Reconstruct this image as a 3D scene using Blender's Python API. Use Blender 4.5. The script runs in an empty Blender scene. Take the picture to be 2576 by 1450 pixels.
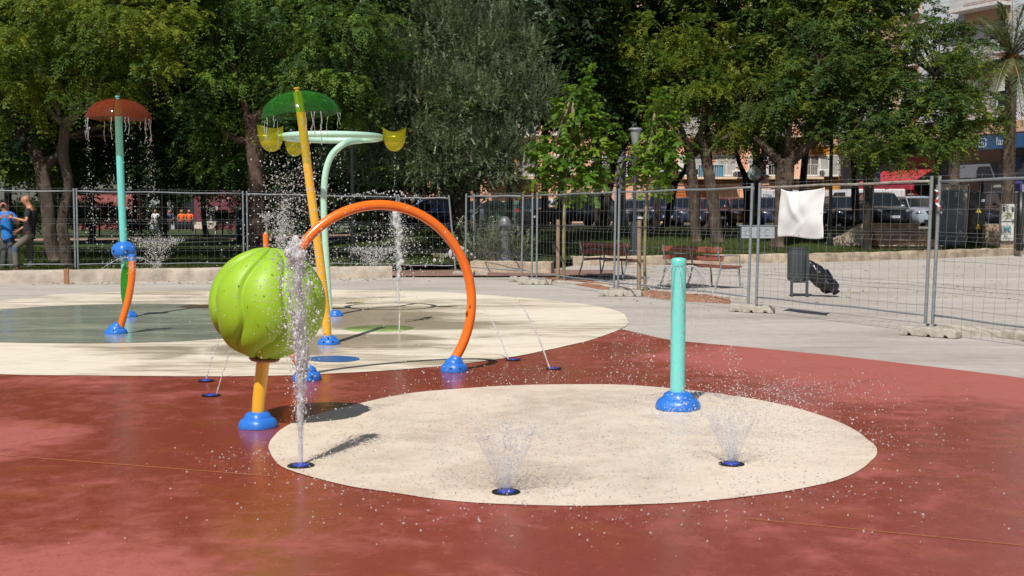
import bpy, math, random
import numpy as np
from mathutils import Vector, Matrix, noise

R = math.radians
PI = math.pi
scene = bpy.context.scene
COL = scene.collection

# ---------------------------------------------------------------- camera, sky, sun, exposure
CAM_H = 1.45
FPX = 2950.0            # focal length in pixels of a 2576 px wide picture
PITCH = math.atan(184.0 / FPX)
cam_d = bpy.data.cameras.new('camera')
cam = bpy.data.objects.new('camera', cam_d)
COL.objects.link(cam)
cam.location = (0, 0, CAM_H)
cam.rotation_euler = (R(90) - PITCH, 0, 0)
cam_d.sensor_width = 36.0
cam_d.lens = FPX / 2576.0 * 36.0
cam_d.clip_start = 0.1
cam_d.clip_end = 600.0
cam_d.dof.use_dof = True
cam_d.dof.focus_distance = 10.0
cam_d.dof.aperture_fstop = 7.1
scene.camera = cam

SUN_EL = 53.0
SUN_AZ = Vector((-0.33, -0.94))          # horizontal direction towards the sun
world = bpy.data.worlds.new('World')
scene.world = world
world.use_nodes = True
wn = world.node_tree
wn.nodes.clear()
sky = wn.nodes.new('ShaderNodeTexSky')
sky.sky_type = 'NISHITA'
sky.sun_disc = False
sky.sun_elevation = R(SUN_EL)
sky.sun_rotation = math.atan2(SUN_AZ.x, SUN_AZ.y)
sky.air_density = 1.0
sky.dust_density = 1.5
bg = wn.nodes.new('ShaderNodeBackground')
bg.inputs['Strength'].default_value = 0.055
wo = wn.nodes.new('ShaderNodeOutputWorld')
wn.links.new(sky.outputs[0], bg.inputs[0])
wn.links.new(bg.outputs[0], wo.inputs[0])

sun_d = bpy.data.lights.new('sun', 'SUN')
sun_d.energy = 4.9
sun_d.angle = R(0.53)
sun_d.color = (1.0, 0.95, 0.88)
sun = bpy.data.objects.new('sun', sun_d)
COL.objects.link(sun)
a2 = SUN_AZ.normalized() * math.cos(R(SUN_EL))
sv = Vector((a2.x, a2.y, math.sin(R(SUN_EL))))
sun.rotation_euler = sv.to_track_quat('Z', 'Y').to_euler()
sun.location = sv * 40

scene.view_settings.view_transform = 'Standard'
scene.view_settings.look = 'None'
scene.view_settings.exposure = 0.0
scene.view_settings.gamma = 1.0
scene.render.engine = 'CYCLES'
scene.cycles.max_bounces = 10
scene.cycles.transparent_max_bounces = 16
scene.cycles.transmission_bounces = 6
scene.cycles.caustics_reflective = False
scene.cycles.caustics_refractive = False
scene.cycles.sample_clamp_indirect = 6.0

# ---------------------------------------------------------------- helpers: places
FW = Vector((0, math.cos(PITCH), -math.sin(PITCH)))
UPV = Vector((0, math.sin(PITCH), math.cos(PITCH)))
def ray(x, y):
    return Vector(((x - 1288) / FPX, 0, 0)) + FW - UPV * ((y - 725) / FPX)
def G(x, y, z=0.0):
    d = ray(x, y)
    return Vector((0, 0, CAM_H)) + d * ((z - CAM_H) / d.z)
def P(x, y, Y):
    d = ray(x, y)
    return Vector((0, 0, CAM_H)) + d * (Y / d.y)

# ---------------------------------------------------------------- helpers: meshes
class MB:
    def __init__(s):
        s.v = []; s.f = []
    def add(s, vs, fs):
        o = len(s.v)
        s.v += [tuple(v) for v in vs]
        s.f += [tuple(i + o for i in f) for f in fs]
    def box(s, c, size, rz=0.0, bev=0.0, tilt=None):
        sx, sy, sz = size[0] / 2, size[1] / 2, size[2] / 2
        M = Matrix.Translation(Vector(c)) @ Matrix.Rotation(rz, 4, 'Z')
        if tilt is not None: M = M @ tilt
        if bev <= 0:
            vs = [M @ Vector((x * sx, y * sy, z * sz)) for z in (-1, 1) for x, y in ((-1, -1), (1, -1), (1, 1), (-1, 1))]
            s.add(vs, [(3, 2, 1, 0), (4, 5, 6, 7), (0, 1, 5, 4), (1, 2, 6, 5), (2, 3, 7, 6), (3, 0, 4, 7)])
            return
        b = min(bev, sx * .9, sy * .9, sz * .9)
        rings = []
        for z, ins in ((-sz, b), (-sz + b, 0), (sz - b, 0), (sz, b)):
            X, Y = sx - ins, sy - ins
            c2 = b if ins == 0 else b * .4
            rings.append([(X - c2, -Y), (X, -Y + c2), (X, Y - c2), (X - c2, Y), (-X + c2, Y), (-X, Y - c2), (-X, -Y + c2), (-X + c2, -Y)])
            rings[-1] = [M @ Vector((p[0], p[1], z)) for p in rings[-1]]
        vs = [p for r in rings for p in r]
        fs = [tuple(range(7, -1, -1)), tuple(range(24, 32))]
        for k in range(3):
            for i in range(8):
                j = (i + 1) % 8
                fs.append((k * 8 + i, k * 8 + j, k * 8 + 8 + j, k * 8 + 8 + i))
        s.add(vs, fs)
    def tube(s, pts, r, seg=12, cap=True):
        pts = [Vector(p) for p in pts]
        n = len(pts)
        rr = r if isinstance(r, (list, tuple)) else [r] * n
        t0 = (pts[1] - pts[0]).normalized()
        ref = Vector((0, 0, 1)) if abs(t0.z) < .9 else Vector((1, 0, 0))
        u = t0.cross(ref).normalized()
        vs, fs = [], []
        for i in range(n):
            t = (pts[min(i + 1, n - 1)] - pts[max(i - 1, 0)]).normalized()
            u = (u - t * u.dot(t)).normalized()
            w = t.cross(u)
            for k in range(seg):
                a = 2 * PI * k / seg
                vs.append(pts[i] + (u * math.cos(a) + w * math.sin(a)) * rr[i])
        for i in range(n - 1):
            for k in range(seg):
                k2 = (k + 1) % seg
                fs.append((i * seg + k, i * seg + k2, (i + 1) * seg + k2, (i + 1) * seg + k))
        if cap:
            fs.append(tuple(range(seg - 1, -1, -1)))
            fs.append(tuple((n - 1) * seg + k for k in range(seg)))
        s.add(vs, fs)
    def lathe(s, prof, seg=28, M=None, lobes=None):
        M = M or Matrix.Identity(4)
        vs, fs = [], []
        for (r, z) in prof:
            for k in range(seg):
                a = 2 * PI * k / seg
                q = r * (lobes(a, z) if lobes else 1)
                vs.append(M @ Vector((q * math.cos(a), q * math.sin(a), z)))
        for i in range(len(prof) - 1):
            for k in range(seg):
                k2 = (k + 1) % seg
                fs.append((i * seg + k, i * seg + k2, (i + 1) * seg + k2, (i + 1) * seg + k))
        if prof[0][0] > 1e-5: fs.append(tuple(range(seg - 1, -1, -1)))
        if prof[-1][0] > 1e-5: fs.append(tuple((len(prof) - 1) * seg + k for k in range(seg)))
        s.add(vs, fs)
    def ball(s, c, r, seg=12, rings=8, sc=(1, 1, 1), M=None):
        prof = [(math.cos(PI * (i / rings - .5)) * r + 1e-6, math.sin(PI * (i / rings - .5)) * r) for i in range(rings + 1)]
        M2 = Matrix.Translation(Vector(c)) @ (M or Matrix.Identity(4)) @ Matrix.Diagonal((sc[0], sc[1], sc[2], 1))
        s.lathe(prof, seg, M2)
    def prism(s, poly, z0, z1, M=None):
        M = M or Matrix.Identity(4)
        n = len(poly)
        vs = [M @ Vector((p[0], p[1], z0)) for p in poly] + [M @ Vector((p[0], p[1], z1)) for p in poly]
        fs = [tuple(range(n - 1, -1, -1)), tuple(range(n, 2 * n))]
        for i in range(n):
            j = (i + 1) % n
            fs.append((i, j, n + j, n + i))
        s.add(vs, fs)
    def build(s, name, mat, parent=None, smooth=False, loc=None, auto=None):
        me = bpy.data.meshes.new(name)
        me.from_pydata(s.v, [], s.f)
        me.materials.append(mat)
        me.update()
        if smooth:
            me.polygons.foreach_set('use_smooth', [True] * len(me.polygons))
            if auto is not None:
                me.set_sharp_from_angle(angle=R(auto))
        o = bpy.data.objects.new(name, me)
        COL.objects.link(o)
        if parent is not None: o.parent = parent
        if loc is not None: o.location = loc
        return o

def tag(o, label=None, cat=None, group=None, kind=None):
    if label: o['label'] = label
    if cat: o['category'] = cat
    if group: o['group'] = group
    if kind: o['kind'] = kind
    return o
def thing(name, label, cat, loc=(0, 0, 0), rz=0.0, group=None):
    o = bpy.data.objects.new(name, None)
    o.empty_display_size = .2
    COL.objects.link(o)
    o.location = loc
    o.rotation_euler = (0, 0, rz)
    return tag(o, label, cat, group)
def struct(name, mb, m, label=None, smooth=False):
    o = mb.build(name, m, smooth=smooth)
    o['kind'] = 'structure'
    return o
def smooth_path(pts, n=8):
    pts = [Vector(p) for p in pts]
    q = [pts[0] * 2 - pts[1]] + pts + [pts[-1] * 2 - pts[-2]]
    out = []
    for i in range(1, len(q) - 2):
        for k in range(n):
            t = k / n
            a, b, c, d = q[i - 1], q[i], q[i + 1], q[i + 2]
            out.append(.5 * ((2 * b) + (c - a) * t + (2 * a - 5 * b + 4 * c - d) * t * t + (3 * b - a - 3 * c + d) * t ** 3))
    out.append(pts[-1])
    return out

# ---------------------------------------------------------------- materials
def newmat(name):
    m = bpy.data.materials.new(name)
    m.use_nodes = True
    nt = m.node_tree
    b = nt.nodes['Principled BSDF']
    return m, nt, b
def N(nt, t, **kw):
    n = nt.nodes.new(t)
    for k, v in kw.items():
        if hasattr(n, k): setattr(n, k, v)
        else: n.inputs[k].default_value = v
    return n
def coord(nt, scale=(1, 1, 1), kind='Object'):
    if kind == 'World':
        g = nt.nodes.new('ShaderNodeNewGeometry'); src = g.outputs['Position']
    else:
        g = nt.nodes.new('ShaderNodeTexCoord'); src = g.outputs[kind]
    mp = nt.nodes.new('ShaderNodeMapping')
    mp.inputs['Scale'].default_value = scale
    nt.links.new(src, mp.inputs[0])
    return mp.outputs[0]
def nz(nt, vec, scale, detail=4, rough=.55, dist=0.0):
    n = nt.nodes.new('ShaderNodeTexNoise')
    n.inputs['Scale'].default_value = scale
    n.inputs['Detail'].default_value = detail
    n.inputs['Roughness'].default_value = rough
    n.inputs['Distortion'].default_value = dist
    nt.links.new(vec, n.inputs['Vector'])
    return n.outputs['Fac']
def ramp(nt, fac, stops):
    r = nt.nodes.new('ShaderNodeValToRGB')
    e = r.color_ramp.elements
    while len(e) < len(stops): e.new(.5)
    for i, (p, c) in enumerate(stops):
        e[i].position = p
        e[i].color = (c[0], c[1], c[2], 1) if isinstance(c, (tuple, list)) else (c, c, c, 1)
    nt.links.new(fac, r.inputs[0])
    return r.outputs[0]
def mix(nt, fac, a, b, mode='MIX'):
    m = nt.nodes.new('ShaderNodeMix')
    m.data_type = 'RGBA'
    m.blend_type = mode
    for sock, v in ((m.inputs[0], fac), (m.inputs[6], a), (m.inputs[7], b)):
        if isinstance(v, bpy.types.NodeSocket): nt.links.new(v, sock)
        elif isinstance(v, (tuple, list)): sock.default_value = (v[0], v[1], v[2], 1)
        else: sock.default_value = v
    return m.outputs[2]
def mth(nt, op, a, b=None, c=None, clamp=False):
    m = nt.nodes.new('ShaderNodeMath')
    m.operation = op
    m.use_clamp = clamp
    for i, v in enumerate((a, b, c)):
        if v is None: continue
        if isinstance(v, bpy.types.NodeSocket): nt.links.new(v, m.inputs[i])
        else: m.inputs[i].default_value = v
    return m.outputs[0]
def sstep(nt, v, lo, hi):
    m = nt.nodes.new('ShaderNodeMapRange')
    m.interpolation_type = 'SMOOTHSTEP'
    nt.links.new(v, m.inputs[0])
    m.inputs[1].default_value = lo
    m.inputs[2].default_value = hi
    return m.outputs[0]
def bump(nt, b, h, strength=.3, dist=.01):
    n = nt.nodes.new('ShaderNodeBump')
    n.inputs['Strength'].default_value = strength
    n.inputs['Distance'].default_value = dist
    nt.links.new(h, n.inputs['Height'])
    nt.links.new(n.outputs[0], b.inputs['Normal'])
def simple(name, c, rough=.5, metal=0.0, var=.12, vs=6.0, bs=0.0, bscale=60.0, coat=0.0, coatr=.1):
    m, nt, b = newmat(name)
    b.inputs['Roughness'].default_value = rough
    b.inputs['Metallic'].default_value = metal
    b.inputs['Coat Weight'].default_value = coat
    b.inputs['Coat Roughness'].default_value = coatr
    v = coord(nt)
    f = nz(nt, v, vs, 5, .6)
    lo = tuple(x * (1 - var) for x in c); hi = tuple(min(1, x * (1 + var)) for x in c)
    nt.links.new(ramp(nt, f, [(.3, lo), (.7, hi)]), b.inputs['Base Color'])
    if bs > 0: bump(nt, b, nz(nt, v, bscale, 4), bs, .01)
    return m

def dist_to(nt, pos, x, y):
    d = nt.nodes.new('ShaderNodeVectorMath')
    d.operation = 'DISTANCE'
    nt.links.new(pos, d.inputs[0])
    d.inputs[1].default_value = (x, y, 0)
    return d.outputs['Value']

def paint_floor(name, dry, wet, accent, dry_spots, wet_spots, base_wet, rdry=.55, rwet=.14, grain=.16, spots=True, stretch=(1, 1, 1)):
    """painted concrete with a wet film in patches; wetness follows where the water falls"""
    m, nt, b = newmat(name)
    pos = coord(nt, (1, 1, 1), 'World')
    ps = coord(nt, stretch, 'World')
    w = mth(nt, 'ADD', base_wet, 0.0)
    for (x, y, r) in wet_spots:
        k = sstep(nt, dist_to(nt, pos, x, y), r, r * .35)
        w = mth(nt, 'MAXIMUM', w, k)
    for (x, y, r) in dry_spots:
        k = sstep(nt, dist_to(nt, pos, x, y), r * .15, r * 1.35)
        w = mth(nt, 'MINIMUM', w, k)
    n1 = nz(nt, ps, .9, 6, .62, .6)
    n2 = nz(nt, ps, 5.0, 6, .65, .3)
    nn = mth(nt, 'MULTIPLY_ADD', n1, 1.15, mth(nt, 'MULTIPLY', n2, 1.05))
    w = mth(nt, 'ADD', w, mth(nt, 'MULTIPLY', mth(nt, 'SUBTRACT', nn, 1.1), 1.35))
    wm = sstep(nt, w, .12, .88)
    c = mix(nt, wm, dry, wet)
    n3 = nz(nt, ps, 2.2, 5, .6, .8)
    c = mix(nt, mth(nt, 'MULTIPLY', sstep(nt, n3, .5, .78), .55), c, accent)
    n4 = nz(nt, pos, 70.0, 3, .7)
    c = mix(nt, grain * 2.2, c, ramp(nt, n4, [(.3, .45), (.7, 1.0)]), 'MULTIPLY')
    n5 = nz(nt, ps, 15.0, 6, .75, .5)
    lite = mth(nt, 'MULTIPLY', sstep(nt, n5, .52, .74), sstep(nt, n2, .46, .62))
    c = mix(nt, mth(nt, 'MULTIPLY', lite, .38), c, tuple(min(1, x * 1.12 + .03) for x in dry))
    c = mix(nt, mth(nt, 'MULTIPLY', sstep(nt, n5, .50, .30), .35), c, tuple(x * .72 for x in wet))
    if spots:
        vo = nt.nodes.new('ShaderNodeTexVoronoi')
        vo.inputs['Scale'].default_value = 22.0
        nt.links.new(pos, vo.inputs['Vector'])
        sp = mth(nt, 'MULTIPLY', mth(nt, 'LESS_THAN', vo.outputs['Distance'], .13), mth(nt, 'GREATER_THAN', nz(nt, pos, 3.0, 3), .53))
        c = mix(nt, mth(nt, 'MULTIPLY', sp, .5), c, tuple(x * .35 for x in wet))
    nt.links.new(c, b.inputs['Base Color'])
    rr = mth(nt, 'MULTIPLY_ADD', wm, rwet - rdry, rdry)
    rr = mth(nt, 'ADD', rr, mth(nt, 'MULTIPLY', mth(nt, 'SUBTRACT', n2, .5), .25), clamp=True)
    nt.links.new(rr, b.inputs['Roughness'])
    b.inputs['Specular IOR Level'].default_value = .38
    h = mth(nt, 'ADD', mth(nt, 'MULTIPLY', n4, mth(nt, 'MULTIPLY_ADD', wm, -.7, 1.0)), mth(nt, 'MULTIPLY', n2, .8))
    bump(nt, b, h, .22, .006)
    return m

def leafmat(name, c1, c2, c3, trans=.35, rough=.45, spec=.35):
    m, nt, b = newmat(name)
    at = nt.nodes.new('ShaderNodeAttribute')
    at.attribute_name = 'rnd'
    col = ramp(nt, at.outputs['Fac'], [(.12, c1), (.55, c2), (.95, c3)])
    nt.links.new(col, b.inputs['Base Color'])
    b.inputs['Roughness'].default_value = rough
    b.inputs['Specular IOR Level'].default_value = spec
    tr = nt.nodes.new('ShaderNodeBsdfTranslucent')
    nt.links.new(mix(nt, .5, col, (.20, .24, .02)), tr.inputs['Color'])
    ms = nt.nodes.new('ShaderNodeMixShader')
    ms.inputs[0].default_value = trans
    nt.links.new(b.outputs[0], ms.inputs[1])
    nt.links.new(tr.outputs[0], ms.inputs[2])
    nt.links.new(ms.outputs[0], nt.nodes['Material Output'].inputs[0])
    return m
def barkmat(name, c, light):
    m, nt, b = newmat(name)
    v = coord(nt, (6, 6, 1.1))
    f = nz(nt, v, 3.0, 6, .65, .6)
    v2 = coord(nt, (1, 1, 1))
    g = nz(nt, v2, 2.3, 3)
    col = mix(nt, sstep(nt, g, .5, .7), ramp(nt, f, [(.3, tuple(x * .45 for x in c)), (.65, c)]), light)
    nt.links.new(col, b.inputs['Base Color'])
    b.inputs['Roughness'].default_value = .9
    bump(nt, b, f, .9, .04)
    return m
def tinted(name, col, refl=.12, body=.15, rough=.08, bc=None):
    """coloured clear plastic: tints the light that goes through it"""
    m, nt, b = newmat(name)
    nt.nodes.remove(b)
    tr = nt.nodes.new('ShaderNodeBsdfTransparent')
    tr.inputs['Color'].default_value = (*col, 1)
    gl = nt.nodes.new('ShaderNodeBsdfGlossy')
    gl.inputs['Roughness'].default_value = rough
    df = nt.nodes.new('ShaderNodeBsdfTranslucent')
    bc = bc or col
    df.inputs['Color'].default_value = (*bc, 1)
    d2 = nt.nodes.new('ShaderNodeBsdfDiffuse')
    d2.inputs['Color'].default_value = (*[x * .7 for x in bc], 1)
    fr = nt.nodes.new('ShaderNodeLayerWeight')
    fr.inputs['Blend'].default_value = .5
    ma = nt.nodes.new('ShaderNodeMixShader')
    ma.inputs[0].default_value = body
    mb_ = nt.nodes.new('ShaderNodeMixShader')
    mb_.inputs[0].default_value = .5
    mc = nt.nodes.new('ShaderNodeMixShader')
    L = nt.links.new
    L(df.outputs[0], mb_.inputs[1]); L(d2.outputs[0], mb_.inputs[2])
    L(tr.outputs[0], ma.inputs[1]); L(mb_.outputs[0], ma.inputs[2])
    f2 = mth(nt, 'MULTIPLY_ADD', mth(nt, 'POWER', fr.outputs['Facing'], 5.0), .5, refl * .35, clamp=True)
    L(f2, mc.inputs[0]); L(ma.outputs[0], mc.inputs[1]); L(gl.outputs[0], mc.inputs[2])
    L(mc.outputs[0], nt.nodes['Material Output'].inputs[0])
    return m
def watermat(name, white=.4, clear=.35, film=False):
    m, nt, b = newmat(name)
    nt.nodes.remove(b)
    L = nt.links.new
    tr = nt.nodes.new('ShaderNodeBsdfTransparent')
    tr.inputs['Color'].default_value = (.97, .98, 1, 1)
    gl = nt.nodes.new('ShaderNodeBsdfGlass')
    gl.inputs['IOR'].default_value = 1.33
    gl.inputs['Roughness'].default_value = .03
    df = nt.nodes.new('ShaderNodeBsdfDiffuse')
    df.inputs['Color'].default_value = (.97, .97, .98, 1)
    tl = nt.nodes.new('ShaderNodeBsdfTranslucent')
    tl.inputs['Color'].default_value = (.97, .98, 1, 1)
    wh = nt.nodes.new('ShaderNodeMixShader'); wh.inputs[0].default_value = .5
    L(df.outputs[0], wh.inputs[1]); L(tl.outputs[0], wh.inputs[2])
    a = nt.nodes.new('ShaderNodeMixShader')
    g2 = nt.nodes.new('ShaderNodeBsdfGlossy'); g2.inputs['Roughness'].default_value = .08
    if film:
        fr = nt.nodes.new('ShaderNodeLayerWeight'); fr.inputs['Blend'].default_value = .5
        L(mth(nt, 'MULTIPLY_ADD', mth(nt, 'POWER', fr.outputs['Facing'], 4.0), .35, .03, clamp=True), a.inputs[0])
        L(tr.outputs[0], a.inputs[1]); L(g2.outputs[0], a.inputs[2])
        v = coord(nt, (1, 1, .45))
        n = nz(nt, v, 55.0, 6, .75, .8)
        fac = mth(nt, 'MULTIPLY', sstep(nt, n, .34, .74), white)
        c = nt.nodes.new('ShaderNodeMixShader')
        L(fac, c.inputs[0]); L(a.outputs[0], c.inputs[1]); L(wh.outputs[0], c.inputs[2])
        L(c.outputs[0], nt.nodes['Material Output'].inputs[0])
    else:
        a.inputs[0].default_value = clear
        L(gl.outputs[0], a.inputs[1]); L(tr.outputs[0], a.inputs[2])
        c = nt.nodes.new('ShaderNodeMixShader'); c.inputs[0].default_value = white
        L(a.outputs[0], c.inputs[1]); L(wh.outputs[0], c.inputs[2])
        L(c.outputs[0], nt.nodes['Material Output'].inputs[0])
    return m

M = {}
M['blue'] = simple('blue_plastic', (.028, .17, .62), .35, var=.1, vs=30, bs=.12, bscale=120)
M['blue_dark'] = simple('blue_cap', (.03, .06, .42), .3)
M['yellow'] = simple('yellow_paint', (.80, .42, .03), .28, var=.05, vs=12, coat=.5)
M['orange'] = simple('orange_paint', (.86, .17, .008), .28, var=.05, vs=12, coat=.5)
M['teal'] = simple('aqua_paint', (.17, .62, .57), .3, var=.04, vs=12, coat=.5)
M['mint'] = simple('mint_paint', (.46, .72, .57), .28, var=.04, vs=12, coat=.5)
M['ball'] = simple('lime_plastic', (.28, .48, .020), .5, var=.07, vs=5, bs=.06, bscale=150)
M['leafgreen'] = simple('green_sheet', (.012, .21, .008), .3)
M['steel'] = simple('steel', (.55, .55, .55), .3, 1.0)
M['galv'] = simple('galvanised', (.25, .275, .295), .55, .3, var=.2, vs=20)
M['wire'] = simple('wire_zinc', (.16, .17, .18), .6, .2)
M['galv_dark'] = simple('grey_post_paint', (.06, .072, .08), .5, .3)
M['rustrail'] = simple('rusty_rail', (.36, .34, .30), .6, .3, var=.35, vs=9)
M['dark'] = simple('dark_hole', (.008, .008, .01), .6)
M['black'] = simple('black_metal', (.012, .013, .015), .4)
M['conc_blk'] = simple('cast_concrete', (.40, .37, .32), .85, var=.25, vs=9, bs=.6, bscale=45)
M['kerb'] = simple('pour_concrete', (.44, .38, .31), .88, var=.3, vs=3.2, bs=.6, bscale=24)
M['stone'] = simple('old_stone', (.42, .34, .25), .9, var=.45, vs=2.6, bs=.8, bscale=14)
M['stepstone_shaded'] = simple('step_stone_shaded', (.46, .29, .18), .85, var=.5, vs=2.2, bs=.6, bscale=14)  # darker than the treads: shade on the risers is put into the colour
M['wood'] = simple('stake_wood', (.28, .20, .13), .85, var=.3, vs=8, bs=.4)
M['benchwood'] = simple('bench_wood', (.25, .075, .045), .5, var=.22, vs=7, bs=.2)
M['formwood'] = simple('form_wood', (.33, .16, .09), .85, var=.25)
M['cloth'] = simple('white_canvas', (.80, .80, .81), .75, var=.03, vs=8)
M['red_tint'] = tinted('red_clear_plastic', (.80, .30, .13), body=.36, bc=(.50, .12, .04))
M['green_tint'] = tinted('green_clear_plastic', (.52, .90, .22), body=.19, bc=(.06, .42, .06))
M['yellow_tint'] = tinted('yellow_clear_plastic', (.93, .90, .14), body=.35, bc=(.85, .80, .02))
M['bucket_water'] = tinted('yellow_lit_water', (.90, .82, .05), body=.75)
M['drop'] = watermat('water_drops', .50, .45)
M['jet'] = watermat('white_water', .80, .5)
M['film'] = watermat('water_film', .42, film=True)
M['filmthin'] = watermat('thin_water_film', .10, film=True)

# ---------------------------------------------------------------- ground
def poly_sheet(name, pts, z, mat, world=False, n=6, hole=None):
    w = []
    for p in pts:
        q = Vector((p[0], p[1], z)) if world else G(p[0], p[1], z)
        w.append(q)
    if n > 1:
        c = [w[-1]] + w + [w[0], w[1]]
        out = []
        for i in range(1, len(c) - 2):
            for k in range(n):
                t = k / n
                a, b, d, e = c[i - 1], c[i], c[i + 1], c[i + 2]
                q = .5 * ((2 * b) + (d - a) * t + (2 * a - 5 * b + 4 * d - e) * t * t + (3 * b - a - 3 * d + e) * t ** 3)
                q.z = z
                q.x += .010 * noise.noise(Vector((q.x * 4, q.y * 4, 1.5))); q.y += .012 * noise.noise(Vector((q.x * 4, q.y * 4, 7.5)))
                out.append(q)
        w = out
    mb = MB()
    mb.add(w, [tuple(range(len(w)))])
    me_o = struct(name, mb, mat)
    if me_o.data.polygons[0].normal.z < 0:
        me_o.data.flip_normals()
    return me_o

def ground_mat():
    m, nt, b = newmat('grey_concrete')
    pos = coord(nt, (1, 1, 1), 'World')
    ps = coord(nt, (.35, 1.3, 1), 'World')
    a = nz(nt, ps, .8, 6, .6, .8)
    c_ = nz(nt, pos, 6, 6, .65)
    g = nz(nt, pos, 90, 3, .7)
    col = ramp(nt, a, [(.28, (.38, .335, .29)), (.5, (.50, .455, .41)), (.75, (.60, .565, .52))])
    col = mix(nt, .5, col, ramp(nt, c_, [(.3, .62), (.7, 1.0)]), 'MULTIPLY')
    col = mix(nt, .3, col, ramp(nt, g, [(.3, .55), (.7, 1.0)]), 'MULTIPLY')
    nt.links.new(col, b.inputs['Base Color'])
    b.inputs['Roughness'].default_value = .82
    bump(nt, b, mth(nt, 'ADD', g, c_), .25, .006)
    return m
mb = MB()
mb.add([(-60, -12, 0), (60, -12, 0), (60, 60, 0), (-60, 60, 0)], [(0, 1, 2, 3)])
struct('concrete_pavement', mb, ground_mat())

gp = lambda x, y: (G(x, y).x, G(x, y).y)
red_mat = paint_floor('red_painted_floor', (.44, .128, .105), (.275, .054, .032), (.35, .105, .036),
    [(*gp(40, 1490), .95), (*gp(-150, 1120), 1.1), (*gp(2500, 940), 3.4), (*gp(1950, 900), 1.7)],
    [(*gp(1300, 960), 2.0), (*gp(650, 1090), 1.2), (*gp(1950, 1000), 1.0), (*gp(1500, 1400), .8)], .72, .58, .22)
# the red field is one big sheet; the other colours lie on it
poly_sheet('red_painted_floor', [(-300, 935), (0, 932), (520, 930), (1000, 912), (1300, 880), (1430, 850), (1530, 832), (1558, 829),
    (1580, 832), (1640, 846), (1700, 857), (1820, 868), (1950, 880), (2080, 893), (2200, 906), (2400, 929), (2600, 955), (2800, 985), (3400, 1100), (4200, 1500),
    (3600, 2600), (1288, 3400), (-1500, 2600), (-1600, 1400), (-900, 1000)], .004, red_mat, n=3)
cream_far = paint_floor('cream_painted_floor', (.82, .745, .61), (.46, .39, .28), (.55, .40, .26),
    [(*gp(1450, 790), 2.4), (*gp(1350, 870), 1.5), (*gp(150, 920), 1.2), (*gp(700, 738), 2.2), (*gp(-100, 900), 2), (*gp(1100, 743), 2.0)],
    [(*gp(1000, 800), 3.0), (*gp(920, 860), 1.4), (*gp(700, 880), 1.2), (*gp(350, 890), 1.0)], .42, .6, .2, .10, False, (.4, 1.5, 1))
poly_sheet('cream_painted_floor', [(0, 757), (150, 740), (320, 734), (500, 731), (700, 729), (900, 730), (1100, 735), (1250, 744), (1400, 757), (1500, 770), (1560, 785),
    (1576, 800), (1580, 816), (1558, 829), (1500, 851), (1430, 869), (1300, 896), (1150, 917), (1000, 930), (850, 939), (735, 944), (520, 947), (250, 945), (0, 942),
    (-300, 930), (-600, 890), (-650, 840), (-400, 785)], .008, cream_far, n=4)
cream_near = paint_floor('cream_splash_circle', (.80, .685, .56), (.70, .58, .465), (.62, .49, .38),
    [(*gp(1900, 1200), .8)], [(*gp(1273, 1200), .7)], .4, .5, .22, .13, True)
poly_sheet('cream_splash_circle', [(678, 1128), (688, 1098), (709, 1079), (750, 1058), (820, 1035), (906, 1015), (976, 999), (1080, 984), (1288, 970), (1510, 967), (1640, 973), (1780, 987),
    (1930, 1010), (2050, 1040), (2140, 1076), (2192, 1112), (2204, 1136), (2190, 1163), (2150, 1190), (2070, 1217), (1950, 1240), (1800, 1258), (1600, 1270), (1358, 1272),
    (1149, 1261), (976, 1237), (851, 1217), (725, 1180), (690, 1155)], .008, cream_near, n=4)
pud = paint_floor('grey_green_wet_floor', (.36, .39, .30), (.26, .30, .235), (.42, .41, .31), [], [], .6, .35, .12, .08, False, (.4, 1.5, 1))
poly_sheet('grey_green_pool_circle', [(-300, 800), (0, 779), (150, 769), (350, 764), (520, 767), (640, 780), (700, 800), (700, 822), (640, 842), (540, 853), (300, 863), (0, 861), (-300, 850), (-420, 825)], .012, pud, n=4)
bdisc = paint_floor('blue_painted_disc', (.04, .17, .44), (.035, .15, .40), (.03, .15, .4), [], [], .5, .5, .3, .35, False)
poly_sheet('blue_floor_disc', [(838 + 67 * math.cos(a), 903 + 8 * math.sin(a)) for a in [2 * PI * k / 24 for k in range(24)]], .012, bdisc, n=1)

# joints cut in the red floor
mj = simple('joint_filler', (.42, .16, .06), .7)
mb = MB()
def strip(a, b, w, z):
    a, b = Vector(a), Vector(b)
    d = (b - a).normalized(); s = Vector((-d.y, d.x)) * w / 2
    mb.add([(a.x + s.x, a.y + s.y, z), (a.x - s.x, a.y - s.y, z), (b.x - s.x, b.y - s.y, z), (b.x + s.x, b.y + s.y, z)], [(0, 1, 2, 3)])
strip(gp(-60, 1143), gp(700, 1202), .012, .0065)
strip(gp(1880, 1308), gp(2700, 1388), .010, .0065)
struct('floor_joint', mb, mj)

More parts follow.
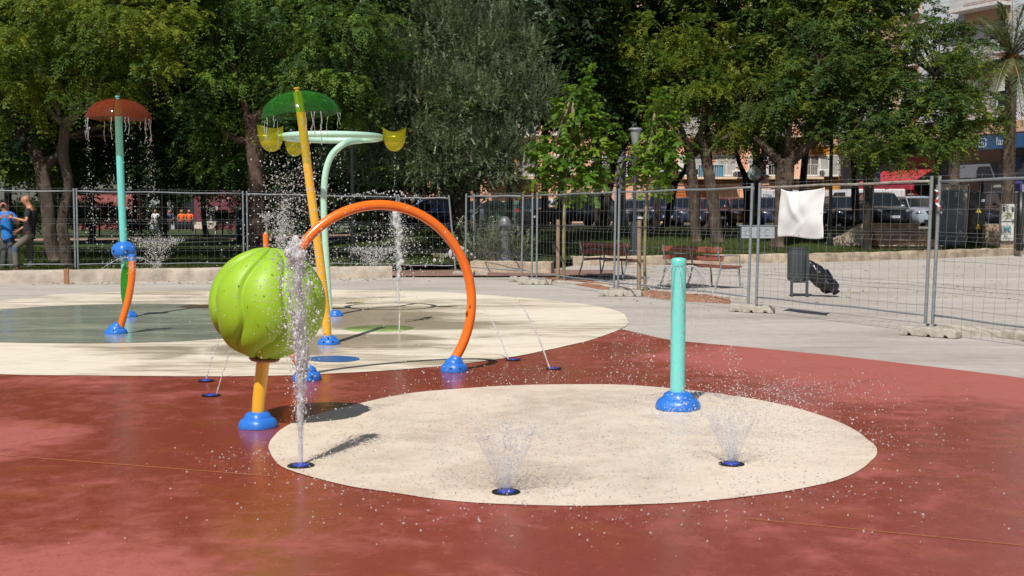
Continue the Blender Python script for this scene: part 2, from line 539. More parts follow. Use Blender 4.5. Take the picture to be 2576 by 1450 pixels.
# terrain beyond the kerb
def sm(a, b, t):
    t = max(0, min(1, (t - a) / (b - a)))
    return t * t * (3 - 2 * t)
def yfront(u):
    ks = [(-1.2, 24.4), (-.42, 25.15), (-.106, 27.3), (-.1, 29.8), (-.03, 30.2), (.03, 30.4), (.06, 34.6), (.25, 36.5), (.44, 43.0), (1.2, 58)]
    for (a, ya), (b, yb) in zip(ks, ks[1:]):
        if u <= b: return ya + (yb - ya) * (u - a) / (b - a)
    return 58
def parkz(x, y):
    u = x / y
    zl = .20 - .35 * sm(40, 110, y)
    zr = .20 + .66 * sm(37, 51, y - 4 * sm(.2, .44, u))
    return zl + (zr - zl) * sm(-.17, -.06, u)
def grass_mat():
    m, nt, b = newmat('lawn_ground')
    pos = coord(nt, (1, 1, 1), 'World')
    a = nz(nt, pos, .7, 5, .6); g = nz(nt, pos, 25, 4, .7)
    col = ramp(nt, a, [(.35, (.030, .048, .012)), (.55, (.05, .075, .014)), (.75, (.10, .10, .03))])
    col = mix(nt, .6, col, ramp(nt, g, [(.3, .5), (.7, 1.0)]), 'MULTIPLY')
    nt.links.new(col, b.inputs['Base Color'])
    b.inputs['Roughness'].default_value = .95
    bump(nt, b, g, .8, .03)
    return m
mb = MB()
us = [-1.2 + i * .02 for i in range(121)]
rows = 44
for u in us:
    y0 = yfront(u)
    for k in range(rows + 1):
        t = (k / rows) ** 1.6
        y = y0 + (230 - y0) * t
        mb.v.append((u * y, y, parkz(u * y, y)))
for i in range(len(us) - 1):
    for k in range(rows):
        a = i * (rows + 1) + k
        mb.f.append((a, a + rows + 1, a + rows + 2, a + 1))
struct('park_lawn', mb, grass_mat(), smooth=True)

def ribbon(name, pts, mat, dz=.02):
    """a flat sheet draped on the park ground: list of (left xy, right xy)"""
    mb = MB()
    for (l, r) in pts:
        for k in range(7):
            t = k / 6
            x = l[0] + (r[0] - l[0]) * t; y = l[1] + (r[1] - l[1]) * t
            mb.v.append((x, y, parkz(x, y) + dz))
    for i in range(len(pts) - 1):
        for k in range(6):
            a = i * 7 + k
            mb.f.append((a, a + 1, a + 8, a + 7))
    o = struct(name, mb, mat)
    if o.data.polygons[0].normal.z < 0: o.data.flip_normals()
    return o
m_asph = simple('asphalt', (.07, .07, .072), .85, var=.2, vs=2, bs=.4, bscale=60)
m_side = simple('pavement_tiles', (.36, .33, .29), .85, var=.15, vs=3)
m_pink = simple('pink_path', (.36, .22, .18), .85, var=.2, vs=2)
ribbon('street', [((x, 53.5), (x, 76)) for x in (-9, 0, 10, 20, 30, 42, 60, 90)], m_asph, .03)
ribbon('street_kerb_pavement', [((x, 51.3), (x, 53.4)) for x in (-7, 0, 10, 20, 30, 42)], m_side, .06)
ribbon('far_pavement', [((x, 76.2), (x, 80)) for x in (-9, 0, 10, 20, 30, 42, 60, 90)], m_side, .12)
ribbon('pink_park_path', [((-34, 58), (-34, 66)), ((-26, 58), (-26, 66)), ((-18, 60), (-18, 67)), ((-9, 62), (-9, 69))], m_pink, .03)
mb = MB()
q = [(-3.0, 27.2), (2.4, 27.2), (2.6, 30.2), (-3.2, 30.2)]
mb.add([(x, y, .035) for x, y in q], [(0, 1, 2, 3)])
struct('paver_path', mb, simple('red_pavers', (.24, .14, .11), .85, var=.3, vs=5))
# dirt beds with orange soil by the young trees
m_soil = simple('orange_soil', (.30, .145, .085), .95, var=.45, vs=9, bs=.9, bscale=25)
def bed(name, pts, z=.0, h=.05, seed=0):
    c = sum((Vector(p) for p in pts), Vector((0, 0))) / len(pts)
    mb = MB(); random.seed(seed)
    rings = [(1.0, .0), (.9, .5), (.65, .9), (.3, 1.0)]
    n = 40
    out = []
    P2 = [Vector(p) for p in pts]
    for i in range(n):
        t = i / n * len(P2); k = int(t); f = t - k
        out.append(P2[k % len(P2)].lerp(P2[(k + 1) % len(P2)], f))
    for (s, hh) in rings:
        for p in out:
            q = c + (p - c) * (s * random.uniform(.96, 1.03))
            mb.v.append((q.x, q.y, z + .004 + h * hh * random.uniform(.5, 1.3)))
    mb.v.append((c.x, c.y, z + h))
    for r_ in range(3):
        for i in range(n):
            j = (i + 1) % n
            mb.f.append((r_ * n + i, r_ * n + j, r_ * n + n + j, r_ * n + n + i))
    for i in range(n):
        mb.f.append((3 * n + i, 3 * n + (i + 1) % n, 4 * n))
    o = struct(name, mb, m_soil, smooth=True)
    return o
bed('soil_bed', [gp(1370, 699), gp(1545, 718), gp(1530, 732), gp(1440, 716), gp(1375, 706)], seed=1)
bed('soil_bed', [gp(1590, 730), gp(1700, 742), gp(1840, 752), gp(1835, 765), gp(1700, 757), gp(1600, 744)], seed=2)
bed('soil_bed', [gp(2540, 846), gp(2700, 858), gp(2760, 880), gp(2600, 872)], seed=3)

# low kerbs and walls (each a thing of its own)
def wallrun(name, label, cat, pts, w, h, mat, z0=0.0, seed=0, group=None, rough=.012, step=.25):
    """a low wall along world points, subdivided and slightly uneven"""
    random.seed(seed)
    pts = [Vector((p[0], p[1], 0)) for p in pts]
    path = []
    for a, b in zip(pts, pts[1:]):
        n = max(1, int((b - a).length / step))
        path += [a.lerp(b, k / n) for k in range(n)]
    path.append(pts[-1])
    mb = MB()
    prof = [(-w / 2, 0), (-w / 2, h * .55), (-w / 2 + .01, h - .02), (-w / 2 + .03, h), (0, h), (w / 2 - .03, h), (w / 2, h - .03), (w / 2, 0)]
    K = len(prof)
    for i, p in enumerate(path):
        d = (path[min(i + 1, len(path) - 1)] - path[max(i - 1, 0)]).normalized()
        s = Vector((d.y, -d.x, 0))
        for (o, z) in prof:
            q = p + s * (-o)
            rr = rough if z > 0 else 0
            mb.v.append((q.x + random.uniform(-rr, rr), q.y + random.uniform(-rr, rr), z0 + z + random.uniform(-rr, rr)))
    for i in range(len(path) - 1):
        for k in range(K - 1):
            a = i * K + k
            mb.f.append((a, a + K, a + K + 1, a + 1))
    mb.f.append(tuple(range(K)))
    mb.f.append(tuple((len(path) - 1) * K + k for k in range(K - 1, -1, -1)))
    o = mb.build(name, mat, smooth=True, auto=40)
    return tag(o, label, cat, group)
wallrun('concrete_kerb', 'long rough beige concrete kerb at the foot of the left mesh fence', 'kerb', [(-22, 24.1), (-10.5, 24.95), (-2.8, 27.1)], .35, .27, M['kerb'], seed=1)
wallrun('concrete_kerb', 'thin low grey kerb along the soil bed at the foot of the right fence', 'kerb', [gp(1400, 712), gp(1560, 727), gp(1700, 741), gp(1880, 758)], .10, .06, M['conc_blk'], seed=2)
wallrun('concrete_kerb', 'broken pale kerb stones at the right edge beside soil and fence foot', 'kerb', [gp(2390, 838), gp(2520, 850), gp(2700, 872)], .14, .10, M['conc_blk'], seed=5, rough=.02)
wallrun('stone_wall', 'short low stone wall under the grey iron column and pale shrub', 'wall', [(-.98, 29.3), (1.0, 28.6)], .3, .30, M['stone'], seed=3, rough=.02)
wallrun('stone_wall', 'long low stone wall holding up the lawn behind the benches', 'wall', [(1.7, 33.6), (4.5, 34.2), (9.2, 36.0), (13.5, 38.8), (18.5, 42.6), (30, 51)], .35, .26, M['stone'], seed=4, rough=.022)

# ---------------------------------------------------------------- fountain play equipment
def base_dome(parent, loc, r, h, tilt=None, holes=(), name='base'):
    prof = [(r, 0), (r * 1.0, h * .10), (r * .97, h * .30), (r * .88, h * .50), (r * .76, h * .60), (r * .70, h * .62), (r * .68, h * .68), (r * .62, h * .86), (r * .48, h * .97), (r * .30, h * 1.0), (.001, h)]
    mb = MB()
    lob = lambda a, z: 1 + .035 * math.cos(5 * a + z * 9)
    mb.lathe(prof, 40, tilt, lob)
    o = mb.build(name, M['blue'], parent, smooth=True, loc=loc, auto=50)
    for (az, el) in holes:
        hb = MB()
        rr = r * (.93 if el < .5 else .72)
        c = Vector((rr * math.cos(az), rr * math.sin(az), h * el))
        if tilt: c = tilt @ c
        hb.ball(c, r * .085, 10, 6)
        hb.build('bolt_hole', M['dark'], o, smooth=True)
    return o
def ellipse_cap(parent, pos, r, name='nozzle_ring'):
    mb = MB(); mb.lathe([(r, 0), (r, .004), (r * .96, .006), (r * .62, .006), (r * .6, .005)], 32)
    return mb.build(name, M['black'], parent, smooth=True, loc=pos, auto=40)
def nozzle(pos, r, label, group='floor water nozzles'):
    t = thing('floor_nozzle', label, 'nozzle', (pos.x, pos.y, .009), 0, group)
    ellipse_cap(t, (0, 0, 0), r, 'rim')
    mb = MB(); mb.lathe([(r * .62, .004), (r * .60, .009), (r * .45, .011), (.001, .010)], 28)
    mb.build('cap', M['blue_dark'], t, smooth=True)
    return t

# 1 lime ball on yellow pole
bp = G(649, 1076)
t = thing('spray_ball', 'lime green lobed plastic ball on a short yellow pole', 'splash pad feature', (bp.x, bp.y, .006))
base_dome(t, (0, 0, 0), .132, .105)
Mt = Matrix.Rotation(R(4.5), 4, 'Y') @ Matrix.Rotation(R(3), 4, 'X')
mb = MB(); mb.tube([(0, 0, .05), (.010, -.0, .20), (.03, 0, .36), (.042, 0, .46), (.05, 0, .52)], .0445, 24)
mb.build('pole', M['yellow'], t, smooth=True, auto=60)
def ball_r(th, ph, Rb=.376):
    n = 8
    tw = .9 * math.sin(ph * 1.0) ** 2 * (1 if ph < 0 else -.25) + .10 * math.sin(3 * ph)
    q = ((th + tw + 1.02) * n / (2 * PI)) % 1.0
    amp = math.cos(ph) ** .7 if abs(ph) < PI / 2 else 0
    # overlapping petals: rises gently, drops sharply at the seam
    saw = q ** .8 if q < .9 else (1 - (q - .9) / .1) ** 1.6
    lump = math.sin(PI * min(q / .9, 1)) ** .7
    return Rb * (1 + amp * (.070 * saw + .062 * lump - .068))
mb = MB(); nu, nv = 224, 72
for j in range(nv + 1):
    ph = (j / nv - .5) * PI * .999
    for i in range(nu):
        th = 2 * PI * i / nu
        r = ball_r(th, ph)
        v = Vector((r * math.cos(ph) * math.cos(th), r * math.cos(ph) * math.sin(th), r * math.sin(ph) * 1.0))
        mb.v.append(tuple(Mt @ v))
for j in range(nv):
    for i in range(nu):
        k = (i + 1) % nu
        mb.f.append((j * nu + i, j * nu + k, (j + 1) * nu + k, (j + 1) * nu + i))
mb.build('ball', M['ball'], t, smooth=True, loc=(.078, 0, .845))
mb = MB(); mb.lathe([(.03, -.012), (.095, -.012), (.105, 0), (.07, .012), (.03, .014)], 28, Mt)
mb.build('collar', simple('ball_collar', (.33, .13, .08), .4), t, smooth=True, loc=(.05, 0, .468))
BALL_C = Vector((bp.x + .078, bp.y, .85))

# 2 orange hoop
hl, hr = G(767, 958), G(1143, 935)
org = (hl + hr) / 2
t = thing('spray_hoop', 'big orange tube hoop with two blue feet behind the lime ball', 'splash pad feature', (org.x, org.y, .006))
S_ = FPX / ((hl.y + hr.y) / 2)
def hp(x, y):
    tt = (x - 767) / (1143 - 767)
    Yd = hl.y + (hr.y - hl.y) * tt
    return P(x, y, Yd) - Vector((org.x, org.y, .006))
# a true circle arc in the plane of the feet
c0 = hp(957, 767); ex = (hr - hl).normalized()
Rr = 250 / S_
pts = []
for k in range(61):
    a = R(-41) + (R(221) - R(-41)) * k / 60
    pts.append(c0 + ex * (Rr * math.cos(a)) + Vector((0, 0, Rr * 1.005 * math.sin(a))))
mb = MB(); mb.tube(pts, .0445, 20)
mb.build('hoop_tube', M['orange'], t, smooth=True, auto=60)
print('hoop ends', pts[0] + org, pts[-1] + org, 'bases', hr, hl)
e0, e1 = pts[0], pts[-1]
for (e, sgn) in ((e0, 1), (e1, -1)):
    TL = Matrix.Rotation(R(14 * -sgn), 4, 'Y')
    gx = e.x + (.035 if sgn > 0 else -.01)
    base_dome(t, (gx, e.y, 0), .125, .12, None, [(R(-100), .32), (R(-60), .3)], 'base')
    base_dome(t, (gx + sgn * .0, e.y, .045), .088, .10, Matrix.Rotation(R(20 * sgn), 4, 'Y'), [(R(-110), .55)], 'collar')
mb = MB()
for dx in (0, 1):
    a = R(-3 if dx == 0 else -7)
    q = c0 + ex * (Rr * math.cos(a)) + Vector((0, 0, Rr * math.sin(a))) + Vector((-.01 - .028 * dx, -.036, 0))
    mb.ball(q, .011, 10, 6, (1, 1, 2.6))
mb.build('spray_slot', simple('slot_orange', (.25, .05, .01), .5), t, smooth=True)

# 3 yellow pole with green umbrella
def umbrella(name, label, base, pole_pts, pole_r, pole_mat, rim_l, rim_r, top, mat, Yc, basr, tip_mat, extra_tilt=0, depth=None):
    t = thing(name, label, 'splash pad feature', (base.x, base.y, .01))
    O = Vector((base.x, base.y, .01))
    base_dome(t, (0, 0, 0), basr, basr * .78, None, [(R(-110), .35), (R(-60), .35), (R(-85), .78)])
    pp = smooth_path([p - O for p in pole_pts], 6)
    mb = MB(); mb.tube(pp, pole_r, 20)
    mb.build('pole', pole_mat, t, smooth=True, auto=60)
    L, Rg, T = P(*rim_l, Yc), P(*rim_r, Yc), P(*top, Yc)
    c = (L + Rg) / 2
    rad = (Rg - L).length / 2
    hgt = (T - c).length
    ax = (T - c).normalized()
    xx = (Rg - L).normalized()
    yy = ax.cross(xx).normalized()
    n = 8
    mb = MB()
    vs = []
    rings, segs = 14, 96
    for j in range(rings + 1):
        f = j / rings
        el = f * PI / 2 * .93
        rr, zz = rad * (math.sin(el) / math.sin(PI / 2 * .93)) ** .86, hgt * (1 - (1 - math.cos(el)) / (1 - math.cos(PI / 2 * .93)))
        for k in range(segs):
            a = 2 * PI * k / segs
            q = (k / segs * n) % 1.0
            sc = 1 - .035 * f * math.sin(PI * q)
            zz2 = zz + .02 * rad * f * math.sin(PI * q)
            vs.append(c - O + xx * (rr * sc * math.cos(a + R(10))) + yy * (rr * sc * math.sin(a + R(10))) + ax * zz2)
    fs = []
    for j in range(rings):
        for k in range(segs):
            k2 = (k + 1) % segs
            fs.append((j * segs + k, j * segs + k2, (j + 1) * segs + k2, (j + 1) * segs + k))
    mb.add(vs, fs)
    can = mb.build('canopy', mat, t, smooth=True)
    # raised seams between the panels
    for s in range(n):
        mbs = MB()
        k = int(round(s * segs / n))
        mbs.tube([vs[j * segs + k] + ax * .003 for j in range(1, rings + 1)], .004, 6)
        mbs.build('seam', mat, can, smooth=True)
    mb = MB(); mb.tube([T - O - ax * .03, T - O + ax * .03], .026, 14); mb.tube([T - O + ax * .03, T - O + ax * .045], .035, 14)
    mb.build('tip', tip_mat, t, smooth=True, auto=40)
    return t, c, rad, ax, xx, yy, hgt
ub = G(827, 868)
YU = ub.y
pole = [(824, 866), (823, 840), (818, 770), (809, 690), (799, 610), (787, 520), (775, 430), (764, 340), (753, 262), (748, 232)]
green_u = umbrella('spray_umbrella', 'green clear umbrella on a leaning yellow pole', ub, [P(x, y, YU) for x, y in pole], .049, M['yellow'],
    (659, 303), (858, 283), (748, 231), M['green_tint'], YU, .125, M['yellow'])
rb = G(325, 800)
YR = rb.y
polr = [(324, 798), (318, 720), (312, 630), (305, 480), (300, 350), (297, 255)]
red_u = umbrella('spray_umbrella', 'red clear umbrella on an aqua pole above a blue ball', rb, [P(x, y, YR) for x, y in polr], .051, M['teal'],
    (217, 300), (379, 301), (296, 250), M['red_tint'], YR, .115, M['teal'])
O = Vector((rb.x, rb.y, .01))
bc = P(312, 631, YR) - O
mb = MB()
prof = [(math.cos(PI * (i / 16 - .5)) * .165 + 1e-4, math.sin(PI * (i / 16 - .5)) * .135) for i in range(17)]
mb.lathe(prof, 48, Matrix.Translation(bc), lambda a, z: 1 + .05 * math.cos(5 * a + .6))
blb = mb.build('blue_ball', M['blue'], red_u[0], smooth=True)
for az in (-130, -60):
    mb = MB(); mb.ball(bc + Vector((.163 * math.cos(R(az)), .163 * math.sin(R(az)), 0)), .016, 10, 6)
    mb.build('spray_hole', M['dark'], blb, smooth=True)

# 4 mint pole with ring and yellow buckets
mbz = G(838, 797)
YM = mbz.y
t = thing('bucket_frame', 'mint green curved pole carrying a ring of yellow tipping buckets', 'splash pad feature', (mbz.x, mbz.y, .01))
O = Vector((mbz.x, mbz.y, .01))
base_dome(t, (.03, 0, 0), .115, .085, None, [(R(-70), .35)])
rc = P(835, 346, YM)
RG = 122 / (FPX / YM)
ppts = [(830, 796), (826, 740), (820, 640), (815, 540), (815, 480), (820, 430), (834, 392), (858, 367), (885, 356)]
pp = [P(x, y, YM) - O for x, y in ppts]
endp = rc - O + Vector((RG * .5, RG * .82, -.005))
pp[-1] = P(880, 357, YM + .25) - O
pp.append(endp)
mb = MB(); mb.tube(smooth_path(pp, 8), .046, 18)
mb.build('pole', M['mint'], t, smooth=True, auto=60)
mb = MB()
ring = [rc - O + Vector((RG * math.cos(a), RG * math.sin(a), 0)) for a in [2 * PI * k / 64 for k in range(65)]]
mb.tube(ring, .044, 16, cap=False)
mb.build('ring', M['mint'], t, smooth=True)
def bucket(cx, cy, cz, s, rot, out):
    """clear bucket with two pointed lips; body hangs from an axle"""
    mb = MB()
    seg, rings = 40, 12
    for j in range(rings + 1):
        f = j / rings
        for k in range(seg):
            a = 2 * PI * k / seg
            r = s * (.02 + .74 * math.sin(min(1, f * 1.25) * PI / 2) ** .75) * (1 + .0 * f)
            lip = (abs(math.cos(a)) ** 2.0) * .38 * s * max(0, (f - .5) / .5) ** 1.4
            z = s * (-1.05 + 1.35 * f ** 1.5) + lip
            rx = r * (1 + .22 * max(0, f - .5) * abs(math.cos(a)))
            mb.v.append((rx * math.cos(a), r * .9 * math.sin(a), z))
    for j in range(rings):
        for k in range(seg):
            k2 = (k + 1) % seg
            mb.f.append((j * seg + k, j * seg + k2, (j + 1) * seg + k2, (j + 1) * seg + k))
    mb.f.append(tuple(range(seg - 1, -1, -1)))
    o = mb.build('bucket', M['yellow_tint'], t, smooth=True, loc=(cx, cy, cz))
    o.rotation_euler = rot
    wb = MB()
    prof = []
    for j in range(0, 8):
        f = j / rings
        prof.append((s * (.02 + .74 * math.sin(min(1, f * 1.25) * PI / 2) ** .75) * .965, s * (-1.04 + 1.35 * f ** 1.5)))
    wb.lathe(prof, 32, Matrix.Diagonal((1, .9, 1, 1)))
    wb.build('water', M['bucket_water'], o, smooth=True, auto=40)
    ab = MB(); ab.tube([(-s * .9, 0, .0), (s * .9, 0, .0)], .008, 8)
    ab.build('axle', M['steel'], o, smooth=True)
    return o
sz = .20
b1 = P(992, 344, YM) - O
BK1 = b1 + O
bucket(b1.x, b1.y, b1.z, sz, (0, 0, 0), 1)
b2 = P(681, 342, YM - .35) - O
bucket(b2.x, b2.y, b2.z, .215, (R(-12), 0, R(25)), 1)
b3 = P(741, 358, YM + .75) - O
bucket(b3.x, b3.y, b3.z, sz, (0, 0, R(80)), 1)
mb = MB()
mb.tube([rc - O + Vector((RG, 0, 0)), b1 + Vector((-sz * .85, 0, 0))], .019, 10)
mb.build('arm', M['mint'], t, smooth=True)
mb = MB()
mb.tube([rc - O + Vector((-RG * .9, -RG * .4, 0)), b2 + Vector((.1, 0.02, 0))], .019, 10)
mb.build('arm', M['mint'], t, smooth=True)
mb = MB()
mb.tube([rc - O + Vector((-RG * .6, RG * .8, 0)), b3 + Vector((0, -.08, 0))], .019, 10)
mb.build('arm', M['mint'], t, smooth=True)

# 5 orange curved sprayer with green leaf plate
ob = G(292, 842)
YO = ob.y
t = thing('curved_sprayer', 'curved orange tube with a green leaf plate and a blue cap', 'splash pad feature', (ob.x, ob.y, .012))
O = Vector((ob.x, ob.y, .012))
base_dome(t, (0, 0, 0), .135, .10, None, [(R(-85), .45)])
base_dome(t, (.01, 0, .05), .09, .085, Matrix.Rotation(R(16), 4, 'Y'), [(R(-125), .5)], 'collar')
cp = [(299, 836), (310, 800), (320, 765), (328, 725), (332, 690), (333, 655)]
pp = smooth_path([P(x, y, YO) - O for x, y in cp], 6)
mb = MB(); mb.tube(pp, .043, 18)
mb.build('tube', M['orange'], t, smooth=True, auto=60)
mb = MB(); mb.tube([pp[-1] - Vector((0, 0, .005)), pp[-1] + Vector((0, 0, .06)), pp[-1] + Vector((0, 0, .072))], [.047, .047, .036], 20)
mb.build('cap', M['blue'], t, smooth=True, auto=40)
lp = [(329, 656), (318, 659), (309, 670), (304, 690), (303, 715), (304, 740), (308, 765), (311, 780), (316, 778), (322, 750), (327, 715), (330, 690)]
wl = [P(x, y, YO + .06) - O for x, y in lp]
mb = MB()
n = len(wl)
mb.add(wl + [w + Vector((0, .025, 0)) for w in wl], [tuple(range(n)), tuple(range(2 * n - 1, n - 1, -1))] + [(i, n + i, n + (i + 1) % n, (i + 1) % n) for i in range(n)])
mb.build('leaf_plate', M['leafgreen'], t)
for (x, y) in ((325, 670), (317, 749)):
    mb = MB(); mb.ball(P(x, y, YO - .0) - O, .02, 12, 8)
    mb.build('bolt', M['steel'], t, smooth=True)

# 6 orange nozzle post behind the ball
nb = G(672, 755)
t = thing('nozzle_post', 'small orange post with a spraying top just behind the lime ball', 'splash pad feature', (nb.x, nb.y, .01))
O = Vector((nb.x, nb.y, .01))
base_dome(t, (0, 0, 0), .11, .08)
tp = P(668, 592, nb.y) - O
mb = MB(); mb.tube([(0, 0, .04), (.0, 0, .5), tp], .046, 16); mb.ball(tp, .046, 16, 10)
mb.build('post', M['orange'], t, smooth=True, auto=60)
mb = MB(); mb.lathe([(.025, 0), (.022, .014), (.001, .016)], 14, Matrix.Translation(tp + Vector((0, 0, .04))))
mb.build('nozzle', simple('pale_nozzle', (.6, .5, .35), .5), t, smooth=True)

# 7 aqua bollard
tb = G(1704, 1031)
t = thing('spray_bollard', 'aqua round bollard with a blue dome foot on the cream circle', 'splash pad feature', (tb.x, tb.y, .012))
O = Vector((tb.x, tb.y, .012))
YT = tb.y
base_dome(t, (0, 0, 0), .168, .125)
top = P(1704, 671, YT).z - .012
mb = MB(); mb.lathe([(.055, .06), (.055, top - .0), (.0535, top + .001)], 36)
mb.build('post', M['teal'], t, smooth=True, auto=40)
mb = MB(); mb.lathe([(.056, top + .004), (.0575, top + .008), (.0575, top + .040), (.054, top + .054), (.044, top + .063), (.02, top + .067), (.001, top + .0675)], 36)
mb.build('cap', M['teal'], t, smooth=True, auto=50)
BOLL = (tb, top)

# floor nozzles
caps = [((757, 1176), .078, 'flat blue nozzle under the thick white jet by the cream edge'),
        ((1273, 1243), .075, 'nearest flat nozzle, black rim, under the larger water cone'),
        ((1840, 1172), .075, 'flat nozzle in the circle right part under the smaller water cone'),
        ((531, 998), .075, 'blue nozzle in the red floor, nearer of the two left thin jets'),
        ((518, 961), .07, 'blue nozzle in the red floor at the cream border, farther left thin jet'),
        ((1291, 908), .075, 'blue nozzle right of the hoop foot at the cream border'),
        ((1393, 930), .075, 'blue nozzle on the red floor farthest right of the hoop foot')]
for (c, r, lb) in caps:
    nozzle(G(*c), r, lb)

# ---------------------------------------------------------------- mesh fence
def fence_panel(a, b, za, zb, label, hgt=1.80, lean=(0, 0), rust=False, posts=(True, True), seed=0):
    """site fence panel between two posts: rails, folded welded mesh, two tube posts"""
    random.seed(seed)
    a = Vector((a[0], a[1], 0)); b = Vector((b[0], b[1], 0))
    L = (b - a).length
    rz = math.atan2((b - a).y, (b - a).x)
    t = thing('fence_panel', label, 'mesh fence', (a.x, a.y, za), rz, 'site fence panels')
    dz = zb - za
    zat = lambda x, z: z + dz * x / L
    tilt = lambda x, z: (lean[0] + (lean[1] - lean[0]) * x / L) * z
    for i, x in enumerate((0.0, L)):
        if posts[i]:
            mb = MB(); mb.tube([(x + tilt(x, 0), 0, zat(x, 0)), (x + tilt(x, hgt), 0, zat(x, hgt))], .021, 10)
            mb.build('post', M['galv'], t, smooth=True, auto=60)
    ztop, zbot = hgt - .065, .11
    mb = MB()
    nn = 10
    sag = [0.006 * math.sin(k * 1.3 + seed) for k in range(nn + 1)]
    mb.tube([(L * k / nn + tilt(L * k / nn, ztop), 0, zat(L * k / nn, ztop) + sag[k]) for k in range(nn + 1)], .016, 8)
    mb.build('top_rail', M['rustrail'] if rust else M['galv'], t, smooth=True)
    mb = MB(); mb.tube([(L * k / nn + tilt(L * k / nn, zbot), 0, zat(L * k / nn, zbot) - sag[k]) for k in range(nn + 1)], .013, 8)
    mb.build('bottom_rail', M['galv'], t, smooth=True)
    folds = (.42, 1.02, 1.62 if False else 99)
    prof = []
    z = .04
    for zz, yy in ((.04, 0), (.40, 0), (.45, .020), (.50, 0), (1.02, 0), (1.07, .020), (1.12, 0), (ztop - .03, 0.01), (ztop + .02, .028), (hgt + .02, .03)):
        prof.append((zz, yy))
    nw = int(L / .165)
    mb = MB()
    for i in range(nw + 1):
        x = L * (i + .0) / nw
        if i in (0, nw): continue
        jx = random.uniform(-.006, .006)
        mb.tube([(x + tilt(x, zz) + jx * math.sin(zz * 5 + i), yy + .012 * math.sin(x * 1.7 + seed + zz), zat(x, zz)) for zz, yy in prof], .0021, 4, cap=False)
    for zz, yy in ((.22, 0), (.40, 0), (.455, .020), (.50, 0), (.78, 0), (1.02, 0), (1.075, .020), (1.12, 0), (1.40, 0), (ztop - .04, .006), (hgt - .005, .03)):
        mb.tube([(L * k / 8 + tilt(L * k / 8, zz), yy + .012 * math.sin(L * k / 8 * 1.7 + seed + zz), zat(L * k / 8, zz) + .004 * math.sin(k * 2 + zz * 9 + seed)) for k in range(9)], .0021, 4, cap=False)
    mb.build('wire_mesh', M['wire'], t)
    return t
def dpos(x, ybot, Y, z):
    q = P(x, ybot, Y)
    return (q.x, q.y)
fl = 'wire mesh fence panel '
FZ = .24
def at(x, Y): return ((x - 1288) / FPX * Y, Y)
fence_panel(at(-230, 25.4), at(189, 26.2), FZ, FZ, fl + 'behind the two standing men at the left picture edge', seed=1)
fence_panel(at(196, 26.2), at(613, 27.6), FZ, FZ - .03, fl + 'behind the red umbrella between its two posts', seed=2)
fence_panel(at(623, 27.7), at(999, 28.6), FZ - .03, FZ - .1, fl + 'behind the green umbrella and the lime ball', seed=3)
fence_panel(at(1005, 28.5), at(1146, 28.2), FZ - .12, FZ - .12, fl + 'under the hoop with a post that leans to the left', lean=(0, -.09), seed=4)
fence_panel(at(1171, 27.2), at(1312, 25.6), .14, .12, fl + 'short view between the hoop and the iron column, front one', lean=(.02, .03), seed=5)
fence_panel(at(1192, 30.2), at(1338, 25.0), .2, .12, fl + 'seen nearly edge-on behind another, brown rusty top rail', rust=True, lean=(.02, .03), seed=6)
fence_panel(at(1350, 24.6), at(1545, 21.2), .12, .12, fl + 'in front of the first young tree and first bench', lean=(.02, .03), seed=7)
fence_panel(at(1555, 21.1), at(1884, 17.6), .12, .12, fl + 'in front of the second young tree and second bench', lean=(.02, .035), seed=8)
fence_panel(at(1904, 17.4), at(2332, 14.3), .12, .12, fl + 'that carries the white canvas', rust=True, lean=(.03, .03), seed=9)
fence_panel(at(2350, 14.2), (6.35, 10.9), .12, .10, fl + 'at the right picture edge before the metal cabinets', lean=(.04, .03), seed=10)

def foot_block(x, y, rz, label, seed=0, n=1):
    random.seed(seed)
    t = MB()
    L, W, H = .44, .2, .11
    prof = [(-L / 2, 0), (-L / 2, H * .75), (-L / 2 + .03, H), (-.05, H), (-.03, H * .82), (.03, H * .82), (.05, H), (L / 2 - .03, H), (L / 2, H * .75), (L / 2, 0), (L * .30, 0), (L * .27, .03), (L * .2, .03), (L * .17, 0), (-L * .17, 0), (-L * .2, .03), (-L * .27, .03), (-L * .30, 0)]
    Mx = Matrix.Rotation(R(90), 4, 'X')
    t.prism([(p[0] + random.uniform(-.006, .006), max(0, p[1] + (random.uniform(-.006, .006) if p[1] > 0 else 0))) for p in prof], -W / 2, W / 2, Mx)
    o = t.build('concrete_block', M['conc_blk'], None, loc=(x, y, .002))
    o.rotation_euler = (0, 0, rz)
    bv = o.modifiers.new('bevel', 'BEVEL'); bv.width = .012; bv.segments = 2
    return tag(o, label, 'fence foot', 'concrete feet of the site fence')
ang = lambda a, b: math.atan2(b[1] - a[1], b[0] - a[0])
for i, (x, Y, rz, lb) in enumerate([
    (2318, 14.05, -.55, 'grey concrete foot under the rightmost fence post pair, left half'),
    (2370, 13.85, -.75, 'grey concrete foot under the rightmost fence post pair, right half'),
    (1872, 17.55, -.15, 'pale concrete foot behind the aqua bollard, left half of its pair'),
    (1912, 17.35, -.35, 'pale concrete foot behind the aqua bollard, right half of its pair'),
    (1537, 20.9, -.15, 'pale concrete foot by the first soil bed, left half of its pair'),
    (1585, 20.9, -.2, 'pale concrete foot by the first soil bed, right half of its pair'),
    (1330, 24.4, -.1, 'small pale concrete foot right of the hoop, left one'),
    (1362, 24.4, -.1, 'small pale concrete foot right of the hoop, beside the stake'),
    (1306, 25.5, .1, 'small pale concrete foot under the iron column'),
    (1162, 28.0, 0, 'small pale concrete foot in the gap of the fence, left half'),
    (1205, 27.8, 0, 'small pale concrete foot in the gap of the fence, right half')]):
    q = at(x, Y)
    foot_block(q[0], q[1], rz, lb, i)
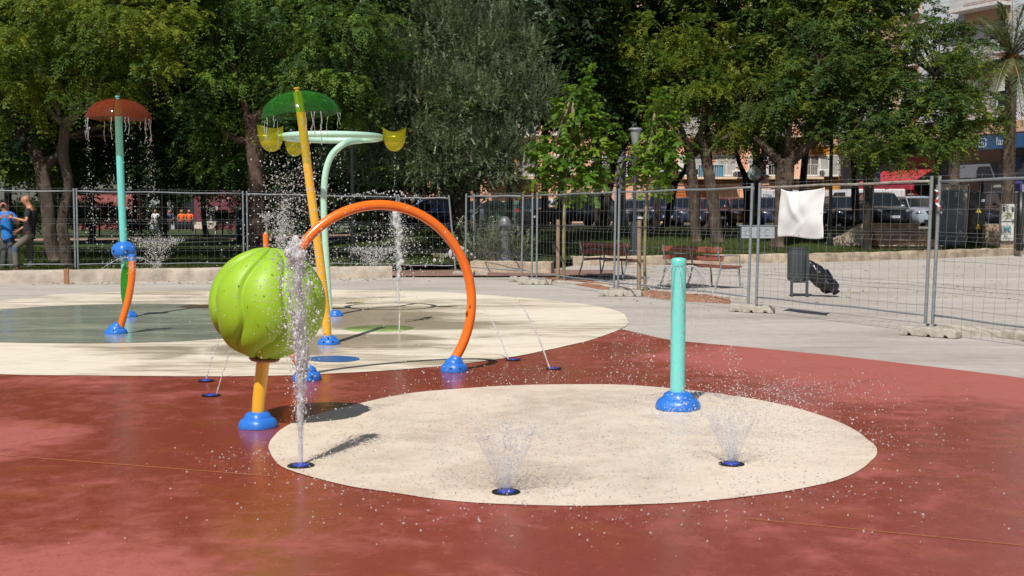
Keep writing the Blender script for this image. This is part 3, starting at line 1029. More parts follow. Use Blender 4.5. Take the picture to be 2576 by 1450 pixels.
# wooden form stake at the kerb
q = G(170, 715)
mb = MB(); mb.box((0, 0, .16), (.10, .05, .32), .1, .006)
tag(mb.build('wooden_peg', M['formwood'], None, loc=(q.x, q.y - .05, 0)), 'reddish wooden peg standing against the left concrete kerb', 'peg')

# white canvas on the fence
pa = Vector(at(1904, 17.4)); pb = Vector(at(2332, 14.3))
fr = math.atan2((pb - pa).y, (pb - pa).x)
def on_fence(xpix):
    # the point of that fence seen at picture column xpix
    u = (xpix - 1288) / FPX
    d = pb - pa
    s = (u * pa.y - pa.x) / (d.x - u * d.y)
    return pa + d * s
ca, cb = on_fence(1966), on_fence(2076)
cw = (cb - ca).length
mid = (ca + cb) / 2
ppm = FPX / mid.y
zt, zb_ = CAM_H + (541 - 474) / ppm, CAM_H - (598 - 541) / ppm
mb = MB()
nx, nz_ = 44, 44
Hc = zt - zb_
for j in range(nz_ + 1):
    v = j / nz_
    for i in range(nx + 1):
        u = i / nx
        x = (u - .5) * cw
        droop = .055 * math.sin(PI * u) ** .8 * (1 - v) ** 1.5 * (1 + .3 * math.cos(u * 5))
        wid = 1 - .03 * math.sin(PI * v) + .06 * v * (1 - u) * 1.0
        x = x * wid - .03 * math.sin(PI * v) * (1 - u) - .02 * v
        z = -v * Hc - droop + .015 * math.sin(u * 6) * v
        # folds hang from the two top corners and gather low in the middle
        d1 = u - (.20 + .45 * v); d2 = (1 - u) - (.12 + .9 * v)
        y = -.03 - .05 * math.sin(PI * u) * math.sin(PI * v)
        y += -.022 * math.exp(-(d1 / .09) ** 2) * math.sin(PI * min(1, v * 1.4)) + .018 * math.exp(-((d1 - .13) / .09) ** 2) * (1 - v)
        y += -.016 * math.exp(-(d2 / .11) ** 2) * (1 - v)
        y += .012 * math.sin(9 * u + 6 * v) * v + .02 * noise.noise(Vector((u * 3, v * 3, 4.2)))
        y += -.014 * math.exp(-((u - .5 - (.8 - v) * .9) / .07) ** 2) * sm(.45, .8, v)
        mb.v.append((x, y, z))
for j in range(nz_):
    for i in range(nx):
        a = j * (nx + 1) + i
        mb.f.append((a, a + nx + 1, a + nx + 2, a + 1))
o = mb.build('canvas_sheet', M['cloth'], None, smooth=True, loc=(mid.x, mid.y, zt))
o.rotation_euler = (0, 0, fr)
so = o.modifiers.new('thick', 'SOLIDIFY'); so.thickness = .003
tag(o, 'blank white canvas tied to the wire fence', 'banner')
for k, (u, v) in enumerate(((.02, .01), (.98, .01), (.02, .45), (.98, .5), (.02, .98), (.98, .98), (.5, .97))):
    mb2 = MB(); mb2.ball((0, 0, 0), .008, 8, 6, (1, .5, 1))
    i, j = int(u * nx), int(v * nz_)
    vv = Vector(mb.v[j * (nx + 1) + i])
    mb2.build('eyelet', M['dark'], o, smooth=True, loc=vv + Vector((0, -.006, 0)))
# red and white tape on the right posts
mt, nt, b_ = newmat('striped_tape')
v_ = coord(nt, (1, 1, 1))
wv = nt.nodes.new('ShaderNodeTexWave'); wv.inputs['Scale'].default_value = 3.5; wv.bands_direction = 'Z'
nt.links.new(v_, wv.inputs[0])
nt.links.new(ramp(nt, wv.outputs['Fac'], [(.48, (.75, .75, .73)), (.52, (.5, .02, .02))]), b_.inputs['Base Color'])
q = P(2352, 478, 14.1)
mb = MB()
for i in range(14):
    f = i / 13
    c = Vector((.0 + .06 * f + .02 * math.sin(f * 9), -.03, -.28 * f))
    w = Vector((.018 * math.cos(f * 5), .018 * math.sin(f * 5), 0))
    mb.v += [tuple(c - w), tuple(c + w)]
for i in range(13): mb.f.append((2 * i, 2 * i + 1, 2 * i + 3, 2 * i + 2))
o = mb.build('barrier_tape', mt, None, smooth=True, loc=q)
tag(o, 'torn red and white tape hanging from the right fence posts', 'tape')

# ---------------------------------------------------------------- benches, bin, lamp, signs
def bench(x, y, rz, label):
    t = thing('park_bench', label, 'bench', (x, y, .0), rz, 'slatted park benches on the plaza')
    L = 1.75
    for k, (z, y0, h, tlt) in enumerate(((.60, -.02, .115, 12), (.76, -.055, .115, 12))):
        mb = MB(); mb.box((0, y0, z), (L, .035, h), 0, .008, Matrix.Rotation(R(-tlt), 4, 'X'))
        mb.build('back_plank', M['benchwood'], t)
    for k, y0 in enumerate((.06, .19, .32, .44)):
        mb = MB(); mb.box((0, y0, .43), (L, .115, .035), 0, .008)
        mb.build('seat_plank', M['benchwood'], t)
    for x0 in (-.80, 0, .80):
        mb = MB()
        mb.tube([(x0, -.11, .83), (x0, -.06, .62), (x0, -.01, .45), (x0, -.06, .25), (x0, -.16, 0)], .018, 8)
        mb.tube([(x0, -.01, .405), (x0, .48, .405), (x0, .50, .25), (x0, .52, 0)], .018, 8)
        if x0 != 0: mb.tube([(x0, -.03, .64), (x0, .2, .655), (x0, .5, .64), (x0, .51, .41)], .012, 8)
        mb.build('leg_frame', M['galv'], t, smooth=True, auto=60)
    return t
b2_ = G(1801, 728)
d = Vector((.56, -.83)) * .8
bench(b2_.x - d.x + .1, b2_.y - d.y, R(-56), 'red brown slatted bench behind the aqua bollard, the nearer one')
b1_ = G(1567, 705)
bench(b1_.x - d.x + .1, b1_.y - d.y, R(-56), 'red brown slatted bench between the two young trees, the farther one')

# litter bin
q = G(2006, 746)
t = thing('litter_bin', 'dark grey perforated round litter bin on two posts', 'bin', (q.x, q.y, 0))
m_perf, nt, b_ = newmat('perforated_metal')
v_ = coord(nt, (1, 1, 1), 'UV')
g_ = nt.nodes.new('ShaderNodeTexCoord')
vo = nt.nodes.new('ShaderNodeTexVoronoi'); vo.inputs['Scale'].default_value = 55
vo.inputs['Randomness'].default_value = 0
nt.links.new(g_.outputs['Object'], vo.inputs['Vector'])
nt.links.new(ramp(nt, vo.outputs['Distance'], [(.38, (.010, .011, .012)), (.42, (.07, .085, .092))]), b_.inputs['Base Color'])
b_.inputs['Roughness'].default_value = .5
mb = MB(); mb.lathe([(.165, .28), (.185, .32), (.187, .86), (.185, .86), (.178, .33), (.001, .30)], 36)
mb.build('basket', m_perf, t, smooth=True, auto=50)
mb = MB(); mb.lathe([(.186, .84), (.195, .845), (.195, .87), (.18, .87), (.18, .845)], 36)
mb.build('rim', M['galv_dark'], t, smooth=True, auto=50)
for x0 in (-.13, .12):
    mb = MB(); mb.box((x0, -.19 if x0 > 0 else -.1, .28), (.045, .045, .56 if x0 < 0 else .72), 0, .006)
    mb.build('leg', M['galv_dark'], t, loc=(0, 0, 0.0 if x0 < 0 else .08))
mb = MB(); mb.box((0, -.05, .26), (.26, .12, .02))
mb.build('bracket', M['galv_dark'], t)
# black bag
mbag = simple('black_bag', (.012, .012, .014), .28, var=.2, vs=9, bs=.9, bscale=12)
mb = MB()
axp = smooth_path([(.13, -.06, .62), (.22, -.1, .50), (.33, -.12, .36), (.48, -.12, .25), (.60, -.12, .15), (.66, -.12, .06)], 5)
rad_ = np.interp(np.linspace(0, 1, len(axp)), [0, .12, .35, .6, .82, .92, 1], [.08, .12, .18, .19, .13, .06, .07])
for i, p in enumerate(axp):
    tg = (axp[min(i + 1, len(axp) - 1)] - axp[max(0, i - 1)]).normalized()
    u = tg.cross(Vector((0, 1, 0))).normalized(); w = Vector((0, 1, 0))
    for k in range(22):
        a = 2 * PI * k / 22
        n_ = 1 + .38 * noise.noise(Vector((math.cos(a) * 1.6, math.sin(a) * 1.6, i * .35))) + .12 * math.sin(a * 5 + i * .3)
        mb.v.append(tuple(p + u * (rad_[i] * n_ * math.cos(a) * .9) + w * (rad_[i] * n_ * math.sin(a))))
for i in range(len(axp) - 1):
    for k in range(22):
        k2 = (k + 1) % 22
        mb.f.append((i * 22 + k, i * 22 + k2, (i + 1) * 22 + k2, (i + 1) * 22 + k))
mb.f.append(tuple(range(21, -1, -1))); mb.f.append(tuple((len(axp) - 1) * 22 + k for k in range(22)))
tag(mb.build('rubbish_bag', mbag, None, smooth=True, loc=(q.x, q.y, 0)), 'crumpled shiny black plastic bag blown out beside the litter bin', 'bag')

# street lamp with cone head
def zat(q): return parkz(q[0], q[1]) if q[1] > yfront(q[0] / q[1]) else 0.0
LQ = at(1596, 34.6); lz = zat(LQ)
t = thing('street_lamp', 'grey street lamp with a funnel shaped head above the second young tree', 'lamp', (LQ[0], LQ[1], lz))
hh = P(1592, 323, 34.6).z - lz
mb = MB(); mb.tube([(0, 0, 1.2), (0, 0, hh - .5)], .055, 14)
mb.build('pole', M['galv_dark'], t, smooth=True, auto=50)
mb = MB(); mb.box((0, 0, .6), (.20, .20, 1.3), .2, .01); mb.box((0, 0, .16), (.215, .215, .34), .2, .01)
mb.build('base', M['galv_dark'], t)
mb = MB(); mb.lathe([(.05, -.55), (.065, -.50), (.09, -.42), (.17, -.06), (.16, -.06), (.08, -.4), (.001, -.42)], 24)
mb.build('lamp_glass', simple('lamp_frost', (.30, .33, .31), .35), t, smooth=True, loc=(0, 0, hh), auto=50)
mb = MB(); mb.lathe([(.20, -.06), (.21, -.045), (.20, -.02), (.14, .01), (.001, .025)], 24)
mb.build('lamp_cap', M['galv'], t, smooth=True, loc=(0, 0, hh), auto=50)

# tall dark poles
for (x, Y, w, h, name, lb) in ((888, 30, .055, 3.45, 'lamp_post', 'dark grey lamp post rising beside the mint bucket frame into the trees'),
                              (2087, 42, .07, 7, 'lamp_post', 'black lamp post on the lawn right of the white canvas'),
                              (1561, 58, .26, 5.0, 'lamp_post', 'thick pale grey post at the street beyond the first bench')):
    qq = at(x, Y); z0 = zat(qq)
    t = thing(name, lb, 'lamp post', (qq[0], qq[1], z0))
    mb = MB(); mb.tube([(0, 0, 0), (0, 0, h)], [w, w * .85], 12)
    mt_ = M['black'] if Y < 50 else simple('pale_grey_post', (.22, .22, .22), .6)
    mb.build('pole', mt_, t, smooth=True, auto=50)
    mb = MB(); mb.lathe([(w * 1.6, 0), (w * 1.6, .35), (w * 1.2, .42)], 14)
    mb.build('base', mt_, t, smooth=True, auto=50)

# iron column on a plinth
CQ = at(1270, 30.4)
t = thing('iron_column', 'short fluted grey iron column with a domed top on a stone block', 'column', (CQ[0], CQ[1], .2))
mb = MB()
fl_ = lambda a, z: 1 + (.035 * math.cos(14 * a) if .32 < z < .98 else 0)
mb.lathe([(.21, 0), (.21, .06), (.185, .08), (.185, .13), (.16, .16), (.16, .22), (.145, .27), (.14, .33), (.125, .62), (.12, .75), (.128, .78), (.12, .80), (.115, .86), (.135, .93), (.185, .96), (.19, .99), (.175, 1.0), (.165, 1.03), (.15, 1.10), (.11, 1.17), (.05, 1.21), (.001, 1.215)], 56, None, fl_)
m_iron = simple('grey_iron', (.16, .17, .19), .45, .3, var=.2)
mb.build('shaft', m_iron, t, smooth=True, auto=35)
mb = MB(); mb.box((0, 0, -.06), (.62, .5, .14), .05, .02)
mb.build('plinth', M['stone'], t)

# sign boards seen near the street
def sign(x, ytop, Y, shape, r, col, label, pole_top=None, zbase=None, name='traffic_sign', extra=None):
    qq = at(x, Y); z0 = zat(qq)
    c = P(x, ytop, Y)
    t = thing(name, label, 'sign', (qq[0], qq[1], z0))
    h = c.z - z0
    mb = MB(); mb.tube([(0, .03, 0), (0, .03, (h + r) if pole_top is None else pole_top)], .03, 8)
    mb.build('pole', M['galv'], t, smooth=True)
    mb = MB()
    Mx = Matrix.Translation((0, 0, h)) @ Matrix.Rotation(R(90), 4, 'X')
    if shape == 'round': poly = [(r * math.cos(2 * PI * k / 28), r * math.sin(2 * PI * k / 28)) for k in range(28)]
    elif shape == 'tri': poly = [(0, -r), (r * .95, r * .6), (-r * .95, r * .6)]
    else: poly = [(-r, -r * 1.15), (r, -r * 1.15), (r, r * 1.15), (-r, r * 1.15)]
    mb.prism(poly, 0, .02, Mx)
    face = mb.build('plate', simple(name + '_plate', col, .5), t)
    def lay(poly2, col2, lift, nm):
        m2 = MB(); m2.prism(poly2, .02 + lift, .024 + lift, Mx)
        return m2.build(nm, simple(nm + '_paint', col2, .5), face)
    if extra: extra(lay, r)
    return t
sign(1472, 516, 57, 'round', .27, (.33, .33, .32), 'grey back of a round traffic sign in front of the black estate car')
def yld(lay, r):
    lay([(0, -r * .62), (r * .62, r * .42), (-r * .62, r * .42)], (.75, .75, .75), .002, 'white_field')
sign(1911, 418, 50, 'tri', .36, (.55, .02, .03), 'red and white downward triangle give way sign', extra=yld)
def stp(lay, r):
    lay([(-r * .8, r * .55), (r * .8, r * .55), (r * .8, r * .95), (-r * .8, r * .95)], (.03, .06, .4), .002, 'blue_band')
    lay([(r * .55 * math.cos(2 * PI * k / 20), -r * .2 + r * .55 * math.sin(2 * PI * k / 20)) for k in range(20)], (.55, .03, .03), .002, 'red_disc')
sign(1912, 446, 49.6, 'rect', .22, (.7, .7, .72), 'small white panel with blue band and red disc below the give way sign', extra=stp)
sign(1895, 437, 46, 'round', .27, (.34, .40, .38), 'grey green back of a round sign beside the fence posts')
def ped(lay, r):
    lay([(-r * .78, -r * .55), (r * .78, -r * .55), (0, r * .85)], (.8, .8, .8), .002, 'white_triangle')
    w = .16 * r
    lay([(-.1 * r, .35 * r), (.08 * r, .35 * r), (.12 * r, .05 * r), (.3 * r, -.45 * r), (.18 * r, -.45 * r), (0, -.1 * r), (-.2 * r, -.45 * r), (-.32 * r, -.45 * r), (-.1 * r, 0)], (.01, .01, .01), .007, 'walker_symbol')
sign(2195, 447, 48, 'rect', .26, (.03, .14, .55), 'blue square pedestrian crossing sign right of the tree trunk', extra=ped)
# white framed board on the lawn
q = at(1906, 39.3); z0 = zat(q)
t = thing('notice_board', 'faded white board in a grey frame on two legs on the lawn', 'board', (q[0], q[1], z0))
mb = MB(); mb.box((0, 0, .62), (1.12, .03, .40), 0, .004); mb.build('panel', simple('faded_board', (.40, .43, .46), .6, var=.15), t)
mb = MB(); mb.box((0, -.0, .84), (1.3, .06, .04)); mb.build('top_bar', M['galv'], t)
for x0 in (-.58, .58):
    mb = MB(); mb.box((x0, 0, .42), (.05, .05, .86)); mb.build('leg', M['galv_dark'], t)
for k, x0 in enumerate((-.33, .02, .3)):
    mb = MB()
    mb.tube([(x0 + .1 * math.cos(a), -.018, .62 + .1 * math.sin(a)) for a in [R(40 + 28 * j) for j in range(11)]], .012, 6)
    mb.build('faded_letter', simple('faded_violet', (.33, .34, .41), .6), t)

# electrical cabinets, stone pillar, white meter boxes, steps
def cab(name, label, cat, x0, x1, ytop, ybot, Y, depth, mat, extra=None):
    a = P(x0, ybot, Y); b = P(x1, ytop, Y)
    w, h = b.x - a.x, b.z - a.z
    t = thing(name, label, cat, ((a.x + b.x) / 2, Y, a.z), R(-8))
    mb = MB(); mb.box((0, depth / 2, h / 2), (w, depth, h), 0, .02)
    mb.build('body', mat, t)
    if extra: extra(t, w, h, depth)
    return t
m_ccab = simple('cabinet_concrete', (.34, .31, .26), .9, var=.35, vs=1.6, bs=.5, bscale=20)
m_gdoor = simple('cabinet_grey_door', (.15, .18, .20), .6, var=.3, vs=2.0)
def e1_(t, w, h, d):
    mb = MB(); mb.box((.0, -.012, h * .49), (w * .82, .03, h * .90), 0, .004); dr = mb.build('door', m_gdoor, t)
    mb = MB()
    for i in range(10):
        for j in range(10):
            mb.box((-w * .24 + i * w * .053, -.030, h * .68 + j * .026 * h), (w * .032, .006, .015 * h))
    mb.build('vent', M['dark'], dr)
    mb = MB(); mb.box((0, d / 2, h + .02), (w * 1.06, d * 1.06, .05), 0, .01); mb.build('cap', m_ccab, t)
cab('electric_cabinet', 'tall concrete cabinet with a weathered grey metal door', 'cabinet', 2352, 2433, 468, 634, 43.6, .8, m_ccab, e1_)
def e2_(t, w, h, d):
    my = simple('warning_yellow', (.75, .55, .02), .5)
    for zz in (.34, .66):
        mb = MB(); mb.prism([(-.10, -.07), (.10, -.07), (0, .11)], 0, .006, Matrix.Translation((.05, -.001, h * zz)) @ Matrix.Rotation(R(90), 4, 'X'))
        tr_ = mb.build('warning_triangle', my, t)
        mb = MB(); mb.prism([(-.012, .05), (.015, .05), (.0, .0), (.016, .0), (-.012, -.05), (-.002, -.012), (-.018, -.012)], .008, .010, Matrix.Translation((.05, -.001, h * zz)) @ Matrix.Rotation(R(90), 4, 'X'))
        mb.build('bolt_symbol', M['dark'], tr_)
    mb = MB(); mb.lathe([(w * .5, 0), (w * .45, .06), (.001, .12)], 20, Matrix.Translation((0, d / 2, h - .01)) @ Matrix.Diagonal((1, d / w, 1, 1))); mb.build('top', M['black'], t, smooth=True)
    mb = MB(); mb.box((.2, -.004, h * .86), (.12, .008, .1)); mb.build('number_plate', simple('cab_digits', (.4, .45, .5), .5), t)
cab('electric_cabinet', 'tall black metal cabinet with two yellow warning triangles', 'cabinet', 2436, 2479, 487, 615, 44.2, .55, simple('black_cab', (.008, .009, .010), .45), e2_)
m_white = simple('white_box', (.55, .56, .54), .6, var=.1, vs=3)
m_graf = simple('cyan_scrawl', (.10, .42, .55), .6)
def e3_(t, w, h, d):
    mb = MB(); mb.box((0, -.003, h * .53), (w * .98, .02, .02)); mb.build('gap', M['dark'], t)
    for x0 in (-.34, .34):
        mb = MB(); mb.box((x0 * w, -.008, h * .86), (w * .16, .02, .16)); mb.build('window', M['dark'], t)
    random.seed(5)
    mb = MB(); mb.tube([(random.uniform(-.32, .32) * w, -.014, h * (.32 + random.uniform(-.09, .09))) for k in range(14)], .012, 5); mb.build('scrawl', m_graf, t)
    mb = MB(); mb.tube([(random.uniform(-.2, .25) * w, -.014, h * (.68 + random.uniform(-.09, .09))) for k in range(12)], .012, 5); mb.build('scrawl', simple('olive_scrawl', (.35, .33, .08), .6), t)
cab('meter_box', 'white double meter box with blue and olive scrawls', 'cabinet', 2519, 2552, 514, 607, 42.0, .35, m_white, e3_)
cab('meter_box', 'white box at the right picture edge behind the fence', 'cabinet', 2560, 2600, 514, 612, 42.5, .35, m_white)
o = cab('stone_pillar', 'short orange stained stone pillar between black cabinet and white box', 'pillar', 2479, 2513, 566, 622, 43.5, .5, simple('pillar_stone', (.42, .30, .20), .9, var=.5, vs=3, bs=.5))
cab('stone_pillar', 'brown plinth under the white double meter box', 'plinth', 2517, 2554, 607, 630, 42.1, .4, simple('plinth_stone', (.33, .25, .18), .9, var=.4, vs=3, bs=.5))
mb = MB(); mb.tube([(0, 0, 0), (0, 0, 2.05)], .13, 14)
q = at(2565, 41); tag(mb.build('black_post', M['black'], None, smooth=True, loc=(q[0], q[1], .2)), 'thick black post at the right edge with small scrawls', 'post')
t = thing('stone_steps', 'broad worn orange stone steps rising to the street', 'steps', (*at(2262, 41.6), 0.14))
zz0 = 0
for k in range(5):
    mb = MB()
    mb.box((.30 + .0 * k, 0.30 + .34 * k, .10 + .0 + .19 * k + .0), (2.1 - .10 * k, 1.9 - .3 * k, .19 if k else .22), R(-6), .025)
    st_ = mb.build('step', M['stepstone_shaded'], t)
    mb = MB(); mb.box((.30, .27 + .34 * k, .10 + .19 * k + (.12 if k else .13)), (2.18 - .10 * k, 1.98 - .3 * k, .05), R(-6), .015)
    mb.build('tread', simple('tread_stone_lit', (.52, .40, .29), .85, var=.3, vs=3, bs=.4), st_)  # sunlight put into the paler colour; overhang added for its shadow line
mb = MB()
mb.prism([(-1.05, .0), (-2.4, .0), (-2.4, .25), (-1.15, .98), (-.9, 1.02)], -.2, .3, Matrix.Translation((0, .9, 0)) @ Matrix.Rotation(R(90), 4, 'X'))
mb.build('flank_wall', M['stone'], t)

# ---------------------------------------------------------------- people
def skin_obj(name, pts, edges, mat, parent=None, sub=2, root=0):
    """pts: list of (Vector, rx, ry)"""
    me = bpy.data.meshes.new(name)
    me.from_pydata([tuple(p[0]) for p in pts], edges, [])
    o = bpy.data.objects.new(name, me)
    COL.objects.link(o)
    if parent: o.parent = parent
    o.modifiers.new('skin', 'SKIN')
    o.modifiers['skin'].use_smooth_shade = True
    if not me.skin_vertices: me.attributes.new('skin_vertex', 'FLOAT', 'POINT')
    sk = me.skin_vertices[0].data
    for i, p in enumerate(pts):
        sk[i].radius = (p[1], p[2] if len(p) > 2 else p[1])
        sk[i].use_root = (i == root)
    s = o.modifiers.new('sub', 'SUBSURF'); s.levels = sub; s.render_levels = sub
    me.materials.append(mat)
    return o

def person(label, loc, J, f, skin, shirt, pants, shoes, extra=None, s=1.0, group=None, sub=2, point=None, name='person'):
    """one continuous body; shirt, trousers, shoes and hair are its children. J holds local joint positions"""
    f = Vector(f).normalized()
    V = {k: Vector(v) for k, v in J.items()}
    up = (V['head'] - V['neck']).normalized()
    side = f.cross(up).normalized()
    pts, ed = [], []
    def add(p, r, prev=None, ry=None):
        pts.append((p, r * s, (ry or r) * s)); i = len(pts) - 1
        if prev is not None: ed.append((prev, i))
        return i
    pel = add(V['pelvis'], .125)
    wst = add(V['pelvis'].lerp(V['chest'], .45), .115, pel)
    che = add(V['chest'], .135, wst)
    nk0 = add(V['chest'].lerp(V['neck'], .75), .075, che)
    nck = add(V['neck'], .060, nk0)
    hl_ = add(V['head'] - up * .075 * s + f * .016, .078, nck)
    hc = add(V['head'] - up * .015 * s + f * .004, .108, hl_)
    ht = add(V['head'] + up * .055 * s - f * .010, .108, hc)
    ht2 = add(V['head'] + up * .105 * s - f * .014, .062, ht)
    ns = add(V['head'] - up * .03 * s + f * .100 * s, .020, hc)
    n2 = add(V['head'] - up * .045 * s + f * .122 * s, .013, ns)
    hands = []
    for k in ('L', 'R'):
        sh, el, ha = V['sh' + k], V['el' + k], V['ha' + k]
        a = add(sh, .055, nk0)
        b_i = add(sh.lerp(el, .5), .046, a)
        c = add(el, .038, b_i)
        d_ = add(el.lerp(ha, .4), .037, c)
        e_ = add(ha, .024, d_)
        dr = (ha - el).normalized()
        pd = Vector((0, 0, 1)) if abs(dr.z) < .8 else f
        wdt = dr.cross(pd).normalized().cross(dr).normalized()
        nrm = dr.cross(wdt).normalized()
        palm = add(ha + dr * .05 * s, .030, e_, .020)
        knk = ha + dr * .095 * s
        for q in range(4):
            o_ = wdt * ((q - 1.5) * .021 * s)
            cl = .2 if (point == k and q == 3) else .9
            ln = (.07, .082, .078, .072)[q] * s
            r0 = add(knk + o_ * .9, .0105, palm)
            r1 = add(knk + o_ * 1.1 + dr * ln * (.55 if cl > .5 else .6) - nrm * ln * .2 * cl, .009, r0)
            add(knk + o_ * 1.1 + dr * ln * (.75 if cl > .5 else 1.1) - nrm * ln * .55 * cl, .0075, r1)
        t0 = add(ha + dr * .045 * s + wdt * .036 * s, .011, palm)
        add(ha + dr * .085 * s + wdt * .058 * s, .009, t0)
    for k in ('L', 'R'):
        a = add(V['hip' + k], .085, pel)
        b_i = add(V['hip' + k].lerp(V['kn' + k], .5), .072, a)
        c = add(V['kn' + k], .055, b_i)
        d_ = add(V['kn' + k].lerp(V['an' + k], .4), .052, c)
        e_ = add(V['an' + k], .036, d_)
        add(V['to' + k], .034, e_)
    body = skin_obj(name, pts, ed, skin, None, sub)
    body.location = loc
    tag(body, label, 'person', group)
    # shirt
    p2, e2 = [], []
    def a2_(p, r, prev=None, ry=None):
        p2.append((p, r * s, (ry or r) * s)); i = len(p2) - 1
        if prev is not None: e2.append((prev, i))
        return i
    h0 = a2_(V['pelvis'] - (V['chest'] - V['pelvis']).normalized() * .13, .150)
    h1 = a2_(V['pelvis'].lerp(V['chest'], .4), .142, h0)
    h2 = a2_(V['chest'], .158, h1)
    h3 = a2_(V['chest'].lerp(V['neck'], .72), .088, h2)
    for k in ('L', 'R'):
        a = a2_(V['sh' + k], .070, h3)
        b_i = a2_(V['sh' + k].lerp(V['el' + k], .35), .066, a)
        a2_(V['sh' + k].lerp(V['el' + k], .72), .070, b_i)
    skin_obj('shirt', p2, e2, shirt, body, sub)
    p2, e2 = [], []
    h0 = a2_(V['pelvis'] + Vector((0, 0, .10)), .138)
    for k in ('L', 'R'):
        a = a2_(V['hip' + k], .098, h0)
        b_i = a2_(V['hip' + k].lerp(V['kn' + k], .5), .087, a)
        c = a2_(V['kn' + k], .074, b_i)
        d_ = a2_(V['kn' + k].lerp(V['an' + k], .5), .072, c)
        a2_(V['an' + k] + (V['kn' + k] - V['an' + k]).normalized() * .02, .068, d_)
    skin_obj('trousers', p2, e2, pants, body, sub)
    for k in ('L', 'R'):
        p3 = [(V['an' + k] - Vector((0, 0, .015)), .05 * s, .05 * s), (V['an' + k].lerp(V['to' + k], .5) - Vector((0, 0, .01)), .048 * s, .042 * s), (V['to' + k], .044 * s, .032 * s), (V['an' + k] * 1.25 - V['to' + k] * .25, .042 * s, .045 * s)]
        skin_obj('shoe', p3, [(0, 1), (1, 2), (0, 3)], shoes, body, sub)
    for sg in (-1, 1):
        mb = MB(); mb.ball(V['head'] + side * sg * .033 * s + f * .086 * s + up * .008 * s, .0120 * s, 8, 6)
        mb.build('eye', M['dark'], body, smooth=True)
    for sg in (-1, 1):
        mb = MB(); mb.ball(V['head'] + side * sg * .090 * s - up * .01 * s - f * .01, .030 * s, 10, 8, (.5, .8, 1.1)); mb.build('ear', skin, body, smooth=True)
    mb = MB(); mb.tube([V['head'] - up * .072 * s + f * .088 * s + side * .022 * s * q for q in (-1, 0, 1)], .004 * s, 6)
    mb.build('mouth', simple('lips', (.25, .09, .07), .6), body, smooth=True)
    if extra: extra(body, V, f, up, side, s)
    return body
skin_m = simple('tanned_skin', (.42, .19, .11), .5, var=.06)
skin_m2 = simple('ruddy_skin', (.46, .22, .14), .5, var=.06)
Y1 = 25.95
loc1 = Vector((P(66, 690, Y1).x, Y1, .27))
def J1(x, y, dy=0.0):
    q = P(x, y, Y1 + dy)
    return q - loc1
zf = loc1.z
jj = dict(pelvis=J1(72, 592), chest=J1(78, 545), neck=J1(75, 520), head=J1(66, 504),
          shL=J1(70, 532, -.17), elL=J1(66, 557, -.32), haL=J1(34, 549, -.36),
          shR=J1(84, 533, .17), elR=J1(70, 566, .28), haR=J1(47, 580, .12),
          hipL=J1(70, 598, -.08), knL=J1(37, 625, -.15), anL=J1(42, 677, -.2), toL=J1(24, 689, -.26),
          hipR=J1(74, 598, .08), knR=J1(75, 640, .14), anR=J1(77, 683, .12), toR=J1(62, 690, .06))
m_blk_sh = simple('black_tshirt', (.012, .012, .018), .85)
m_khaki = simple('grey_work_trousers', (.12, .115, .095), .9, var=.2, vs=9)
def beard(body, V, f, up, side, s):
    mb = MB()
    mb.ball(V['head'] - up * .078 * s + f * .038 * s, .062, 14, 8, (1, 1, .62))
    mb.build('beard', simple('grey_stubble', (.20, .13, .10), .9), body, smooth=True)
    for k in ('L',):
        p3 = [(V['hip' + k].lerp(V['kn' + k], .82), .079, .079), (V['kn' + k], .082, .082), (V['kn' + k].lerp(V['an' + k], .35), .079, .079)]
        skin_obj('knee_patch', p3, [(0, 1), (1, 2)], simple('blue_patch', (.06, .10, .19), .9), body)
person('bald man in a black t-shirt pointing left with one foot forward on the kerb', loc1, jj, (-.97, -.25, -.05), skin_m, m_blk_sh, m_khaki, simple('red_shoe', (.22, .05, .05), .7), beard, point='L')
Y2 = 26.7
loc2 = Vector((P(14, 690, Y2).x, Y2, .24))
def J2(x, y, dy=0.0): return P(x, y, Y2 + dy) - loc2
jj = dict(pelvis=J2(20, 598), chest=J2(16, 552), neck=J2(14, 533), head=J2(11, 517),
          shL=J2(32, 541, -.02), elL=J2(47, 566, -.12), haL=J2(33, 548, -.32),
          shR=J2(-4, 541, .0), elR=J2(-12, 566, -.12), haR=J2(2, 550, -.30),
          hipL=J2(26, 604), knL=J2(29, 645, -.03), anL=J2(31, 684, .0), toL=J2(35, 690, -.18),
          hipR=J2(12, 604), knR=J2(10, 645, -.03), anR=J2(8, 684, .0), toR=J2(4, 690, -.18))
def shades(body, V, f, up, side, s):
    mb = MB(); mb.ball(V['head'] + up * .055 - f * .022, .112, 18, 10, (1, 1, .78))
    mb.build('hair', simple('dark_hair', (.015, .012, .010), .8), body, smooth=True)
    mb = MB()
    for sg in (-1, 1): mb.ball(V['head'] + up * .105 + f * .075 + side * sg * .035, .03, 10, 6, (1, .4, .6))
    mb.tube([V['head'] + up * .075 + f * .06 + side * x for x in (-.07, 0, .07)], .006, 6)
    mb.build('sunglasses', simple('shiny_black', (.01, .01, .012), .1), body, smooth=True)
person('dark-haired man in a bright blue t-shirt with sunglasses pushed up on his head', loc2, jj, (.45, -.88, 0), skin_m2,
       simple('blue_tshirt', (.01, .19, .62), .8), simple('grey_trousers', (.085, .085, .095), .9), simple('dark_shoe', (.04, .04, .05), .7), shades, s=.98)
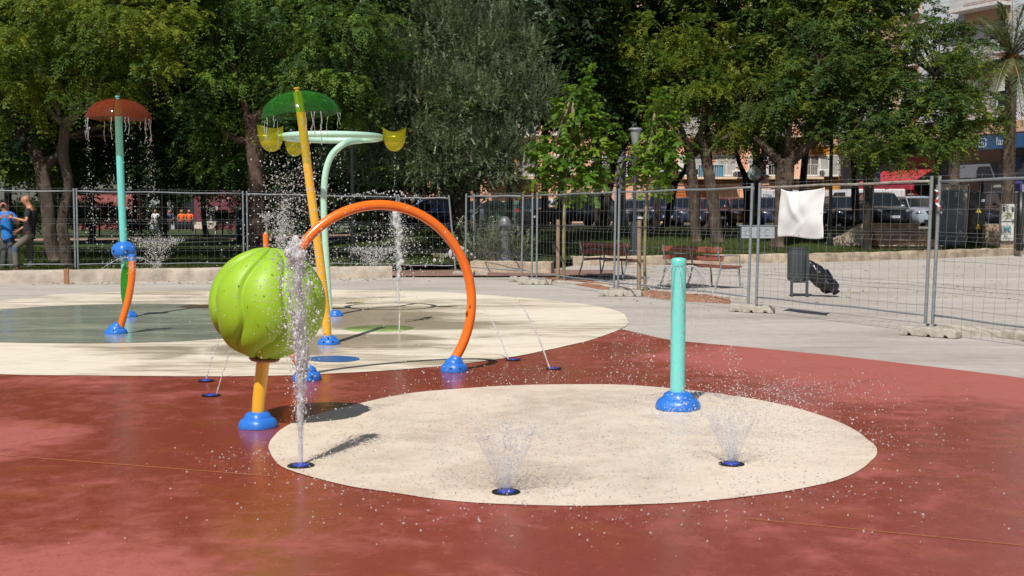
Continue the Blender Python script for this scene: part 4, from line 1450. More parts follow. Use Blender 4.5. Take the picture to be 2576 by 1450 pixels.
# walker at the street
def standing(h=1.0, walk=.12, arm=.0):
    k = h
    return dict(pelvis=(0, 0, .95 * k), chest=(0, 0, 1.25 * k), neck=(0, 0, 1.48 * k), head=(0, 0, 1.62 * k),
        shL=(.18, 0, 1.42 * k), elL=(.25, .03, 1.15 * k), haL=(.27, -.05, .92 * k), shR=(-.18, 0, 1.42 * k), elR=(-.25, .03, 1.15 * k), haR=(-.24, -.08 - arm, .95 * k + arm),
        hipL=(.09, 0, .90 * k), knL=(.10, -walk, .50 * k), anL=(.10, -walk * .5, .08), toL=(.11, -walk * .5 - .15, .03),
        hipR=(-.09, 0, .90 * k), knR=(-.10, walk * .6, .50 * k), anR=(-.12, walk * 1.8, .10), toR=(-.12, walk * 1.8 - .14, .03))
q = at(1508, 52.2)
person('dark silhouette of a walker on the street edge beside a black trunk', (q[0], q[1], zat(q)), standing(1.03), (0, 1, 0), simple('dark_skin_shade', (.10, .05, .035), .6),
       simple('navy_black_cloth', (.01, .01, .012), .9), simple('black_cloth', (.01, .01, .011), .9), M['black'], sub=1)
# seated and standing people far off in the park
def seated(k=1.0):
    return dict(pelvis=(0, .05, .50), chest=(0, .02, .78), neck=(0, 0, 1.0), head=(0, -.02, 1.14),
        shL=(.18, 0, .94), elL=(.24, -.08, .70), haL=(.12, -.28, .62), shR=(-.18, 0, .94), elR=(-.24, -.08, .70), haR=(-.12, -.28, .62),
        hipL=(.09, 0, .48), knL=(.11, -.42, .48), anL=(.11, -.40, .08), toL=(.12, -.54, .03),
        hipR=(-.09, 0, .48), knR=(-.11, -.42, .48), anR=(-.11, -.38, .08), toR=(-.12, -.52, .03))
m_or = simple('orange_vest', (.80, .13, .02), .8); m_gr = simple('dark_trousers', (.03, .03, .04), .9); m_wh = simple('white_shirt', (.65, .65, .65), .8); m_bl = simple('royal_shirt', (.02, .12, .55), .8)
rest_b = simple('pale_bench_paint', (.60, .55, .45), .7)
def far_bench(x, Y, label, rz=0, mat=None, k=1.0):
    q = at(x, Y)
    t = thing('park_bench', label, 'bench', (q[0], q[1], zat(q)), rz)
    t.scale = (k, k, k)
    mb = MB()
    for i in range(17):
        mb.box((-.84 + i * .105, .22, .68), (.075, .03, .42), 0, 0, Matrix.Rotation(R(-12), 4, 'X'))
    mb.build('backrest', mat or rest_b, t)
    mb = MB(); mb.box((0, 0, .44), (1.78, .42, .05)); mb.build('seat', mat or rest_b, t)
    for x0 in (-.75, .75):
        mb = MB(); mb.box((x0, 0, .22), (.06, .38, .42)); mb.build('leg', mat or rest_b, t)
    return t
far_bench(518, 92, 'white slatted bench under the dark trees behind the middle fence', 0, k=1.1)
for (x, Y, shirt, lb) in ((459, 70, m_or, 'tiny far person in an orange shirt, left one of the two by the aqua pole'),
                          (478, 70, m_or, 'tiny far person in an orange shirt, right one of the two by the aqua pole'),
                          (429, 71, simple('navy_shirt', (.02, .03, .10), .8), 'tiny far person in a navy shirt left of the orange shirts'),
                          (393, 72, m_wh, 'tiny far person in a white shirt under the red umbrella')):
    q = at(x / 1.0, Y)
    if x == 393:
        person(lb, (q[0], q[1], zat(q)), standing(1.0), (0, -1, 0), skin_m, shirt, m_gr, M['dark'], sub=1, group='far people in the park')
    else:
        person(lb, (q[0], q[1], zat(q) + .45), seated(), (0, -1, 0), skin_m, shirt, m_gr, M['dark'], sub=1, group='far people in the park')
far_bench(455, 71, 'dark bench under the seated far people', 0, M['black']).location.z += .4
q = at(898, 88)
person('tiny far person in a blue shirt on the sunlit far lawn', (q[0], q[1], zat(q)), seated(), (0, -1, 0), skin_m, m_bl, m_gr, M['dark'], sub=1, group='far people in the park')

# recycling container, dark teal
q = at(617, 56)
t = thing('recycling_container', 'dark teal rounded recycling container beside the big trunk', 'container', (q[0], q[1], zat(q)))
mb = MB(); mb.lathe([(.40, 0), (.44, .1), (.46, .9), (.42, 1.25), (.30, 1.5), (.12, 1.62), (.001, 1.64)], 8)
mb.build('shell', simple('dark_teal', (.01, .05, .07), .5), t, smooth=True, auto=30)
mb = MB(); mb.lathe([(.13, -.02), (.13, .02), (.001, .02)], 14, Matrix.Translation((0, -.42, 1.15)) @ Matrix.Rotation(R(90), 4, 'X'))
mb.build('opening', M['dark'], t, smooth=True)
# green wheelie containers by the street
m_gbin = simple('bin_green', (.04, .16, .10), .55)
for k, (x, w) in enumerate(((1243, 1.1), (1288, 1.0))):
    q = at(x, 62)
    t = thing('waste_container', ('green street waste container left of the dark trunk' if k == 0 else 'green street waste container right of the dark trunk'), 'container', (q[0], q[1], zat(q)), 0, 'green street waste containers')
    mb = MB(); mb.prism([(-w * .45, .15), (w * .45, .15), (w * .52, 1.1), (-w * .52, 1.1)], -.45, .45, Matrix.Rotation(R(90), 4, 'X')); mb.build('body', m_gbin, t)
    mb = MB(); mb.lathe([(w * .56, 1.1), (w * .54, 1.2), (w * .35, 1.32), (.001, 1.36)], 20, Matrix.Diagonal((1, .9, 1, 1))); mb.build('lid', m_gbin, t, smooth=True, auto=40)
    for x0 in (-.35, .35):
        mb = MB(); mb.lathe([(.08, -.03), (.08, .03)], 12, Matrix.Translation((x0 * w, -.4, .09)) @ Matrix.Rotation(R(90), 4, 'Y')); mb.build('wheel', M['black'], t, smooth=True)

# ---------------------------------------------------------------- cars
m_glass, nt, b_ = newmat('car_glass')
b_.inputs['Base Color'].default_value = (.012, .016, .02, 1); b_.inputs['Roughness'].default_value = .06; b_.inputs['Specular IOR Level'].default_value = .9
m_lamp, nt, b_ = newmat('headlamp'); b_.inputs['Base Color'].default_value = (.55, .57, .6, 1); b_.inputs['Roughness'].default_value = .12; b_.inputs['Metallic'].default_value = .7
m_tyre = simple('tyre', (.015, .015, .015), .85)
m_plate = simple('plate_white', (.7, .7, .72), .5)
m_taill, nt, b_ = newmat('tail_lamp'); b_.inputs['Base Color'].default_value = (.35, .01, .01, 1); b_.inputs['Roughness'].default_value = .15
def carpaint(name, c):
    m, nt, b = newmat(name)
    b.inputs['Base Color'].default_value = (*c, 1)
    b.inputs['Roughness'].default_value = .35
    b.inputs['Metallic'].default_value = .25
    b.inputs['Coat Weight'].default_value = 1.0
    b.inputs['Coat Roughness'].default_value = .04
    return m
def text_obj(body, txt, size, mat, parent, loc, rot, name='lettering', align='CENTER'):
    cu = bpy.data.curves.new(name, 'FONT')
    cu.body = txt; cu.size = size; cu.align_x = align; cu.align_y = 'CENTER'; cu.extrude = .004
    cu.materials.append(mat)
    tmp = bpy.data.objects.new(name, cu)
    COL.objects.link(tmp)
    dg = bpy.context.evaluated_depsgraph_get()
    me = bpy.data.meshes.new_from_object(tmp.evaluated_get(dg))
    bpy.data.objects.remove(tmp)
    me.name = name
    o = bpy.data.objects.new(name, me)
    COL.objects.link(o)
    o.parent = parent; o.location = loc; o.rotation_euler = rot
    return o
def car(x, Y, rz, paint, label, kind='hatch', txt=None, plate=True):
    """front of the car looks towards local -Y"""
    q = at(x, Y)
    t = thing('parked_car', label, 'car', (q[0], q[1], zat(q) + .03), rz, 'cars parked along the street')
    tall = {'hatch': 1.46, 'suv': 1.66, 'sedan': 1.42, 'estate': 1.48}[kind]
    ln = {'hatch': 2.0, 'suv': 2.2, 'sedan': 2.25, 'estate': 2.25}[kind]
    W = {'hatch': .86, 'suv': .92, 'sedan': .88, 'estate': .88}[kind]
    gz = .16 if kind != 'suv' else .22
    belt = tall * .64
    def loft(secs, mb):
        K = None
        for (y, prof) in secs:
            full = prof + [(-px, pz) for px, pz in reversed(prof)]
            K = len(full)
            mb.v += [(px, y, pz) for px, pz in full]
        for i in range(len(secs) - 1):
            for k in range(K):
                k2 = (k + 1) % K
                mb.f.append((i * K + k, i * K + k2, (i + 1) * K + k2, (i + 1) * K + k))
        mb.f.append(tuple(range(K - 1, -1, -1)))
        mb.f.append(tuple((len(secs) - 1) * K + k for k in range(K)))
    def bs(y, w, zt, zb):
        return (y, [(w * .25, zb), (w * .86, zb), (w * .97, zb + .10), (w, zb + (zt - zb) * .45), (w * .985, zt - .12), (w * .93, zt - .03), (w * .80, zt + .005), (w * .4, zt + .025)])
    mb = MB()
    hood = belt - .06
    loft([bs(-ln, W * .74, hood * .66, gz + .08), bs(-ln + .06, W * .84, hood * .80, gz + .02), bs(-ln + .25, W * .93, hood * .90, gz), bs(-ln + .7, W * .99, hood * .97, gz), bs(-ln * .42, W, belt - .01, gz),
          bs(0, W, belt, gz), bs(ln * .6, W, belt + .01, gz), bs(ln - .25, W * .96, belt, gz), bs(ln - .04, W * .88, belt - .1, gz + .05), bs(ln, W * .82, belt - .25, gz + .12)], mb)
    mb.build('body', paint, t, smooth=True, auto=32)
    # glass house and roof
    rear_end = {'hatch': ln - .12, 'suv': ln - .1, 'sedan': ln - .75, 'estate': ln - .1}[kind]
    top_r = {'hatch': ln - .65, 'suv': ln - .5, 'sedan': ln - 1.35, 'estate': ln - .45}[kind]
    w0, w1 = W * .88, W * .68
    y0, y1 = -ln * .46, -ln * .46 + (.75 if kind != 'suv' else .62)
    gb, gt = belt - .02, tall - .07
    mb = MB()
    mb.add([(-w0, y0, gb), (w0, y0, gb), (w0, rear_end, gb), (-w0, rear_end, gb), (-w1, y1, gt), (w1, y1, gt), (w1, top_r, gt), (-w1, top_r, gt)],
           [(0, 1, 5, 4), (1, 2, 6, 5), (2, 3, 7, 6), (3, 0, 4, 7), (4, 5, 6, 7)])
    mb.build('windows', m_glass, t)
    mb = MB()
    lofts = [(y1 - .06, w1 * .93, gt - .02, .02), (y1 + .06, w1 * 1.0, gt + .01, .045), ((y1 + top_r) / 2, w1 * 1.03, gt + .015, .06), (top_r - .05, w1 * 1.0, gt + .01, .045), (top_r + .08, w1 * .92, gt - .02, .02)]
    loft([(y, [(w * .3, zb - .03), (w * 1.02, zb - .03), (w * 1.03, zb), (w * .9, zb + h * .7), (w * .5, zb + h)]) for y, w, zb, h in lofts], mb)
    for sx in (-1, 1):
        mb.tube([(sx * w0 * .99, y0 - .02, gb), (sx * w1 * 1.0, y1, gt)], .028, 6)
        mb.tube([(sx * w0 * 1.0, rear_end, gb), (sx * w1 * 1.0, top_r, gt)], .05, 6)
        mb.tube([(sx * (w0 + .004), (y1 + top_r) / 2, gb), (sx * (w1 + .004), (y1 + top_r) / 2, gt)], .03, 6)
    mb.build('roof', paint, t, smooth=True, auto=40)
    # wheels
    for sx in (-1, 1):
        for yy in (-ln + .78, ln - .80):
            Mw = Matrix.Translation((sx * (W - .10), yy, .32 - .03)) @ Matrix.Rotation(R(90), 4, 'Y')
            mb = MB(); mb.lathe([(.20, -.11), (.30, -.11), (.32, -.08), (.32, .08), (.30, .11), (.20, .11)], 24, Mw)
            wh = mb.build('wheel', m_tyre, t, smooth=True, auto=40)
            mb = MB(); mb.lathe([(.205, .10), (.19, .112), (.06, .09), (.001, .10)] if sx > 0 else [(.001, -.10), (.06, -.09), (.19, -.112), (.205, -.10)], 20, Mw)
            mb.build('rim', M['steel'], wh, smooth=True)
    # front: lamps, grille, plate, bumper intake, mirrors
    hz = hood * .74
    for sx in (-1, 1):
        mb = MB(); mb.ball((sx * W * .72, -ln + .13, hz), .16, 14, 8, (1.15, .75, .52), Matrix.Rotation(R(12 * sx), 4, 'Z') @ Matrix.Rotation(R(14 * -sx), 4, 'Y'))
        mb.build('headlight', m_lamp, t, smooth=True)
        mb = MB(); mb.ball((sx * (W + .08), y0 + .25, gb + .06), .095, 12, 8, (1.1, .7, .75)); mb.build('mirror', paint, t, smooth=True)
        mb = MB(); mb.box((sx * W * .78, ln - .08, belt - .18), (.22, .14, .22), 0, .03); mb.build('tail_light', m_taill, t)
    mb = MB(); mb.prism([(-.30, hz - .09), (.30, hz - .09), (.38, hz + .10), (-.38, hz + .10)], 0, .05, Matrix.Translation((0, -ln + .045, 0)) @ Matrix.Rotation(R(90), 4, 'X'))
    mb.build('grille', M['dark'], t)
    mb = MB(); mb.box((0, -ln + .015, gz + .12), (W * 1.15, .06, .13), 0, .02); mb.build('air_intake', M['dark'], t)
    if plate:
        mb = MB(); mb.box((0, -ln - .035, gz + .25), (.52, .015, .11)); pl = mb.build('licence_plate', m_plate, t)
        if txt: text_obj(None, txt, .105, M['dark'], pl, (.03, -ln - .044, gz + .25), (R(90), 0, 0), 'digits')
        mb = MB(); mb.box((-.235, -ln - .044, gz + .25), (.045, .004, .108)); mb.build('blue_strip', simple('plate_blue', (.02, .08, .4), .5), pl)
    return t
cp_ = {k: carpaint('paint_' + k, v) for k, v in dict(silver=(.36, .42, .50), black=(.012, .014, .018), navy=(.03, .04, .085), red=(.45, .012, .012), white=(.72, .73, .74),
       maroon=(.12, .018, .018), greyblue=(.10, .13, .17), brown=(.16, .06, .035), blue=(.02, .06, .25)).items()}
car(2303, 56.0, R(4), cp_['silver'], 'silver car with a wide black grille above the stone steps', 'hatch', '9668 GYG')
car(2205, 56.6, R(3), cp_['black'], 'black car with a pale sunshade in the windscreen beside the silver car', 'suv', '1148 B')
# sunshade
car(2108, 57.5, R(3), cp_['black'], 'dark car just right of the white canvas', 'estate')
car(2010, 58.3, R(2), cp_['navy'], 'dark car hidden behind the white canvas', 'hatch')
car(1932, 59.2, R(2), cp_['navy'], 'dark car with its bonnet between posts and canvas below the delivery truck', 'hatch')
car(1862, 60.0, R(2), cp_['brown'], 'reddish brown car with an orange glint left of the fence posts', 'hatch')
car(1795, 60.8, R(1), cp_['maroon'], 'dark maroon car between the two grey trunks', 'hatch')
car(1730, 61.3, R(1), cp_['navy'], 'dark blue car behind the left grey trunk', 'estate')
car(1664, 62, 0, cp_['navy'], 'dark car left of the two grey trunks with a high roof', 'suv')
car(1602, 62.5, 0, cp_['greyblue'], 'grey blue car behind the street lamp base', 'sedan')
car(2530, 52.5, R(6), cp_['navy'], 'dark blue car with bright headlight behind the cabinets', 'suv')
car(1443, 60.5, R(-62), cp_['black'], 'black estate car seen from its side behind the first young tree', 'suv')
car(1382, 66, R(160), cp_['white'], 'small white car seen from behind at the left of the black estate', 'hatch')
car(1330, 66.5, R(165), cp_['red'], 'red car behind the iron column', 'hatch')
car(1349, 62.5, R(170), cp_['black'], 'black car tail in front of the red car', 'hatch')
car(1080, 64, R(-70), cp_['blue'], 'blue car in deep shade under the olive tree', 'hatch')
car(1165, 70, R(-80), cp_['greyblue'], 'grey car in deep shade left of the green containers', 'sedan')
car(2262, 66, R(-75), cp_['red'], 'bright red car roof showing between black and silver cars', 'hatch')
q = at(2203, 56.6)
msh = simple('foil_sunshade', (.35, .55, .55), .25, .3, var=.5, vs=7, bs=1.0, bscale=9)
mb = MB(); mb.box((.05, -.70, 1.31), (1.15, .02, .42), 0, .005, Matrix.Rotation(R(-52), 4, 'X'))
o = mb.build('sun_shade', msh, None, loc=(q[0], q[1], zat(q) + .0))
o.rotation_euler = (0, 0, R(3))
tag(o, 'crinkled silver green foil shade across the black car windscreen', 'sunshade')
# white vans
def van(x, Y, rz, label, name, w, l, h, z0, cab_side, letter=False):
    q = at(x, Y)
    t = thing(name, label, 'van', (q[0], q[1], zat(q) + .03), rz)
    mb = MB(); mb.box((0, 0, z0 + (h - z0) / 2), (l, w, h - z0), 0, .06); bx_ = mb.build('cargo_box', cp_['white'], t)
    mb = MB(); mb.prism([(l / 2, .35), (l / 2 + 1.5, .35), (l / 2 + 1.5, 1.15), (l / 2 + 1.0, 1.95), (l / 2, 2.0)], -w * .46, w * .46, Matrix.Rotation(R(90), 4, 'X'))
    cb = mb.build('cab', cp_['white'], t)
    mb = MB(); mb.prism([(l / 2 + .35, 1.2), (l / 2 + 1.35, 1.2), (l / 2 + .95, 1.8), (l / 2 + .35, 1.82)], -w * .468, w * .468, Matrix.Rotation(R(90), 4, 'X'))
    mb.build('window', m_glass, cb)
    for sx in (-l * .3, l / 2 + .8):
        for sy in (-1, 1):
            mb = MB(); mb.lathe([(.2, -.1), (.34, -.1), (.36, 0), (.34, .1), (.2, .1)], 20, Matrix.Translation((sx, sy * w * .42, .36)) @ Matrix.Rotation(R(90), 4, 'X')); mb.build('wheel', m_tyre, t, smooth=True)
    mb = MB(); mb.box((-l / 2 + .03, -w * .51, z0 + .5), (.12, .02, .25)); mb.build('tail_light', m_taill, t)
    mb = MB(); mb.box((-l / 2 + .2, -w * .51, h - .2), (.12, .02, .10)); mb.build('marker_lamp', M['galv'], t)
    if letter:
        mred = simple('logo_red', (.6, .04, .03), .5)
        text_obj(None, 'TIPSA', .22, simple('logo_navy', (.015, .02, .09), .5), bx_, (-.10, -w / 2 - .006, h - .36), (R(90), 0, 0), 'lettering')
        for (sx, sz_, dx, dz) in ((-.55, h - .13, .14, -.12), (.36, h - .13, -.14, -.12), (.36, h - .72, -.14, .12), (-.55, h - .72, .14, .12)):
            mb = MB(); mb.prism([(0, 0), (dx, 0), (dx * .7, dz * .35), (dx * .35, dz * .35), (dx * .25, dz)], 0, .006, Matrix.Translation((sx, -w / 2 - .001, sz_)) @ Matrix.Rotation(R(90), 4, 'X')); mb.build('corner_mark', mred, bx_)
    return t
van(1924, 67.5, R(2), 'white delivery truck with dark letters and red corner marks beside the canvas', 'delivery_truck', 1.6, 1.5, 2.0, .45, 1, True)
van(2195, 66.5, R(180), 'white van roof showing behind the black cars', 'white_van', 1.9, 3.0, 2.0, .4, 1)

# ---------------------------------------------------------------- buildings
m_sal = simple('salmon_render', (.78, .40, .26), .9, var=.08, vs=.6)
m_sal2 = simple('burnt_orange_render', (.45, .13, .04), .9, var=.1, vs=.6)
m_yel = simple('ochre_render', (.60, .27, .04), .9, var=.08, vs=.6)
m_shut = simple('shutter_grey', (.42, .40, .38), .7, var=.08)
m_shutd = simple('shutter_dark', (.16, .13, .12), .7)
m_fr = simple('white_frame', (.65, .63, .6), .6)
m_lat = simple('cream_lattice', (.60, .48, .34), .8)
m_cable = simple('cable', (.10, .05, .04), .8)
m_rail = simple('white_railing', (.55, .54, .52), .6)
m_pane, nt, b_ = newmat('window_glass'); b_.inputs['Base Color'].default_value = (.02, .025, .03, 1); b_.inputs['Roughness'].default_value = .1
B1X0, B1X1, B1Y, B1Z = -14.0, 25.6, 85.0, .84
t = thing('apartment_building', 'long salmon apartment building across the street behind the parked cars', 'building', (B1X0, B1Y, B1Z))
Wd = B1X1 - B1X0
mb = MB(); mb.box((Wd / 2 - 2, 6, 9), (Wd - 4, 12, 18)); mb.build('wall', m_sal, t)
mb = MB(); mb.box((Wd - 2.0, 6.2, 9), (3.8, 12, 18)); mb.build('wall', m_yel, t)
def b1x(D): return (D - 1288) / FPX * B1Y - B1X0
def b1z(y): return CAM_H + (541 - y) / FPX * B1Y - B1Z
def win(t, x, z, w, h, shut=.5, mat=None, y=-.0, bars=False):
    mb = MB()
    for (cx, cz, sx, sz_) in ((0, h / 2 + .04, w + .16, .08), (0, -h / 2 - .04, w + .16, .08), (-w / 2 - .04, 0, .08, h), (w / 2 + .04, 0, .08, h), (0, 0, .05, h)):
        mb.box((x + cx, y - .03, z + cz), (sx, .08, sz_))
    f = mb.build('window', m_fr, t)
    mb = MB(); mb.box((x, y - .008, z), (w, .02, h)); mb.build('pane', m_pane, f)
    if shut > 0:
        mb = MB()
        n_ = max(2, int(h * shut / .09))
        for k in range(n_):
            mb.box((x, y - .035, z + h / 2 - (k + .5) * h * shut / n_), (w * .98, .03, h * shut / n_ * .85))
        mb.build('shutter', mat or m_shut, f)
    mb = MB(); mb.box((x, y - .1, z - h / 2 - .1), (w + .3, .22, .06)); mb.build('sill', m_fr, f)
    return f
random.seed(11)
for fl_i in range(5):
    zc = b1z(441) + .68 + fl_i * 2.95
    for k, D in enumerate((1010, 1080, 1150, 1250, 1330, 1415, 1515, 1575, 1655, 1735, 1825, 1905, 1955, 2035, 2080, 2138)):
        w = 1.3 if k % 3 else 1.6
        win(t, b1x(D), zc, w, 1.35, random.choice((.5, 1.0, .7, 1.0)), m_shutd if D in (1955, 2035) else m_shut)
    for (Da, Db) in ((1225, 1345), (1715, 1845), (1930, 2060), (2112, 2158)):
        xa, xb = b1x(Da), b1x(Db)
        mb = MB(); mb.box(((xa + xb) / 2, -.55, zc - .95), (xb - xa, 1.1, .16), 0, .02)
        bl = mb.build('balcony', simple('balcony_cream', (.70, .52, .36), .8), t)
        mb = MB()
        nb_ = int((xb - xa) / .16)
        for k in range(nb_ + 1):
            mb.box((xa + (xb - xa) * k / nb_, -1.05, zc - .42), (.025, .025, .88))
        mb.box(((xa + xb) / 2, -1.05, zc + .03), (xb - xa, .05, .05))
        mb.build('railing', m_rail, bl)
for (Da, Db, yt, yb, mt_, nm) in ((1668, 1727, 478, 520, m_sal2, 'garage_door'), (1752, 1800, 455, 520, m_sal2, 'garage_door'), (2081, 2106, 478, 515, m_shut, 'garage_door'), (1440, 1475, 485, 520, m_shutd, 'garage_door'), (1310, 1350, 480, 520, m_sal2, 'garage_door'), (1545, 1560, 478, 505, simple('teal_door', (.02, .20, .20), .6), 'door')):
    xa, xb = b1x(Da), b1x(Db); za, zb2 = b1z(yb), b1z(yt)
    za = max(za, 0.05)
    mb = MB(); mb.box(((xa + xb) / 2, -.01, (za + zb2) / 2), (xb - xa, .06, zb2 - za))
    for k in range(6): mb.box(((xa + xb) / 2, -.05, za + (zb2 - za) * (k + .5) / 6), (xb - xa - .1, .03, (zb2 - za) / 7))
    mb.build(nm, mt_, t)
for (Da, Db, yt, yb, mt_) in ((1586, 1648, 483, 499, m_lat), (1883, 1912, 470, 482, m_lat), (2127, 2168, 470, 487, m_rail), (1500, 1530, 484, 496, m_lat)):
    xa, xb = b1x(Da), b1x(Db); za, zb2 = b1z(yb), b1z(yt)
    mb = MB(); mb.box(((xa + xb) / 2, -.005, (za + zb2) / 2), (xb - xa, .03, zb2 - za)); d_ = mb.build('vent_panel', M['dark'], t)
    mb = MB()
    nx_ = int((xb - xa) / .2)
    for k in range(nx_ + 1): mb.box((xa + (xb - xa) * k / nx_, -.05, (za + zb2) / 2), (.07, .06, zb2 - za))
    for k in range(4): mb.box(((xa + xb) / 2, -.055, za + (zb2 - za) * k / 3), (xb - xa, .06, .07))
    mb.build('lattice', mt_, d_)
mb = MB()
for dz in (0, -.12, -.3):
    mb.tube([(b1x(1290) + k * .9, -.12, b1z(452) + dz + (.05 if dz else .02) * math.sin(k * 1.7 + dz * 9)) for k in range(int((b1x(2110) - b1x(1290)) / .9))], .035, 5)
mb.build('cable', m_cable, t)
mb = MB(); mb.box((b1x(1783), -.5, b1z(432)), (b1x(1812) - b1x(1754), .9, .9), 0, .03); mb.build('awning', simple('blue_awning', (.03, .20, .32), .7), t)
for (D, y) in ((1702, 424), (1850, 440), (1862, 441), (2065, 437)):
    mb = MB(); mb.box((b1x(D), -.25, b1z(y)), (.8, .4, .55), 0, .04); ac = mb.build('air_conditioner', m_fr, t)
    mb = MB(); mb.lathe([(.2, 0), (.2, .02), (.001, .02)], 16, Matrix.Translation((b1x(D) - .12, -.45, b1z(y))) @ Matrix.Rotation(R(90), 4, 'X')); mb.build('fan', M['dark'], ac)
mb = MB(); mb.box((Wd / 2, 6, 18.2), (Wd + .6, 12.6, .4)); mb.build('roof', m_sal2, t)

# second building, oblique on the right
A2 = Vector((20.4, 75.7)); d2 = Vector((.45, -.893)).normalized()
t = thing('apartment_building', 'peach and white panelled corner building with shops on the right', 'building', (A2.x, A2.y, .84), math.atan2(d2.y, d2.x))
def s2(D):
    u = (D - 1288) / FPX
    return (A2.y * u - A2.x) / (d2.x - u * d2.y)
def z2(D, y): return CAM_H + (541 - y) / FPX * (A2.y + d2.y * s2(D)) - .84
m_gf = simple('grey_shop_wall', (.16, .16, .17), .8, var=.1, vs=1)
m_peach = simple('peach_render', (.62, .38, .27), .85, var=.06, vs=.8)
m_tan = simple('tan_render', (.42, .28, .20), .85, var=.06, vs=.8)
mtile, nt, b_ = newmat('white_tiles')
v_ = coord(nt)
br = nt.nodes.new('ShaderNodeTexBrick'); br.offset = 0; br.inputs['Scale'].default_value = 1.0
br.inputs['Brick Width'].default_value = 1.0; br.inputs['Row Height'].default_value = .9; br.inputs['Mortar Size'].default_value = .012
br.inputs['Color1'].default_value = (.60, .63, .68, 1); br.inputs['Color2'].default_value = (.63, .66, .70, 1); br.inputs['Mortar'].default_value = (.35, .36, .38, 1)
sx_ = nt.nodes.new('ShaderNodeSeparateXYZ'); cx_ = nt.nodes.new('ShaderNodeCombineXYZ')
nt.links.new(v_, sx_.inputs[0]); nt.links.new(sx_.outputs[0], cx_.inputs[0]); nt.links.new(sx_.outputs[2], cx_.inputs[1]); nt.links.new(cx_.outputs[0], br.inputs['Vector'])
nt.links.new(br.outputs['Color'], b_.inputs['Base Color']); b_.inputs['Roughness'].default_value = .4
mb = MB(); mb.box((13, 7.6, 2.45), (26, 13, 4.9)); mb.build('shop_wall', m_gf, t)
mb = MB(); mb.box((13, 6.6, 11.5), (26, 13.2, 13.15)); mb.build('wall', m_peach, t)
mb = MB(); mb.box((13, .0, 5.25), (26.2, 1.8, .62), 0, .02); mb.build('overhang', m_peach, t)
for fl_i in range(4):
    zc = 5.6 + fl_i * 3.0
    for (a, b_2) in ((.3, 3.2), (7.6, 10.7), (13.9, 26.0)):
        mb = MB(); mb.box(((a + b_2) / 2, -.06, zc + 1.5), (b_2 - a, .12, 3.0 - .02)); mb.build('tile_panel', mtile, t)
    for x in (4.6, 6.7, 11.5, 13.1):
        win(t, x, zc + 1.6, 1.2, 1.5, .45, m_fr)
    mb = MB(); mb.box((12.2, -.5, zc + .25), (3.4, 1.1, .18)); bl = mb.build('balcony', m_fr, t)
    mb = MB()
    for k in range(12): mb.box((12.2, -1.02, zc + .42 + k * .08), (3.4, .03, .045))
    mb.build('railing', m_rail, bl)
# shop fronts
x0, x1 = s2(2440), s2(2486)
mb = MB(); mb.box(((s2(2395) + s2(2488)) / 2, .95, 3.0), (s2(2488) - s2(2395), .5, 3.8)); mb.build('shop_wall', m_tan, t)
mb = MB(); mb.box(((x0 + x1) / 2, .68, 1.5), (x1 - x0, .1, 2.9)); mb.build('doorway', M['dark'], t)
mb = MB(); mb.box(((s2(2400) + s2(2486)) / 2, .35, 3.05), (s2(2486) - s2(2400), .8, .75)); mb.build('awning', simple('grey_awning', (.18, .19, .22), .8), t)
mb = MB(); mb.box((s2(2549), .72, 1.7), (s2(2700) - s2(2492) , .3, 3.4)); mb.build('shop_wall', simple('light_shop_wall', (.35, .34, .33), .7), t)
for (Da, Db, ya, yb, c_) in ((2520, 2545, 395, 425, (.04, .10, .28)), (2523, 2550, 445, 480, (.10, .10, .35)), (2527, 2533, 400, 480, (.02, .03, .03))):
    xa, xb = s2(Da), s2(Db)
    mb = MB(); mb.box(((xa + xb) / 2, .50, z2(2540, (ya + yb) / 2)), (xb - xa, .05, (yb - ya) / 47.)); mb.build('poster', simple('poster_ink', c_, .5), t)
# blue shop sign
xa, xb = s2(2488), s2(2600)
za, zb2 = z2(2530, 378), z2(2530, 343)
mb = MB(); mb.box(((xa + xb) / 2, -.98, (za + zb2) / 2), (xb - xa, .14, zb2 - za), 0, .01)
sg = mb.build('shop_sign', simple('sign_blue', (.035, .09, .20), .4), t)
m_let = simple('sign_letters', (.50, .55, .62), .5)
zc = (za + zb2) / 2
mb = MB(); bxx = s2(2500)
for (cx, cz, w, h) in ((0, .22, .5, .06), (0, -.22, .5, .06), (-.22, 0, .06, .44), (.22, 0, .06, .44)): mb.box((bxx + cx, -1.06, zc + cz), (w, .02, h))
mb.build('logo', m_let, sg)
text_obj(None, 'n', .42, m_let, sg, (bxx, -1.06, zc), (R(90), 0, 0))
text_obj(None, 'lar', .58, m_let, sg, (s2(2545), -1.06, zc), (R(90), 0, 0))
# red awning shop
xa, xb = s2(2211), s2(2350)
mb = MB()
mb.add([(xa + .25, .0, 3.25), (xb - .25, .0, 3.25), (xb, -1.7, 2.55), (xa, -1.7, 2.55), (xa + .25, .0, 3.2), (xb - .25, .0, 3.2), (xb, -1.7, 2.5), (xa, -1.7, 2.5)],
       [(0, 3, 2, 1), (4, 5, 6, 7), (0, 4, 7, 3), (1, 2, 6, 5), (0, 1, 5, 4), (3, 7, 6, 2)])
aw = mb.build('awning', simple('red_canvas', (.40, .03, .04), .8), t)
mb = MB(); mb.box(((xa + xb) / 2, -1.72, 2.48), (xb - xa, .06, .12)); mb.build('front_bar', m_fr, aw)
mb = MB(); mb.box(((xa + xb) / 2, -1.70, 2.24), (xb - xa, .02, .38)); mb.build('valance', simple('dark_red_canvas', (.38, .02, .05), .8), aw)
mb = MB(); mb.box((s2(2290), .6, 3.9), (s2(2330) - s2(2250), .2, 1.3)); mb.build('shop_sign', simple('wine_board', (.22, .03, .06), .6), t)
